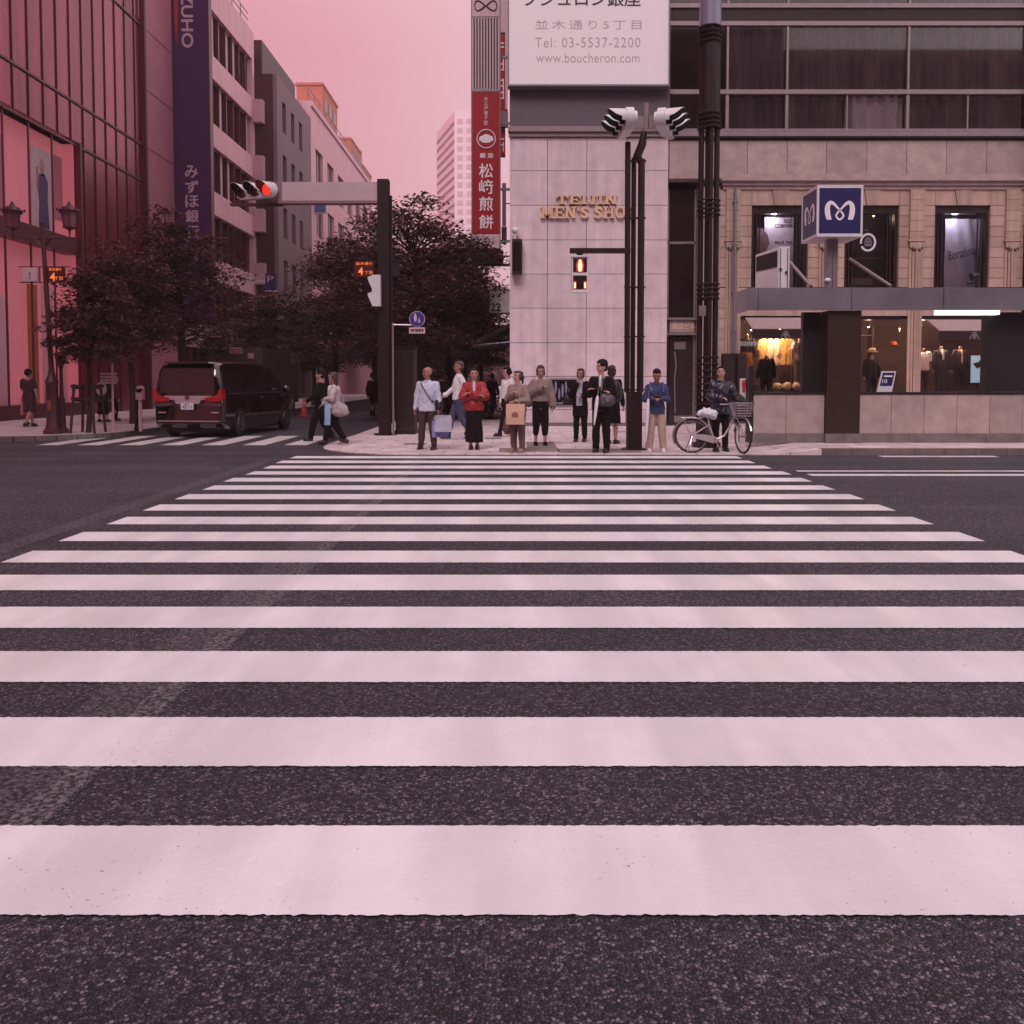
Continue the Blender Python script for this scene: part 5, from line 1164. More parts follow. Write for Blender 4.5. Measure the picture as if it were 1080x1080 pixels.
G().lathe(x, Y_, [(.15, .12), (.15, .2), (.09, .28), (.075, AZ(420, Y_)), (.05, AZ(418, Y_)), (.04, AZ(390, Y_)), (.06, AZ(386, Y_))], 12).build('post', mt_maroon, sp2, smooth=True)
G().lathe(x, Y_, [(.06, AZ(386, Y_)), (.11, AZ(382, Y_)), (.15, AZ(375, Y_)), (.17, AZ(374, Y_)), (.12, AZ(372.5, Y_)), (.0, AZ(371, Y_))], 8).build('head', mt_maroon, sp2)
s = thing('sign_post', (AX(118.5, 22), 22, .12), 'thin pale post with a blue disc sign and four slat plates', 'sign')
x = AX(118.5, 22); G().cyl((x, 22, .12), (x, 22, AZ(350, 22)), .03, n=8).build('post', mt_blind, s)
round_sign(s, 114.5, 356, .17, 21.96)
G().box(AX(105.5, 21.9), AX(121, 21.9), 21.93, 21.96, AZ(373, 22), AZ(365, 22)).build('plate', mt_letter, s)
for k in range(4): G().box(AX(105, 21.9), AX(122, 21.9), 21.93, 21.96, AZ(395.5 + k * 3.1, 22), AZ(393.3 + k * 3.1, 22)).build('slat_plate', mt_letter, s)
s = thing('parking_meter', (AX(147.5, 22), 22, .12), 'pale kerbside parking meter with a rounded head left of the black van', 'parking meter')
x = AX(147.5, 22.2); Y_ = 22.2; G().cyl((x, Y_, .12), (x, Y_, AZ(420, Y_)), .045, n=12).build('post', mt_blind, s, smooth=True)
G().box(x - .09, x + .09, Y_ - .07, Y_ + .07, AZ(421.5, Y_), AZ(410, Y_)).cyl((x, Y_ - .07, AZ(410.5, Y_)), (x, Y_ + .07, AZ(410.5, Y_)), .09, n=16).build('head', mt_blind, s)
s = thing('dark_bollard', (AX(143, 22.4), 22.4, .12), 'slim dark bollard close behind the parking meter', 'bollard')
G().lathe(AX(143, 22.4), 22.4, [(.06, .12), (.06, .2), (.05, .25), (.05, AZ(413, 22.4)), (.03, AZ(411, 22.4))], 10).build('shaft', mt_dark, s, smooth=True)
tg = thing('tree_guard', (AX(92, 21.6), 21.6, .12), 'square frame of wooden stakes around the slim street tree trunk', 'tree guard')
xg = AX(92, 21.6); mt_wood = M('dark stakes', (.05, .02, .02), rough=.8)
for dx in (-.22, .22):
    for dy in (-.22, .22): G().tube([(xg + dx * 1.35, 21.6 + dy * 1.35, .12), (xg + dx, 21.6 + dy, AZ(405, 21.6))], .035, 8).build('stake', mt_wood, tg)
g = G()
for zz_ in (AZ(407, 21.6), AZ(420, 21.6)):
    for d in (-.23, .23): g.box(xg - .3, xg + .3, 21.6 + d - .02, 21.6 + d + .02, zz_ - .03, zz_ + .03).box(xg + d - .02, xg + d + .02, 21.6 - .3, 21.6 + .3, zz_ - .08, zz_ - .032)
g.build('rails', mt_wood, tg)
s = thing('traffic_cone', (AX(320.5, 34), 34, 0), 'red traffic cone at the kerb of the side street beyond the van', 'cone')
x = AX(320.5, 34)
G().box(x - .18, x + .18, 33.82, 34.18, .004, .04).lathe(x, 34, [(.15, .04), (.03, .7)], 14).build('cone', mt_redp, s); G().lathe(x, 34, [(.112, .25), (.085, .38)], 14).build('band', mt_white, s)
tr = thing('parked_truck', (AX(260, 30), 31, 0), 'boxy pale grey delivery truck half hidden behind the black van', 'truck')
xt0, xt1 = AX(239, 31), AX(277, 31)
G().box(xt0, xt1, 31, 35, .8, AZ(366.5, 31)).box(xt0 + .1, xt1 - .1, 35.02, 36.6, .5, 2.1).build('box_body', M('dull truck grey', (.09, .05, .06), rough=.5, var=.1), tr)
sg_ = G().box(AX(243, 31), AX(256, 31), 30.96, 30.99, AZ(373, 31), AZ(366.5, 31)).build('lettered_panel', mt_letter, tr)
g = G()
for k in range(2): g.box(AX(244, 31), AX(255, 31), 30.95, 30.958, AZ(369.2 + k * 2.6, 31), AZ(368.2 + k * 2.6, 31))
g.build('text_row', mt_redp, sg_)
G().box(AX(262, 31), AX(268, 31), 30.96, 30.99, AZ(378, 31), AZ(372.5, 31)).build('notice', mt_blind, tr)
for dx in (.15, xt1 - xt0 - .4):
    for y in (32, 35.8): G().cyl((xt0 + dx, y, .4), (xt0 + dx + .25, y, .4), .4, n=20).build('wheel', mt_black, tr, smooth=True)
# ------------------------------------------------------------ trees
def leaf_mat(name, c):
    m = bpy.data.materials.new(name); m.use_nodes = True; t = m.node_tree; b = t.nodes['Principled BSDF']; L = t.links.new
    ge = t.nodes.new('ShaderNodeNewGeometry'); n = t.nodes.new('ShaderNodeTexNoise'); n.inputs['Scale'].default_value = 1.6; n.inputs['Detail'].default_value = 5
    co = t.nodes.new('ShaderNodeTexCoord'); L(co.outputs['Object'], n.inputs['Vector'])
    ad = t.nodes.new('ShaderNodeMath'); ad.operation = 'ADD'; L(n.outputs['Fac'], ad.inputs[0]); L(ge.outputs['Random Per Island'], ad.inputs[1])
    r = t.nodes.new('ShaderNodeMapRange'); r.inputs[1].default_value = .4; r.inputs[2].default_value = 1.6; r.inputs[3].default_value = .45; r.inputs[4].default_value = 1.7; L(ad.outputs[0], r.inputs[0])
    s = t.nodes.new('ShaderNodeVectorMath'); s.operation = 'SCALE'; s.inputs[0].default_value = c; L(r.outputs[0], s.inputs['Scale']); L(s.outputs[0], b.inputs['Base Color'])
    b.inputs['Roughness'].default_value = .55; b.inputs['Specular IOR Level'].default_value = .35
    tl = t.nodes.new('ShaderNodeBsdfTranslucent'); L(s.outputs[0], tl.inputs[0]); mi = t.nodes.new('ShaderNodeMixShader'); mi.inputs[0].default_value = .25
    L(b.outputs[0], mi.inputs[1]); L(tl.outputs[0], mi.inputs[2]); L(mi.outputs[0], t.nodes['Material Output'].inputs[0]); return m
mt_leaf = leaf_mat('leaves dark', (.105, .038, .036)); mt_leaf2 = leaf_mat('leaves lighter', (.12, .055, .045))
mt_bark = M('bark', (.045, .02, .02), rough=.9, var=.3, scale=8, bump=.4)
rng = np.random.default_rng(5)
def tree(base, crown_c, crown_r, n_clumps, leaves, size, label, group='street trees along the side street', trunk_r=.1, mat=None, fork=None, flat=.3):
    base = Vector(base); cc = Vector(crown_c); t_ = thing('street_tree', base, label, 'tree', group)
    g = G(); top = fork or Vector((base.x + (cc.x - base.x) * .3, base.y + (cc.y - base.y) * .3, max(base.z + 1.2, cc.z - crown_r[2] * .75)))
    apex = Vector((cc.x, cc.y, cc.z + crown_r[2] * .6))
    g.tube([base - Vector((0, 0, .05)), base + (top - base) * .5 + Vector((.05, 0, 0)), top, (top + apex) / 2 + Vector((.1, .1, 0)), apex], [trunk_r * 1.25, trunk_r, trunk_r * .85, trunk_r * .5, .02], 10)
    V = []; Q = []
    for k in range(n_clumps):
        while True:
            p = rng.uniform(-1, 1, 3)
            d = np.linalg.norm(p)
            if d < 1 and d > .35 and (p[2] > -.75): break
        wob = 1 + .18 * noise.noise(Vector((p[0] * 2.3 + base.x, p[1] * 2.3, p[2] * 2.3 + base.y)))
        taper = 1 - .35 * max(0, p[2]) ** 1.5
        c = Vector((cc.x + p[0] * crown_r[0] * wob * taper, cc.y + p[1] * crown_r[1] * wob * taper, cc.z + p[2] * crown_r[2] * wob))
        if k % 2 == 0:
            zt2 = min(c.z - .15, apex.z - .2); f = max(.0, min(1, (zt2 - top.z) / max(.1, apex.z - top.z) * .85)); s0 = top + (apex - top) * f
            if c.z < top.z: s0 = top
            mid = (s0 + c) / 2 + Vector((0, 0, .12)); g.tube([s0, mid, c], [trunk_r * .28, trunk_r * .18, .01], 6)
        cr = rng.uniform(.55, 1.15) * min(crown_r) * .36
        m = int(leaves * rng.uniform(.6, 1.3)); q = rng.normal(size=(m, 3)); q /= np.linalg.norm(q, axis=1)[:, None]; q *= (rng.uniform(0, 1, m) ** .45)[:, None]
        pos = np.array(c)[None] + q * np.array([cr * 1.5, cr * 1.5, cr * flat * 1.5]); pos[:, 2] -= (q[:, 0] ** 2 + q[:, 1] ** 2) * cr * .25
        a = rng.uniform(0, 2 * np.pi, m); s_ = rng.uniform(.6, 1.35, m) * size; tx = rng.normal(0, .35, m); ty = rng.normal(0, .35, m)
        u = np.stack([np.cos(a), np.sin(a), tx], 1) * s_[:, None]; v = np.stack([-np.sin(a), np.cos(a), ty], 1) * (s_ * .55)[:, None]
        V.append(np.stack([pos - u, pos - v + u * .1, pos + u, pos + v + u * .1], 1).reshape(-1, 3))
    V = np.concatenate(V); nq = len(V) // 4
    g.build('trunk', mt_bark, t_, smooth=True)
    me = bpy.data.meshes.new('crown'); o0 = np.array(base); me.vertices.add(len(V)); me.vertices.foreach_set('co', (V - o0).astype(np.float32).ravel())
    me.loops.add(nq * 4); me.loops.foreach_set('vertex_index', np.arange(nq * 4, dtype=np.int32)); me.polygons.add(nq); me.polygons.foreach_set('loop_start', np.arange(0, nq * 4, 4, dtype=np.int32)); me.update(calc_edges=True)
    me.materials.append(mat or mt_leaf); o = bpy.data.objects.new('crown', me); col.objects.link(o); o.parent = t_
    return t_
# big trees right of the side street
tree((AX(446, 29), 29, SE), (AX(436, 29), 29, 4.75), (2.75, 2.6, 2.75), 130, 220, .075, 'largest dark street tree directly behind the waiting crowd and the thick maroon pole', trunk_r=.17)
tree((AX(470, 35), 35, SE), (AX(478, 35), 35, 4.6), (1.85, 2.6, 2.5), 120, 220, .08, 'dark street tree with its right edge under the red vertical sign', trunk_r=.16)
tree((AX(505, 31), 33, SE), (AX(506, 33), 33, 3.0), (1.15, 1.3, 1.2), 50, 160, .07, 'low bushy tree between the crowd and the granite wall corner', trunk_r=.09)
tree((AX(478, 44), 44, SE), (AX(462, 44), 44, 5), (3.2, 3, 3.2), 120, 200, .1, 'dark tree farther back behind the two largest street trees', trunk_r=.17)
tree((AX(350, 40), 40, SE), (AX(366, 38), 38, 5.2), (2.1, 2.2, 2.5), 95, 170, .085, 'broad dark tree behind the LED street sign left of the thick maroon pole', trunk_r=.15)
tree((AX(395, 52), 52, SE), (AX(395, 52), 52, 5.4), (3.0, 3, 3.6), 90, 200, .11, 'tall dark tree in the middle distance of the side street', trunk_r=.17)
tree((AX(440, 62), 62, SE), (AX(430, 62), 62, 6), (4, 4, 4.5), 90, 200, .13, 'far dark tree down the right side of the side street', trunk_r=.18)
tree((AX(330, 44), 44, .12), (AX(333, 44), 44, 3.7), (1.9, 2, 1.7), 60, 150, .085, 'small layered tree over the walking couple and the traffic cone', trunk_r=.1, mat=mt_leaf2)
tree((AX(292, 36), 36, .12), (AX(288, 36), 36, 3.8), (1.7, 1.6, 1.35), 60, 150, .075, 'small layered tree rising just right of the black van', trunk_r=.1, mat=mt_leaf2)
# trees over the west pavement
tree((AX(196, 29), 29, .12), (AX(183, 29), 29, 4.6), (2.1, 2.0, 2.5), 90, 170, .075, 'big dark tree arching over the roof of the black van', trunk_r=.15)
tree((AX(92, 21.6), 21.6, .12), (AX(101, 21.6), 21.6, 2.95), (1.0, 1.1, 1.35), 70, 150, .055, 'slim young tree growing inside the square frame of stakes', trunk_r=.06)
tree((AX(140, 26), 26, .12), (AX(130, 26), 26, 3.7), (1.6, 1.6, 1.9), 75, 150, .065, 'dark tree between the slim young tree and the black van', trunk_r=.1)
tree((AX(250, 48), 48, .12), (AX(246, 46), 46, 3.6), (1.5, 1.6, 1.5), 45, 160, .09, 'lighter tree between the bank sign and the small kerbside tree', trunk_r=.12, mat=mt_leaf2)
tree((AX(415, 80), 80, SE), (AX(415, 80), 80, 6), (6, 4, 5), 80, 220, .17, 'distant tree closing the view down the side street', trunk_r=.2)
tree((AX(490, 58), 58, SE), (AX(492, 58), 58, 4.6), (3.2, 3, 3.6), 80, 200, .12, 'dark tree far behind the hanging red sign on the right of the side street', trunk_r=.16)
tree((AX(460, 100), 100, SE), (AX(462, 100), 100, 5.5), (7, 4, 5.5), 90, 220, .2, 'farthest broad tree at the end of the side street', trunk_r=.2)
tree((AX(345, 62), 62, .12), (AX(340, 62), 62, 4.4), (2.4, 2.4, 3), 60, 180, .12, 'tree behind the small layered tree over the walking couple', trunk_r=.16)
def shrub(px, Y, w_, h, label):
    x = AX(px, Y); t_ = thing('shrub', (x, Y, SE), label, 'shrub', None); m = 2600
    g = G()
    for k in range(6): g.tube([(x, Y, SE), (x + (k - 2.5) * w_ * .15, Y + .1 * (k % 3), SE + h * .7)], .012, 5)
    g.build('stems', mt_bark, t_)
    q = rng.normal(size=(m, 3)); q /= np.linalg.norm(q, axis=1)[:, None]; q *= (rng.uniform(0, 1, m) ** .4)[:, None]
    pos = np.array([0, 0, h * .52])[None] + q * np.array([w_ / 2, .45, h * .48]) * (1 + .15 * np.sin(q[:, :1] * 9))
    a = rng.uniform(0, 6.28, m); s_ = rng.uniform(.6, 1.3, m) * .05; u = np.stack([np.cos(a), np.sin(a), rng.normal(0, .5, m)], 1) * s_[:, None]; v = np.stack([-np.sin(a), np.cos(a), rng.normal(0, .5, m)], 1) * (s_ * .6)[:, None]
    V = np.stack([pos - u, pos - v, pos + u, pos + v], 1).reshape(-1, 3); me = bpy.data.meshes.new('foliage'); me.from_pydata(V.tolist(), [], [(4 * i, 4 * i + 1, 4 * i + 2, 4 * i + 3) for i in range(m)]); me.materials.append(mt_leaf)
    o = bpy.data.objects.new('foliage', me); col.objects.link(o); o.parent = t_
shrub(452, 30, 1.6, 1.3, 'low dark shrub behind the bald man and the striding man'); shrub(480, 33, 1.8, 1.5, 'low dark shrub behind the person in the red jacket')
shrub(512, 31, 1.3, 1.1, 'low dark shrub left of the woman at the granite corner'); shrub(432, 36, 1.8, 1.6, 'low dark shrub behind the brown utility cabinet')
# ------------------------------------------------------------ the black van (built about the origin, rear at y = 0, heading +y)
mt_vbody = M('black car paint', (.012, .004, .006), rough=.12, var=.05, coat=1.0); mt_vglass = M('tinted car glass', (.02, .01, .014), rough=.05, var=.1, spec=.8)
mt_chrome = M('chrome trim', (.55, .42, .47), rough=.3, metal=.4, var=.1); mt_tail = M('red tail lamp', (.30, .008, .012), rough=.15, emit=(.9, .03, .03), es=.03, coat=1)
mt_tyre = M('tyre', (.012, .008, .009), rough=.8); mt_rim = M('alloy rim', (.22, .17, .19), rough=.3, metal=.9)
van = thing('black_van', (0, 0, 0), 'black one box passenger van with red tail lamps waiting at the side crosswalk', 'van')
def vsec(y, hw, z0, z1, tumble, r):
    """half profile mirrored: sill, flank, belt, roof"""
    zb = 1.08
    pts = [(0, z0), (hw - .06, z0), (hw - .01, z0 + .1), (hw, .6), (hw, .85), (hw - .01, zb), (hw - .02, zb + .02)]
    top = max(z1, zb + .06); k = (top - zb)
    pts += [(hw - .02 - tumble * .5, zb + k * .45), (hw - .02 - tumble, top - min(.16, k * .4)), (hw - .06 - tumble, top - min(.05, k * .15)), (hw - .18 - tumble, top - .01), (hw * .45, top + .012), (0, top + .018)]
    return [(x, y, z) for x, z in pts]
st_ = [(0.02, .84, .42, 1.60, .02, 0), (.0, .87, .36, 1.55, .04, 0), (.05, .9, .28, 1.72, .07, 0), (.16, .915, .24, 1.86, .10, 0), (.35, .92, .22, 1.90, .12, 0), (.8, .925, .2, 1.92, .13, 0), (1.6, .925, .2, 1.925, .13, 0), (2.6, .925, .2, 1.91, .13, 0), (3.2, .925, .2, 1.86, .14, 0), (3.6, .92, .2, 1.72, .16, 0), (4.0, .915, .2, 1.42, .16, 0), (4.3, .9, .22, 1.14, .1, 0), (4.65, .87, .26, 1.02, .08, 0), (4.85, .8, .3, .9, .05, 0), (4.92, .7, .36, .75, .02, 0)]
g = G(); secs = [vsec(*s_) for s_ in st_]; n = len(secs[0]); vs = []
for s_ in secs: vs += s_ + [(-x, y, z) for x, y, z in reversed(s_[1:-1])]
m_ = 2 * n - 2
fs = [(i * m_ + k, i * m_ + (k + 1) % m_, (i + 1) * m_ + (k + 1) % m_, (i + 1) * m_ + k) for i in range(len(secs) - 1) for k in range(m_)]
fs += [tuple(range(m_)), tuple(range((len(secs) - 1) * m_, len(secs) * m_))]
g.add(vs, fs); body = g.build('body', mt_vbody, van, smooth=True)
# glass: rear, right side, left side, windscreen
G().prism([(-.72, 1.13), (.72, 1.13), (.70, 1.5), (.64, 1.74), (-.64, 1.74), (-.70, 1.5)], -.045, .03, 'y').build('rear_window', mt_vglass, van)
def side_glass(sg, y0, y1, z0=1.12, z1=1.66, slope=0):
    g = G(); o_ = .006
    def P(y, z): return (sg * (.905 - .125 * (z - 1.08) / .65 + .006), y, z)
    g.add([P(y0, z0), P(y1, z0), P(y1 - slope, z1), P(y0, z1)] + [(q[0] - sg * .02, q[1], q[2]) for q in (P(y0, z0), P(y1, z0), P(y1 - slope, z1), P(y0, z1))], [(0, 1, 2, 3), (4, 5, 6, 7), (0, 1, 5, 4), (1, 2, 6, 5), (2, 3, 7, 6), (3, 0, 4, 7)])
    return g.build('side_window', mt_vglass, van)
for sg in (-1, 1):
    side_glass(sg, .3, 1.1); side_glass(sg, 1.18, 2.25); side_glass(sg, 2.33, 3.25, slope=.1); side_glass(sg, 3.3, 3.78, slope=.3, z1=1.55)
G().add([(-.78, 4.22, 1.16), (.78, 4.22, 1.16), (.66, 3.5, 1.79), (-.66, 3.5, 1.79)], [(0, 1, 2, 3)]).build('windscreen', mt_vglass, van)
G().prism([(-.62, 1.06), (.62, 1.06), (.6, .99), (.34, .95), (.3, .86), (-.3, .86), (-.34, .95), (-.6, .99)], -.05, .05, 'y').box(-.45, .45, -.06, .0, .985, 1.03).build('garnish', mt_chrome, van)
G().cyl((0, -.075, 1.02), (0, -.05, 1.02), .055, n=16).build('badge', mt_rim, van)
for sg in (-1, 1):
    tl_ = G().prism([(sg * .46, .94), (sg * .46, 1.02), (sg * .68, 1.05), (sg * .78, 1.1), (sg * .83, 1.22), (sg * .9, 1.22), (sg * .915, 1.0), (sg * .84, .92), (sg * .6, .91)], -.055, .14, 'y').build('tail_lamp', mt_tail, van)
    G().prism([(sg * .44, .9), (sg * .7, .885), (sg * .9, .89), (sg * .86, .8), (sg * .6, .8), (sg * .36, .84)], -.05, .04, 'y').build('chrome_wing', mt_rim, van)
    G().box(sg * .6, sg * .78, -.035, .02, .63, .66).build('reflector', mt_chrome, van)
pl = G().box(-.165, .165, -.075, -.05, .72, .885).build('number_plate', mt_white, van)
lettering('品川', 1, (0, -.078, .855), mt_blue, pl, fit=(.11, .035)); lettering('42-11', 1, (0, -.078, .785), mt_blue, pl, fit=(.24, .07))
G().box(-.8, .8, -.03, .1, .42, .44).build('bumper_line', mt_chrome, van)
G().prism([(-.6, 1.86), (.6, 1.86), (.56, 1.90), (-.56, 1.90)], -.08, .22, 'y').build('roof_spoiler', mt_vbody, van)
G().add([(x * .9, .06 + 0 * x, z) for x, z in ((-.5, 1.1),)], []).v
for sg in (-1, 1):
    G().tube([(sg * .925, .2, 1.105), (sg * .93, 2, 1.105), (sg * .925, 3.9, 1.105)], .01, 6).build('belt_trim', mt_rim, van)
    G().box(sg * .93, sg * .942, 2.18, 2.34, .98, 1.0).build('door_handle', mt_chrome, van)
    mi_ = G().ell((sg * 1.06, 3.62, 1.2), (.11, .06, .1), 12, 8).box(sg * .9, sg * 1.0, 3.58, 3.64, 1.12, 1.17).build('mirror', mt_vbody, van, smooth=True)
    for y in (.95, 3.95):
        wh = G(); wh.torus((sg * .85, y, .34), .245, .095, (1, 0, 0), 28, 10); wh = wh.build('wheel', mt_tyre, van, smooth=True)
        g = G().cyl((sg * .80, y, .34), (sg * .932, y, .34), .17, n=24)
        for k in range(10):
            a = math.pi * k / 5; g.rbox((sg * .94, y + .12 * math.cos(a), .34 + .12 * math.sin(a)), (.02, .16, .03), (a, 0, 0))
        g.torus((sg * .935, y, .34), .19, .015, (1, 0, 0), 24, 6); g.build('rim', mt_rim, wh)
        G().torus((sg * .915, y, .345), .375, .02, (1, 0, 0), 24, 6, a0=0, a1=2 * math.pi).build('arch_trim', mt_black, van) if False else None
        # dark wheel well disc standing just proud of the flank
        G().cyl((sg * .9, y, .36), (sg * .9275, y, .36), .37, n=28).build('wheel_arch', mt_black, van)
G().box(-.75, .75, .3, 4.6, .14, .24).build('underbody', mt_black, van)
van.rotation_euler = (0, 0, R(-7)); vx, vy = GR(198, 462.5); van.location = (AX(197.5, 21.2), 21.25, 0)
# ------------------------------------------------------------ bicycle (rear wheel centre at x=-.52, front at x=.55, heading +x)
bi = thing('bicycle', (0, 0, 0), 'silver city bicycle with a wire basket and a plastic bag over its saddle', 'bicycle')
mt_frame = M('pale bicycle frame', (.52, .42, .44), rough=.3, metal=.4, var=.05); mt_steel = M('steel', (.45, .38, .42), rough=.25, metal=.9)
def wheel(c, nrm, r=.325):
    w_ = G().torus(c, r, .017, nrm, 48, 8).build('wheel', mt_tyre, bi, smooth=True)
    g = G().torus(c, r - .025, .012, nrm, 48, 6); c = Vector(c); q = Vector(nrm).to_track_quat('Z', 'Y'); nv = Vector(nrm).normalized()
    g.build('rim', mt_steel, w_, smooth=True)
    g = G()
    for k in range(28):
        a = 2 * math.pi * k / 28; b_ = a + .5 * (1 if k % 2 else -1)
        g.cyl(c + nv * (.025 if k % 4 < 2 else -.025) + q @ Vector((.02 * math.cos(b_), .02 * math.sin(b_), 0)), c + q @ Vector(((r - .03) * math.cos(a), (r - .03) * math.sin(a), 0)), .0022, n=4)
    g.cyl(c - nv * .04, c + nv * .04, .02, n=10); g.build('spokes', mt_steel, w_)
    return w_
rc = (-.53, 0, .335); fc0 = Vector((.54, 0, .335)); ft = R(-74)     # front wheel turned towards the road
fn = Vector((math.sin(-ft), math.cos(ft), 0)); fd = Vector((math.cos(ft), math.sin(ft), 0))
hx = Vector((.36, 0, .335)); fc = Vector((.41, 0, .335)) + fd * .12
wheel(rc, (0, 1, 0)); wheel(fc, fn)
g = G().tube([(-.1, 0, .27), (-.02, 0, .28), (.1, 0, .34), (.2, 0, .5), (.29, 0, .72)], .021, 8).tube([(-.1, 0, .27), (-.2, 0, .6), (-.215, 0, .70)], .018, 8)
g.tube([(-.1, .03, .27), (-.3, .05, .3), (-.53, .055, .335)], .012, 6).tube([(-.1, -.03, .27), (-.3, -.05, .3), (-.53, -.055, .335)], .012, 6)
g.tube([(-.19, .03, .56), (-.36, .05, .45), (-.53, .055, .335)], .010, 6).tube([(-.19, -.03, .56), (-.36, -.05, .45), (-.53, -.055, .335)], .010, 6)
g.cyl((.28, 0, .66), (.3, 0, .82), .022, n=10); g.build('frame', mt_frame, bi, smooth=True)
for nrm, c, nm in (((0, 1, 0), Vector(rc), 'fender'), (fn, fc, 'fender')):
    g = G(); q = Vector(nrm).to_track_quat('Z', 'Y'); dirx = (q @ Vector((1, 0, 0))); 
    fdv = Vector((1, 0, 0)) if nm and c.x < 0 else fd; pts = []
    for k in range(15):
        a = R(15 + 190 * k / 14) if c.x < 0 else R(20 + 150 * k / 14)
        pts.append(c + (fdv * math.cos(a) + Vector((0, 0, 1)) * math.sin(a)) * .36)
    g.tube(pts, .022, 6); g.build(nm, mt_steel, bi, smooth=True)
G().tube([(.3, 0, .8), (.29, 0, .95)], .013, 8).tube([tuple(Vector((.285, 0, .96)) + fn * s_ * .02 - fd * b_) for s_, b_ in ((-14, .2), (-13, .06), (-8, 0), (0, 0), (8, 0), (13, .06), (14, .2))], .012, 8).build('handlebar', mt_steel, bi, smooth=True)
g = G()
for s_ in (-14, 14): p = Vector((.285, 0, .96)) + fn * s_ * .02; g.cyl(p - fd * .2, p - fd * .09, .018, n=8)
g.build('grips', mt_black, bi)
g = G()
for sg in (-1, 1): g.tube([tuple(Vector((.3, 0, .68)) + fn * .05 * sg), tuple(Vector((.34, 0, .6)) + fn * .05 * sg), tuple(fc + fn * .05 * sg)], .012, 6)
g.cyl(tuple(Vector((.3, 0, .69)) - fn * .06), tuple(Vector((.3, 0, .69)) + fn * .06), .016, n=8); g.build('fork', mt_frame, bi, smooth=True)
# basket
g = G(); bc = Vector((.36, 0, .74)) + fd * .16
def bp(u, v, h): return bc + fd * u + fn * v + Vector((0, 0, h))
for h, s_ in ((0, .78), (.05, .83), (.1, .87), (.15, .91), (.2, .96), (.25, 1.0)):
    c4 = [bp(-.14 * s_, -.19 * s_, h), bp(.14 * s_, -.19 * s_, h), bp(.14 * s_, .19 * s_, h), bp(-.14 * s_, .19 * s_, h)]
    g.tube(c4 + [c4[0]], .008 if h < .25 else .013, 6)
for k in range(9):
    t = -1 + 2 * k / 8
    for sg in (-1, 1):
        g.cyl(bp(.14 * .78 * sg, .19 * .78 * t, 0), bp(.14 * sg, .19 * t, .25), .005, n=4); g.cyl(bp(.14 * .78 * t, .19 * .78 * sg, 0), bp(.14 * t, .19 * sg, .25), .005, n=4)
    g.cyl(bp(-.14 * .78, .19 * .78 * t, 0), bp(.14 * .78, .19 * .78 * t, 0), .005, n=4)
g.build('basket', mt_steel, bi)
G().ell((-.23, 0, .76), (.15, .09, .045), 14, 8).cyl((-.215, 0, .69), (-.22, 0, .74), .015, n=8).build('saddle', mt_black, bi, smooth=True)
G().prism([(-.14, .20), (-.1, .2), (-.02, .24), (-.06, .32), (-.3, .37), (-.53, .37), (-.56, .335), (-.53, .30), (-.3, .25)], -.075, -.05, 'y').build('chain_guard', mt_frame, bi)
cr = G().cyl((-.1, -.09, .27), (-.1, .09, .27), .018, n=8).tube([(-.1, -.09, .27), (-.02, -.1, .14)], .01, 6).tube([(-.1, .09, .27), (-.18, .1, .4)], .01, 6).box(-.06, .04, -.17, -.1, .125, .15).box(-.23, -.13, .1, .17, .39, .415).build('crank', mt_steel, bi)
G().tube([(-.53, -.07, .33), (-.58, -.14, .17), (-.64, -.17, .01)], .01, 6).tube([(-.53, .07, .33), (-.58, .14, .17), (-.64, .17, .01)], .01, 6).build('kickstand', mt_steel, bi)
g = G().box(-.72, -.36, -.06, .06, .675, .69)
for y in (-.06, 0, .06): g.cyl((-.74, y, .69), (-.3, y, .69), .007, n=6)
g.cyl((-.7, .06, .68), (-.55, .06, .35), .006, n=6).cyl((-.7, -.06, .68), (-.55, -.06, .35), .006, n=6); g.build('rack', mt_steel, bi)
bi.rotation_euler = (0, 0, R(-4)); bi.location = (AX(758.5, 16.85), 16.82, SE)
pb = G(); pb.ell((0, 0, 0), (.19, .12, .09), 20, 14).ell((.1, -.03, -.05), (.07, .08, .08)).ell((-.12, 0, -.02), (.09, .07, .06))
pb = remesh(pb, .012, 2, .035, 13); pbo = G(); pbo.v = [(x - .23 + bi.location.x, y + bi.location.y, z + .79 + SE) for x, y, z in pb.v]; pbo.f = pb.f; pbo.m = pb.m
tb_ = pbo.build('plastic_bag', M('white plastic', (.62, .58, .66), rough=.35, var=.08), smooth=True); tag(tb_, 'crumpled white plastic bag pulled over the bicycle saddle', 'bag')
# ------------------------------------------------------------ people
def C(n, c, **k): return M(n, c, rough=k.pop('rough', .85), var=k.pop('var', .12), scale=k.pop('scale', 12), **k)
SK = {'a': M('skin', (.42, .22, .17), rough=.55, var=.05), 'b': M('skin tanned', (.34, .15, .10), rough=.5, var=.05)}
mt_eye = M('eyes', (.02, .01, .01), rough=.3); mt_lip = M('lips', (.30, .09, .08), rough=.5)
HB = M('black hair', (.008, .004, .005), spec=.2, rough=.7, var=.3, scale=30, stretch=(1, 1, .2)); HR = M('brown hair', (.05, .018, .014), rough=.5, var=.3, scale=30, stretch=(1, 1, .2))
HG = M('short grey hair', (.10, .06, .06), rough=.8, var=.2)
def v3(a): return Vector(a)
def limb(g, pts, rs, n=10):
    for i in range(len(pts) - 1): g.cap(pts[i], pts[i + 1], rs[i], rs[i + 1], n)
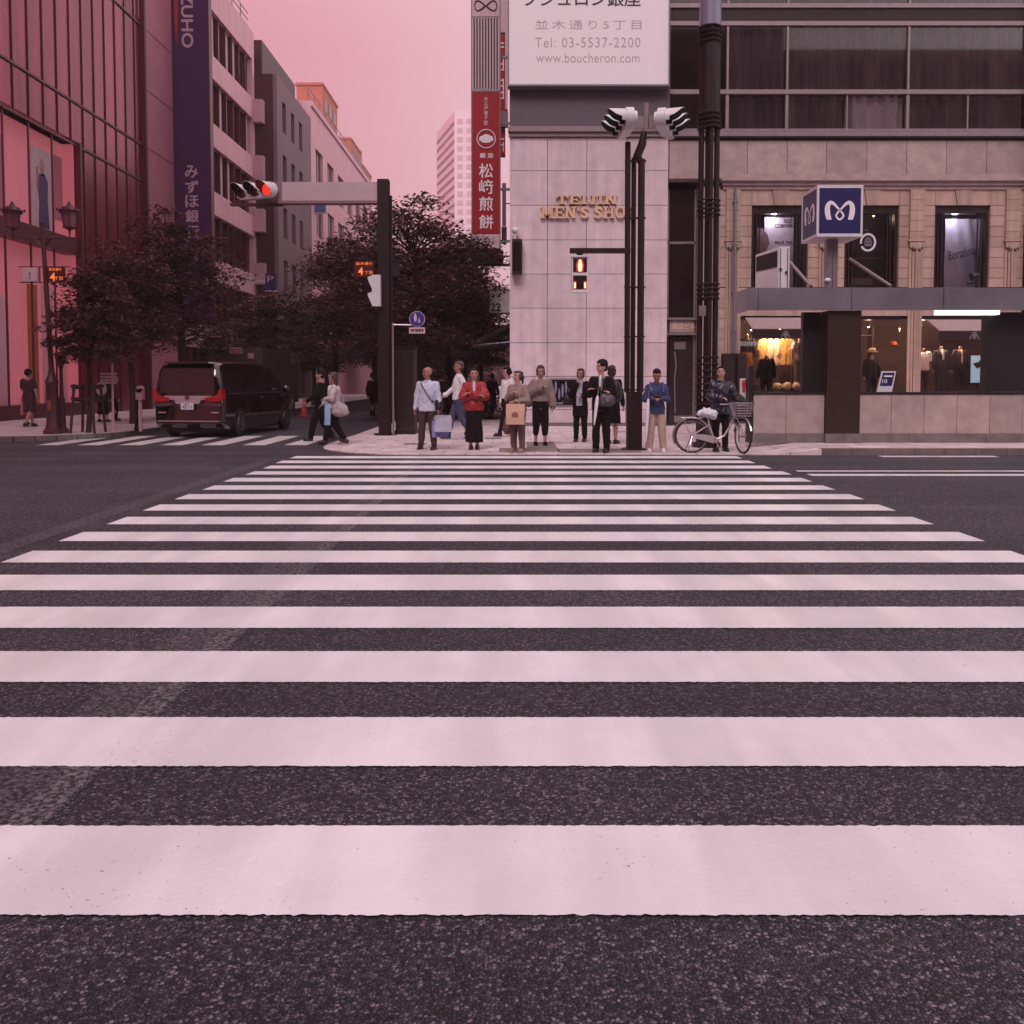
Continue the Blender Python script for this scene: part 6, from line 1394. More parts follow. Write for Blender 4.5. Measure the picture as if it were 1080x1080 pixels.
ARMS = {  # elbow, wrist for side s (+1 = the person's left, which is +x); the body faces -y
    'down': lambda s: ((s * .135, .015, .645), (s * .15, -.02, .50)),
    'back': lambda s: ((s * .13, .05, .65), (s * .14, .06, .51)),
    'fwd': lambda s: ((s * .13, -.02, .66), (s * .13, -.16, .62)),
    'swingf': lambda s: ((s * .13, -.05, .655), (s * .12, -.17, .57)),
    'swingb': lambda s: ((s * .13, .08, .66), (s * .13, .13, .54)),
    'crossed': lambda s: ((s * .14, -.025, .66), (-s * .045, -.115, .685 + .012 * s)),
    'phone': lambda s: ((s * .135, .0, .645), (s * .04, -.135, .655)),
    'mouth': lambda s: ((s * .12, -.06, .655), (s * .03, -.105, .80)),
    'chest': lambda s: ((s * .135, -.02, .66), (s * .0, -.125, .735)),
    'hold': lambda s: ((s * .135, -.01, .65), (s * .04, -.12, .64)),
    'bars': lambda s: ((s * .15, -.03, .655), (s * .17, -.14, .60)),
}
LEGS = {'stand': lambda s: ((s * .055, -.006, .285), (s * .06, .01, .045)), 'wide': lambda s: ((s * .065, -.012, .285), (s * .085, .0, .045)), 'close': lambda s: ((s * .042, -.006, .285), (s * .04, .01, .045)),
        'stepf': lambda s: ((s * .045, -.085, .30), (s * .04, -.14, .055)), 'stepb': lambda s: ((s * .045, .02, .29), (s * .04, .15, .075))}
def person(name, X, Y, z0, yaw, H, label, top, bottom, hair, skin='a', arms=('down', 'down'), legs=('stand', 'stand'), head_yaw=0, head_pitch=0, shoe=None, wide=1.0, detail=True, lean=0, group=None, headless=False, cat='person'):
    """top: dict(mat, hem, loose, sleeve); bottom: dict(kind, mat, hem, w)"""
    root = thing('mannequin' if cat == 'mannequin' else 'person', (0, 0, 0), label, cat, group)
    sh = .094 * wide; W = wide
    S = lambda p: Vector((p[0], p[1] + lean * max(0, p[2] - .5), p[2])) * H
    J = {}
    for i, s in enumerate((1, -1)):
        e, w_ = ARMS[arms[i]](s); k, a = LEGS[legs[i]](s)
        J[s] = dict(sh=(s * sh, .005, .798), el=e, wr=w_, hip=(s * .048, .0, .50), kn=k, an=a)
    def ell_rings(rows, g, grow=0, wave=0):
        g.loft([(0, (yo + lean * max(0, z - .5)) * H, z * H, (rx * W + grow) * H, (ry + grow) * H, wave, 9) for z, rx, ry, yo in rows], n=24)
    g = G(); vox = .0085 if detail else .014
    TR = [(.46, .06, .05, 0), (.50, .082, .056, .004), (.56, .078, .054, .002), (.62, .066, .046, -.002), (.68, .072, .050, 0), (.74, .080, .054, 0), (.785, .080, .046, .004), (.81, .062, .034, .006), (.828, .036, .028, .006)]
    ell_rings(TR, g)
    g.cap(S((0, .006, .815)), S((0, -.006, .88)), .034 * H, .03 * H)
    hands = []
    for s in (1, -1):
        j = J[s]
        g.cap(S((s * .05, .006, .795)), S(j['sh']), .028 * H, .026 * H)
        limb(g, [S(j['sh']), S(j['el']), S(j['wr'])], [.026 * H, .022 * H, .0155 * H])
        limb(g, [S(j['hip']), S(j['kn'])], [.052 * H, .033 * H]); kn, an = S(j['kn']), S(j['an']); cal = kn.lerp(an, .3) + Vector((0, .008 * H, 0))
        limb(g, [kn, cal, an], [.031 * H, .034 * H, .019 * H])
        g.cap(an + Vector((0, .01, -.02)), an + Vector((s * .008, -.085 * H, -an.z + .025 * H)), .02 * H, .016 * H)
        # hand: palm, four unequal bent fingers, thumb off the side
        w_ = S(j['wr']); d = (w_ - S(j['el'])).normalized(); side = d.cross(Vector((0, 0, 1))); side = side.normalized() if side.length > .2 else Vector((0, 1, 0))
        if side.x * s > 0: side = -side
        pn_ = side.cross(d).normalized(); inw = pn_ if pn_.dot(Vector((-s, 0, -.3))) > 0 else -pn_
        if abs(d.z) > .8: side = Vector((0, -1, 0)); inw = Vector((-s, 0, 0))
        pc_ = w_ + d * .028 * H
        for t in (-1, -.35, .35, 1): g.cap(w_ + d * .008 * H + side * t * .009 * H, w_ + d * .048 * H + side * t * .016 * H, .0085 * H, .0075 * H, 8)
        for q, ln in zip((-1, -.34, .34, 1), (.030, .036, .039, .034)):
            b0 = w_ + d * .05 * H + side * q * .0175 * H; b1 = b0 + (d + inw * .45) * ln * .5 * H; b2 = b1 + (d * .6 + inw) * ln * .42 * H
            g.cap(b0, b1, .0058 * H, .0054 * H, 8); g.cap(b1, b2, .0054 * H, .0047 * H, 8)
        t0 = w_ + d * .018 * H + side * .016 * H; t1 = t0 + (side * .8 + d * .6 + inw * .3) * .022 * H; g.cap(t0, t1, .0075 * H, .0062 * H, 8); g.cap(t1, t1 + (d + inw * .4) * .02 * H, .0062 * H, .0052 * H, 8)
        hands.append(pc_)
    hc = S((0, -.008, .87)); hm = Matrix.Translation(hc) @ Euler((R(head_pitch), 0, R(head_yaw)), 'ZYX').to_matrix().to_4x4() @ Matrix.Translation(-hc)
    def HP(x, y, z): return hm @ Vector((x * H * 1.08, (y * 1.08 + lean * .4) * H, (.87 + (z - .87) * 1.06) * H))
    hrot = Euler((R(head_pitch), 0, R(head_yaw)), 'ZYX')
    if not headless:
        def he(x, y, z, rx, ry, rz): g.ell(HP(x, y, z), (rx * H * 1.08, ry * H * 1.08, rz * H * 1.06), 18, 12, rot=hrot)
        he(0, .002, .948, .0435, .054, .05); he(0, -.014, .912, .036, .038, .042); he(0, -.028, .888, .022, .022, .018); he(0, -.034, .955, .034, .02, .026)
        g.cap(HP(0, -.05, .938), HP(0, -.062, .918), .0055 * H, .0085 * H, 8)
        for s in (1, -1): he(s * .0435, .006, .925, .006, .011, .016); he(s * .02, -.038, .918, .014, .012, .014)
        he(0, -.044, .897, .012, .008, .006)
    m = remesh(g, vox, 3)
    if not headless:
        nb_ = len(m.f)
        for s in (1, -1):
            m.ell(HP(s * .0175, -.0505, .9345), (.0068 * H, .004 * H, .0038 * H), 8, 6, mi=1, rot=hrot); m.ell(HP(s * .018, -.053, .9455), (.011 * H, .003 * H, .0018 * H), 8, 6, mi=3, rot=hrot)
        m.ell(HP(0, -.0535, .8975), (.011 * H, .004 * H, .0032 * H), 10, 6, mi=2, rot=hrot)
    body = m.build('body', [SK[skin] if isinstance(skin, str) else skin, mt_eye, mt_lip, HB], root, smooth=True, recalc=False)
    # hair
    if not headless and hair[0] != 'bald':
        st, hmtl = hair; g = G()
        def hh(x, y, z, rx, ry, rz): g.ell(HP(x, y, z), (rx * H * 1.08, ry * H * 1.08, rz * H * 1.08), 16, 10, rot=hrot)
        hh(0, .013, .963, .0475, .0515, .046); hh(0, .026, .935, .043, .035, .045)
        if st != 'short': hh(0, -.025, .985, .037, .028, .018)
        else: hh(0, -.02, .984, .036, .03, .016)
        if st in ('bob', 'long', 'tail', 'bun'): hh(.036, .004, .94, .015, .03, .036); hh(-.036, .004, .94, .015, .03, .036)
        if st == 'bob': hh(0, .024, .905, .044, .032, .035); hh(.038, .004, .91, .014, .024, .03); hh(-.038, .004, .91, .014, .024, .03)
        if st == 'long': hh(0, .03, .89, .042, .026, .07); hh(.036, .018, .88, .016, .024, .06); hh(-.036, .018, .88, .016, .024, .06)
        if st == 'tail': hh(0, .055, .945, .018, .02, .02); g.cap(HP(0, .065, .94), HP(0, .07, .87), .018 * H, .012 * H)
        if st == 'bun': hh(0, .062, .935, .026, .024, .024)
        if st == 'fluffy': hh(0, .005, .988, .048, .05, .032); hh(.03, 0, .965, .025, .04, .03); hh(-.03, 0, .965, .025, .04, .03)
        remesh(g, .008, 1, .012, 26).build('hair', hmtl, root, smooth=True, recalc=False)
    # lower garment
    bk, bm = bottom['kind'], bottom['mat']; g = G(); bw = bottom.get('w', 1); hem = bottom.get('hem', .05)
    PW = [(.47, .086, .066, .003), (.52, .098, .071, .003), (.57, .092, .067, .0), (.62, .082, .060, -.002)]
    if bk == 'trousers':
        ell_rings(PW, g, .002)
        for s in (1, -1):
            j = J[s]; hip, kn, an = S(j['hip']), S(j['kn']), S(j['an'])
            if hem < .2:
                en = kn.lerp(an, 1 - max(0, (hem - .04)) / .24); limb(g, [hip, kn, en], [.060 * H, .041 * bw * H, .033 * bw * H])
            else:
                en = kn.lerp(an, max(.0, (.285 - hem) / .24)); limb(g, [hip, kn, en], [.062 * H, .05 * bw * H, .052 * bw * H], 14)
    else:
        rows = [(.62, .080, .058, 0), (.56, .094, .068, 0), (.50, .104, .078, 0), (.4, .112 * bw, .088 * bw, 0), (.25, .118 * bw, .096 * bw, 0), (hem, .122 * bw, .10 * bw, 0)]
        g.loft([(0, 0, z * H, rx * H * W, ry * H, .05 * min(1, max(0, (.6 - z) * 3)), 8) for z, rx, ry, _ in rows], n=40)
    gm = remesh(g, .012, 3, .012, 10, -.25); gm.build('skirt' if bk == 'skirt' else 'trousers', bm, root, smooth=True, recalc=False)
    # upper garment(s)
    for li, t in enumerate(top if isinstance(top, list) else [top]):
        g = G(); lo = t.get('loose', .008); hem = t.get('hem', .5); fl = t.get('flare', 0)
        rows = [(hem, .090 + fl, .068 + fl, .003), ((hem + .62) / 2, .087 + fl * .5, .066 + fl * .5, .002), (.62, .078, .058, -.002), (.68, .080, .060, 0), (.74, .086, .062, 0), (.775, .084, .056, .004), (.80, .066, .044, .006), (.818, .042, .034, .006)]
        if hem > .6: rows = [(hem, .088, .064, 0)] + rows[3:]
        ell_rings(rows, g, lo)
        for s in (1, -1):
            j = J[s]; a, e, w_ = S(j['sh']), S(j['el']), S(j['wr']); g.cap(S((s * .05, .006, .790)), a, (.030 + lo * .6) * H, (.028 + lo * .6) * H)
            sl_ = t.get('sleeve', 'long'); sw = t.get('sw', 1)
            if sl_ == 'long': limb(g, [a, e, e.lerp(w_, .93)], [(.029 + lo * .6) * H, (.026 + lo * .7) * H * sw, (.020 + lo * .5) * H * sw], 12)
            elif sl_ == 'elbow': limb(g, [a, e], [(.029 + lo * .6) * H, (.028 + lo) * H * sw], 12)
            elif sl_ == 'short': limb(g, [a, a.lerp(e, .6)], [(.034 + lo) * H, (.031 + lo) * H], 12)
        if t.get('collar'): g.torus(S((0, -.002, .838)), .036 * H, .010 * H, (0, -.25, 1), 20, 8)
        if t.get('hood'): g.torus(S((0, .012, .832)), .05 * H, .018 * H, (0, -.3, 1), 20, 8)
        remesh(g, .011, 2, t.get('wr', .018) * .7, 11, .35).build(t.get('name', 'shirt'), t['mat'], root, smooth=True, recalc=False)
        if t.get('front'):      # an open front showing what is worn underneath
            fm, fw, fz0, fz1 = t['front']; g = G(); dy = -.0725 - lo - lean * 0
            g.loft([(0, (-.035 + lean * max(0, z - .5)) * H, z * H, fw * H * k, (.035 + lo + ex) * H) for z, k, ex in ((fz0, 1, .006), ((fz0 + fz1) / 2, 1, .006), (fz1 - .02, .75, .002), (fz1 + .012, .4, -.012))], n=18)
            remesh(g, .011, 2, .008, 8).build('inner_shirt', fm, root, smooth=True, recalc=False)
    # shoes
    for s in (1, -1):
        an = S(J[s]['an']); g = G(); tilt = R(20) if J[s]['an'][1] > .1 else 0; zg = max(0, an.z - .045 * H)
        g.ell((an.x, an.y - .035 * H, zg + .028 * H), (.030 * H, .072 * H, .026 * H), 16, 10).ell((an.x, an.y + .012 * H, zg + .035 * H), (.026 * H, .03 * H, .033 * H), 12, 8).box(an.x - .027 * H, an.x + .027 * H, an.y - .1 * H, an.y + .035 * H, zg + .002, zg + .016 * H)
        if tilt:
            mt = Matrix.Translation((an.x, an.y, zg)) @ Matrix.Rotation(-tilt, 4, 'X') @ Matrix.Translation((-an.x, -an.y, -zg)); g.v = [tuple(mt @ Vector(p)) for p in g.v]
        remesh(g, .009, 2).build('shoe', shoe or mt_black, root, smooth=True, recalc=False)
    root.location = (X, Y, z0); root.rotation_euler = (0, 0, R(yaw))
    mw = Matrix.Translation((X, Y, z0)) @ Matrix.Rotation(R(yaw), 4, 'Z')
    root['_h'] = H
    def Wd(x, y, z): return mw @ (Vector((x, y + lean * max(0, z - .5), z)) * H)
    return dict(W=Wd, hands=[mw @ h for h in hands], root=root, H=H)
def GP(px, py, z=SE): return GR(px, py, z)
def at_feet(px, py, z=SE): x, y = GR(px, py, z); return x, y, z
shirtB = C('pale blue shirt', (.50, .50, .62)); white_c = C('white cloth', (.68, .64, .68)); redj = C('red jacket', (.30, .015, .02), rough=.55); blk = C('black cloth', (.008, .003, .005), spec=.2); brn = C('brown trousers', (.05, .022, .022))
tan = C('taupe coat', (.26, .17, .16)); taupe = C('taupe sweater', (.23, .16, .15)); navy = C('navy shirt', (.035, .04, .11)); khaki = C('khaki trousers', (.42, .28, .24)); jean = C('dark blue jeans', (.05, .05, .11)); shw = M('white trainers', (.65, .58, .6)); shn = M('beige shoes', (.3, .17, .13)); lav = C('lavender blouse', (.52, .48, .62)); leath = M('dark shiny leather', (.02, .014, .03), rough=.3, var=.2); lwht = C('pale cardigan', (.50, .42, .46)); dmauve = C('dark mauve dress', (.05, .014, .022)); gtr = C('grey brown trousers', (.13, .07, .065))
SH = dict
P = {}
P[1] = person('p', *at_feet(451, 474), -12, 1.69, 'bald man in a pale blue shirt with a dark strap across his chest', SH(mat=shirtB, hem=.475, loose=.014, collar=True, wr=.03), SH(kind='trousers', mat=brn, w=1.15), ('bald', None), skin='b', arms=('down', 'down'), legs=('wide', 'wide'), head_yaw=-42, wide=1.08)
P[2] = person('p', AX(484, 20.6), 20.6, SE, -78, 1.86, 'grey haired man in a white shirt and jeans striding left behind the red jacket', SH(mat=white_c, hem=.52, loose=.012, collar=True, wr=.03), SH(kind='trousers', mat=jean, w=1.15), ('short', HG), skin='b', arms=('swingb', 'swingf'), legs=('stepb', 'stepf'), wide=1.1)
P[3] = person('p', *at_feet(500, 474), 4, 1.66, 'person in a red hooded jacket and long black skirt with folded arms', [SH(mat=redj, hem=.49, loose=.022, wr=.035, name='jacket', sw=1.25, front=(white_c, .026, .70, .835)), ], SH(kind='skirt', mat=blk, hem=.09, w=.86), ('short', HB), arms=('crossed', 'crossed'), legs=('close', 'close'), wide=1.06)
G()
P[4] = person('p', AX(534.5, 21.6), 21.6, SE, -60, 1.73, 'woman in a white top and black trousers standing half hidden at the granite corner', SH(mat=white_c, hem=.56, loose=.015), SH(kind='trousers', mat=blk, w=1.0), ('bun', HB), arms=('down', 'down'), legs=('stepf', 'stepb'))
P[5] = person('p', *at_feet(546, 477), -28, 1.60, 'older woman in a taupe coat with tied back hair and a beige paper bag', SH(mat=tan, hem=.49, loose=.014, collar=True, name='coat', wr=.03), SH(kind='trousers', mat=gtr, w=1.2), ('tail', HR), arms=('hold', 'chest'), legs=('stand', 'stand'), head_yaw=-25, head_pitch=-8, shoe=shn)
P[6] = person('p', *at_feet(570, 470), 0, 1.73, 'woman in a loose taupe sweater and black culottes, one hand raised to her collar', SH(mat=taupe, hem=.565, loose=.024, sw=1.35, name='sweater', wr=.03), SH(kind='trousers', mat=blk, hem=.16, w=1.25), ('bob', HR), arms=('down', 'chest'), legs=('stand', 'stand'), head_pitch=8, shoe=blk)
P[7] = person('p', *at_feet(612, 466), -14, 1.68, 'woman in a white top and open black cardigan with a hand at her mouth', [SH(mat=blk, hem=.36, loose=.014, name='cardigan', sw=1.2, front=(lav, .055, .50, .83))], SH(kind='trousers', mat=blk, w=1.15), ('bob', HR), arms=('hold', 'mouth'), head_yaw=-10)
P[8] = person('p', *at_feet(634, 477), -18, 1.80, 'man in a black suit with folded arms and a white umbrella hanging from his wrist', [SH(mat=blk, hem=.47, loose=.014, name='suit_jacket', sw=1.15, wr=.02, front=(white_c, .02, .68, .84))], SH(kind='trousers', mat=blk, w=1.2), ('fluffy', HB), arms=('crossed', 'crossed'), head_yaw=-48, wide=1.05)
P[9] = person('p', *at_feet(645, 468), 150, 1.74, 'brown haired woman in black turned away behind the man in the suit', SH(mat=blk, hem=.42, loose=.016, name='coat'), SH(kind='skirt', mat=blk, hem=.27), ('bob', HR), arms=('down', 'down'), legs=('stand', 'stand'))
P[10] = person('p', *at_feet(692, 477), -6, 1.63, 'man in a navy shirt and khaki trousers looking down at his phone', SH(mat=navy, hem=.47, loose=.013, collar=True, wr=.028), SH(kind='trousers', mat=khaki, w=1.3), ('short', HB), skin='b', arms=('phone', 'phone'), legs=('wide', 'wide'), head_pitch=22, head_yaw=-5, shoe=shw)
P[11] = person('p', AX(760.5, 17.2), 17.2, SE, 5, 1.69, 'man in a shiny navy jacket holding the silver bicycle and looking up', SH(mat=leath, hem=.45, loose=.018, name='jacket', sw=1.15, wr=.045, collar=True), SH(kind='trousers', mat=blk, w=1.1), ('short', HB), arms=('bars', 'hold'), head_pitch=-14, head_yaw=-12, wide=1.05)
P[12] = person('p', *at_feet(353, 469.5, 0), -86, 1.61, 'woman in a pale cardigan with a shoulder bag walking left over the side crosswalk', SH(mat=lwht, hem=.52, loose=.016, wr=.03, name='cardigan', front=(white_c, .03, .6, .82)), SH(kind='trousers', mat=blk, w=1.3, hem=.08), ('long', HR), arms=('hold', 'swingf'), legs=('stepb', 'stepf'), head_pitch=6)
P[13] = person('p', AX(338, 20.2), 20.2, 0, -86, 1.68, 'dark dressed walker with black hair just beyond the woman in the pale cardigan', SH(mat=blk, hem=.5, loose=.014), SH(kind='trousers', mat=blk, w=1.3), ('fluffy', HB), arms=('swingf', 'swingb'), legs=('stepf', 'stepb'))
P[14] = person('p', AX(30, 24), 24, .12, 172, 1.62, 'woman in a dark dress walking away past the lit display window', SH(mat=dmauve, hem=.5, loose=.012, sleeve='short', name='bodice'), SH(kind='skirt', mat=dmauve, hem=.3, w=.85), ('bun', HB), arms=('hold', 'down'), legs=('stepf', 'stepb'))
P[15] = person('p', AX(108, 27), 27, .12, 178, 1.52, 'stooping person in dark clothes with a pale backpack beside the sign post', SH(mat=dmauve, hem=.45, loose=.014), SH(kind='trousers', mat=blk, w=1.1, hem=.2), ('short', HB), legs=('wide', 'wide'), lean=-.25)
P[16] = person('p', AX(122, 28), 28, .12, 120, 1.45, 'person in maroon standing close behind the sign post', SH(mat=C('maroon top', (.16, .02, .03)), hem=.5, loose=.016), SH(kind='trousers', mat=blk), ('short', HB))
P[17] = person('p', AX(393, 33), 33, SE, 160, 1.68, 'distant pedestrian in black just left of the thick maroon pole', SH(mat=blk, hem=.48, loose=.014), SH(kind='trousers', mat=blk), ('short', HB), legs=('stepf', 'stepb'), detail=False)
P[18] = person('p', AX(519, 34), 34, SE, 170, 1.66, 'distant pedestrian in dark red under the trees between the crowd', SH(mat=C('dull red top', (.12, .02, .03)), hem=.5, loose=.014), SH(kind='trousers', mat=blk), ('short', HB), legs=('stepf', 'stepb'), detail=False)
P[19] = person('p', AX(470, 32), 32, SE, 10, 1.66, 'distant pedestrian in grey seen between the bald man and the red jacket', SH(mat=C('grey top', (.12, .08, .09)), hem=.5, loose=.014), SH(kind='trousers', mat=blk), ('short', HB), legs=('stepf', 'stepb'), detail=False)
# ---- things they carry
def item(name, g_, mats, label, cat, parts=None, smooth=False, loc=None):
    xs = [v[0] for v in g_.v]; ys = [v[1] for v in g_.v]; zs = [v[2] for v in g_.v]
    r_ = thing(name, ((min(xs) + max(xs)) / 2, (min(ys) + max(ys)) / 2, min(zs)), label, cat)
    return r_
def paper_bag(c, w_, h, d, yaw, mat, label, name='carrier_bag', handle=.12, print_mat=None, taper=.0, cat='bag', crumple=0, hmat=None):
    """c = point the hand holds"""
    r_ = thing(name, c, label, cat); mt = Matrix.Translation(c) @ Matrix.Rotation(R(yaw), 4, 'Z')
    zt_ = -handle; zb_ = -handle - h; g = G(); nx_, nz_ = 8, 8; vs = []
    def ring(z, kx, ky): return [(-w_ / 2 * kx, -d / 2 * ky, z), (w_ / 2 * kx, -d / 2 * ky, z), (w_ / 2 * kx, d / 2 * ky, z), (-w_ / 2 * kx, d / 2 * ky, z)]
    lv = [(zb_, 1 - taper * .3, 1), (zb_ + h * .33, 1, 1), (zb_ + h * .66, 1 - taper * .1, .8), (zt_, 1 - taper, .35)]
    V_ = [];
    for z, kx, ky in lv: V_ += ring(z, kx, ky)
    V_ = [mt @ (Vector(p) + Vector((noise.noise((p[0] * 9, p[2] * 9, yaw)) * crumple, noise.noise((p[2] * 9, p[0] * 9, 3 + yaw)) * crumple, 0))) for p in V_]
    fs = [(i * 4 + k, i * 4 + (k + 1) % 4, (i + 1) * 4 + (k + 1) % 4, (i + 1) * 4 + k) for i in range(3) for k in range(4)] + [(0, 1, 2, 3)]
    g.add(V_, fs); b_ = g.build('body', mat, r_)
    g = G()
    for sy in (-.3, .3): g.tube([mt @ Vector(p) for p in ((-w_ * .22, sy * d * .5, zt_), (-w_ * .1, sy * d * .3, -.02), (0, 0, .0), (w_ * .1, sy * d * .3, -.02), (w_ * .22, sy * d * .5, zt_))], .006, 6)
    g.build('handles', hmat or mat, r_)
    if print_mat:
        g = G(); g.add([mt @ Vector(p) for p in ((-w_ * .18, -d / 2 - .006, zb_ + h * .35), (w_ * .18, -d / 2 - .006, zb_ + h * .35), (w_ * .18, -d / 2 * .95 - .006, zb_ + h * .5), (w_ * .1, -d / 2 * .9 - .006, zb_ + h * .6), (-w_ * .1, -d / 2 * .9 - .006, zb_ + h * .6), (-w_ * .18, -d / 2 * .95 - .006, zb_ + h * .5))], [(0, 1, 2, 3, 4, 5)])
        g.build('print', print_mat, b_, recalc=False)
    return r_
h1 = P[1]['hands'][0]
mt_bagb = M('lavender blue bag', (.20, .20, .45), rough=.5, var=.1); mt_bagg = M('grey lilac bag', (.36, .32, .42), rough=.5, var=.1); mt_paper = M('beige paper', (.55, .32, .24), rough=.7, var=.06)
paper_bag((h1.x + .02, h1.y + .03, h1.z - .02), .34, .42, .12, 8, mt_bagb, 'blue carrier bag hanging from the bald man hand', handle=.10, taper=.15, crumple=.03)
paper_bag((h1.x + .10, h1.y - .10, h1.z - .02), .36, .34, .12, 2, mt_bagg, 'grey lilac carrier bag with dark cord handles in front of the blue one', handle=.06, taper=.1, crumple=.03, hmat=mt_black)
def strap(p, pts, mat, label, name='shoulder_strap', cat='strap', r=.014):
    w_ = [p['W'](*q) for q in pts]; c = w_[0]; t_ = thing(name, c, label, cat)
    G().tube(w_, r, 6).build('webbing', mat, t_, smooth=True); return t_
def blob_bag(c, r, mat, label, name='shoulder_bag', yaw=0, strap_pts=None, smat=None, square=False, cat='bag'):
    t_ = thing(name, c, label, cat); g = G()
    if square:
        g.ell(c, (r[0], r[1], r[2] * .8), 16, 10, rot=(0, 0, R(yaw))); g.rbox(c, (r[0] * 1.5, r[1] * 1.3, r[2] * 1.5), (0, 0, R(yaw)))
    else: g.ell(c, r, 18, 12, rot=(0, 0, R(yaw))); g.ell((c[0], c[1], c[2] - r[2] * .35), (r[0] * 1.05, r[1] * 1.1, r[2] * .7), 18, 12, rot=(0, 0, R(yaw)))
    remesh(g, .012, 2, .02, 10).build('body', mat, t_, smooth=True, recalc=False)
    if strap_pts: G().tube(strap_pts, .012, 6).build('strap', smat or mat, t_, smooth=True)
    return t_
W1 = P[1]['W']; sp1 = [W1(-.075, -.035, .832), W1(-.05, -.076, .79), W1(0, -.094, .72), W1(.05, -.093, .64), W1(.09, -.07, .575)]
blob_bag(W1(.135, .03, .55), (.09, .13, .14), mt_black, 'black cross body bag at the bald man hip', strap_pts=sp1 + [W1(.135, .02, .6)])
W3 = P[3]['W']
W5 = P[5]['W']; h5 = P[5]['hands'][0]
paper_bag((h5.x + .03, h5.y - .06, h5.z + .02), .36, .40, .14, -8, mt_paper, 'beige paper shopping bag held in front by the older woman', name='paper_bag', handle=.07, print_mat=M('brown print', (.22, .09, .05)), crumple=.012)
blob_bag(W5(-.14, -.0, .34), (.09, .13, .19), M('brown fabric bag', (.14, .055, .05), rough=.8), 'brown fabric bag hanging low at the older woman left side', strap_pts=[W5(-.13, .0, .44), W5(-.12, -.02, .58), W5(-.10, -.03, .66)])
W6 = P[6]['W']; blob_bag(W6(-.155, .01, .585), (.12, .09, .16), M('grey brown bag', (.13, .09, .095), rough=.6), 'grey brown bag on the arm of the woman in culottes', strap_pts=[W6(-.15, .0, .67), W6(-.13, -.02, .73), W6(-.11, -.01, .8)])
W7 = P[7]['W']; blob_bag(W7(-.16, -.02, .60), (.13, .08, .1), mt_black, 'small dark handbag on the arm of the woman in the black cardigan', strap_pts=[W7(-.16, -.02, .66), W7(-.14, -.02, .72), W7(-.12, .0, .8)])
W8 = P[8]['W']
def umbrella(top_, tip, label, mat):
    t_ = thing('umbrella', tip, label, 'umbrella'); a, b_ = Vector(top_), Vector(tip); d = (b_ - a)
    G().tube([a + d * k for k in (.16, .22, .4, .7, .9, .93)], [.016, .03, .036, .028, .014, .006], 10).build('folded_canopy', mat, t_, smooth=True)
    G().tube([a + d * .93, b_], .006, 6).tube([a + d * .16, a + d * .03, a + Vector((0, 0, .03)), a + Vector((.035, 0, .05)), a + Vector((.06, 0, .03)), a + Vector((.06, 0, -.02))], .009, 8).build('shaft_and_handle', mt_steel, t_, smooth=True); return t_
ha = P[8]['hands'][1]; umbrella((AX(631, 16.6), 16.6, AZ(411, 16.6)), (AX(626.5, 16.5), 16.5, AZ(451, 16.5)), 'white folded umbrella hanging in front of the man in the suit', white_c)
blob_bag((AX(640, 16.7), 16.72, AZ(422, 16.7)), (.17, .1, .14), M('dark grey bag', (.06, .045, .06), rough=.4), 'dark grey soft bag held against the suit of the man with the umbrella', strap_pts=[(AX(634, 16.7), 16.72, AZ(416, 16.7)), (AX(636, 16.75), 16.8, AZ(402, 16.75)), (AX(641, 16.9), 17.0, AZ(397, 16.9))])
W9 = P[9]['W']; blob_bag((AX(649, 18.4), 18.4, AZ(412, 18.4)), (.15, .2, .24), mt_black, 'large black shoulder bag sticking out right of the man in the suit', strap_pts=[(AX(643, 18.4), 18.3, AZ(405, 18.4)), (AX(645, 18.5), 18.5, AZ(395, 18.5))])
hA, hB = P[10]['hands']; mid = (hA + hB) / 2
t_ = thing('phone', (mid.x, mid.y - .03, mid.z + .01), 'dark phone held in both hands by the man in khaki trousers', 'phone'); G().rbox((mid.x, mid.y - .035, mid.z + .035), (.13, .012, .07), (R(50), 0, 0)).build('case', mt_black, t_); G().rbox((mid.x, mid.y - .028, mid.z + .042), (.12, .004, .06), (R(50), 0, 0)).build('screen', mt_dglass, t_)
umbrella((AX(684.5, 16.7), 16.72, AZ(411, 16.7)), (AX(681.5, 16.7), 16.7, AZ(470, 16.7)), 'white folded umbrella leaning beside the man in khaki trousers', white_c)
W10 = P[10]['W']; t_ = thing('backpack', W10(0, .08, .62), 'blue backpack worn by the man looking at his phone', 'backpack')
mt_bp = M('blue backpack', (.05, .07, .22), rough=.7); g = G().ell(W10(0, .095, .70), (.14, .07, .2), 16, 10); remesh(g, .014, 2).build('body', mt_bp, t_, smooth=True, recalc=False)
for s in (-1, 1): G().tube([W10(s * .06, .05, .83), W10(s * .075, .0, .848), W10(s * .078, -.062, .80), W10(s * .075, -.078, .74), W10(s * .09, -.03, .66)], .020, 8).build('strap', mt_bp, t_, smooth=True)
h12 = P[12]['hands']; W12 = P[12]['W']
blob_bag(W12(.10, .09, .50), (.19, .1, .16), M('pale tote', (.36, .28, .30), rough=.6), 'pale shoulder bag swinging behind the walking woman in the cardigan', yaw=0, strap_pts=[W12(.10, .04, .56), W12(.11, .03, .7), W12(.08, .01, .83), W12(.11, .12, .7), W12(.10, .15, .56)])
paper_bag((AX(345, 18.6), 18.6, AZ(424, 18.6)), .12, .46, .1, 20, M('light blue bag', (.25, .38, .55), rough=.5), 'long light blue shopping bag held by the walking woman', handle=.04, crumple=.02)
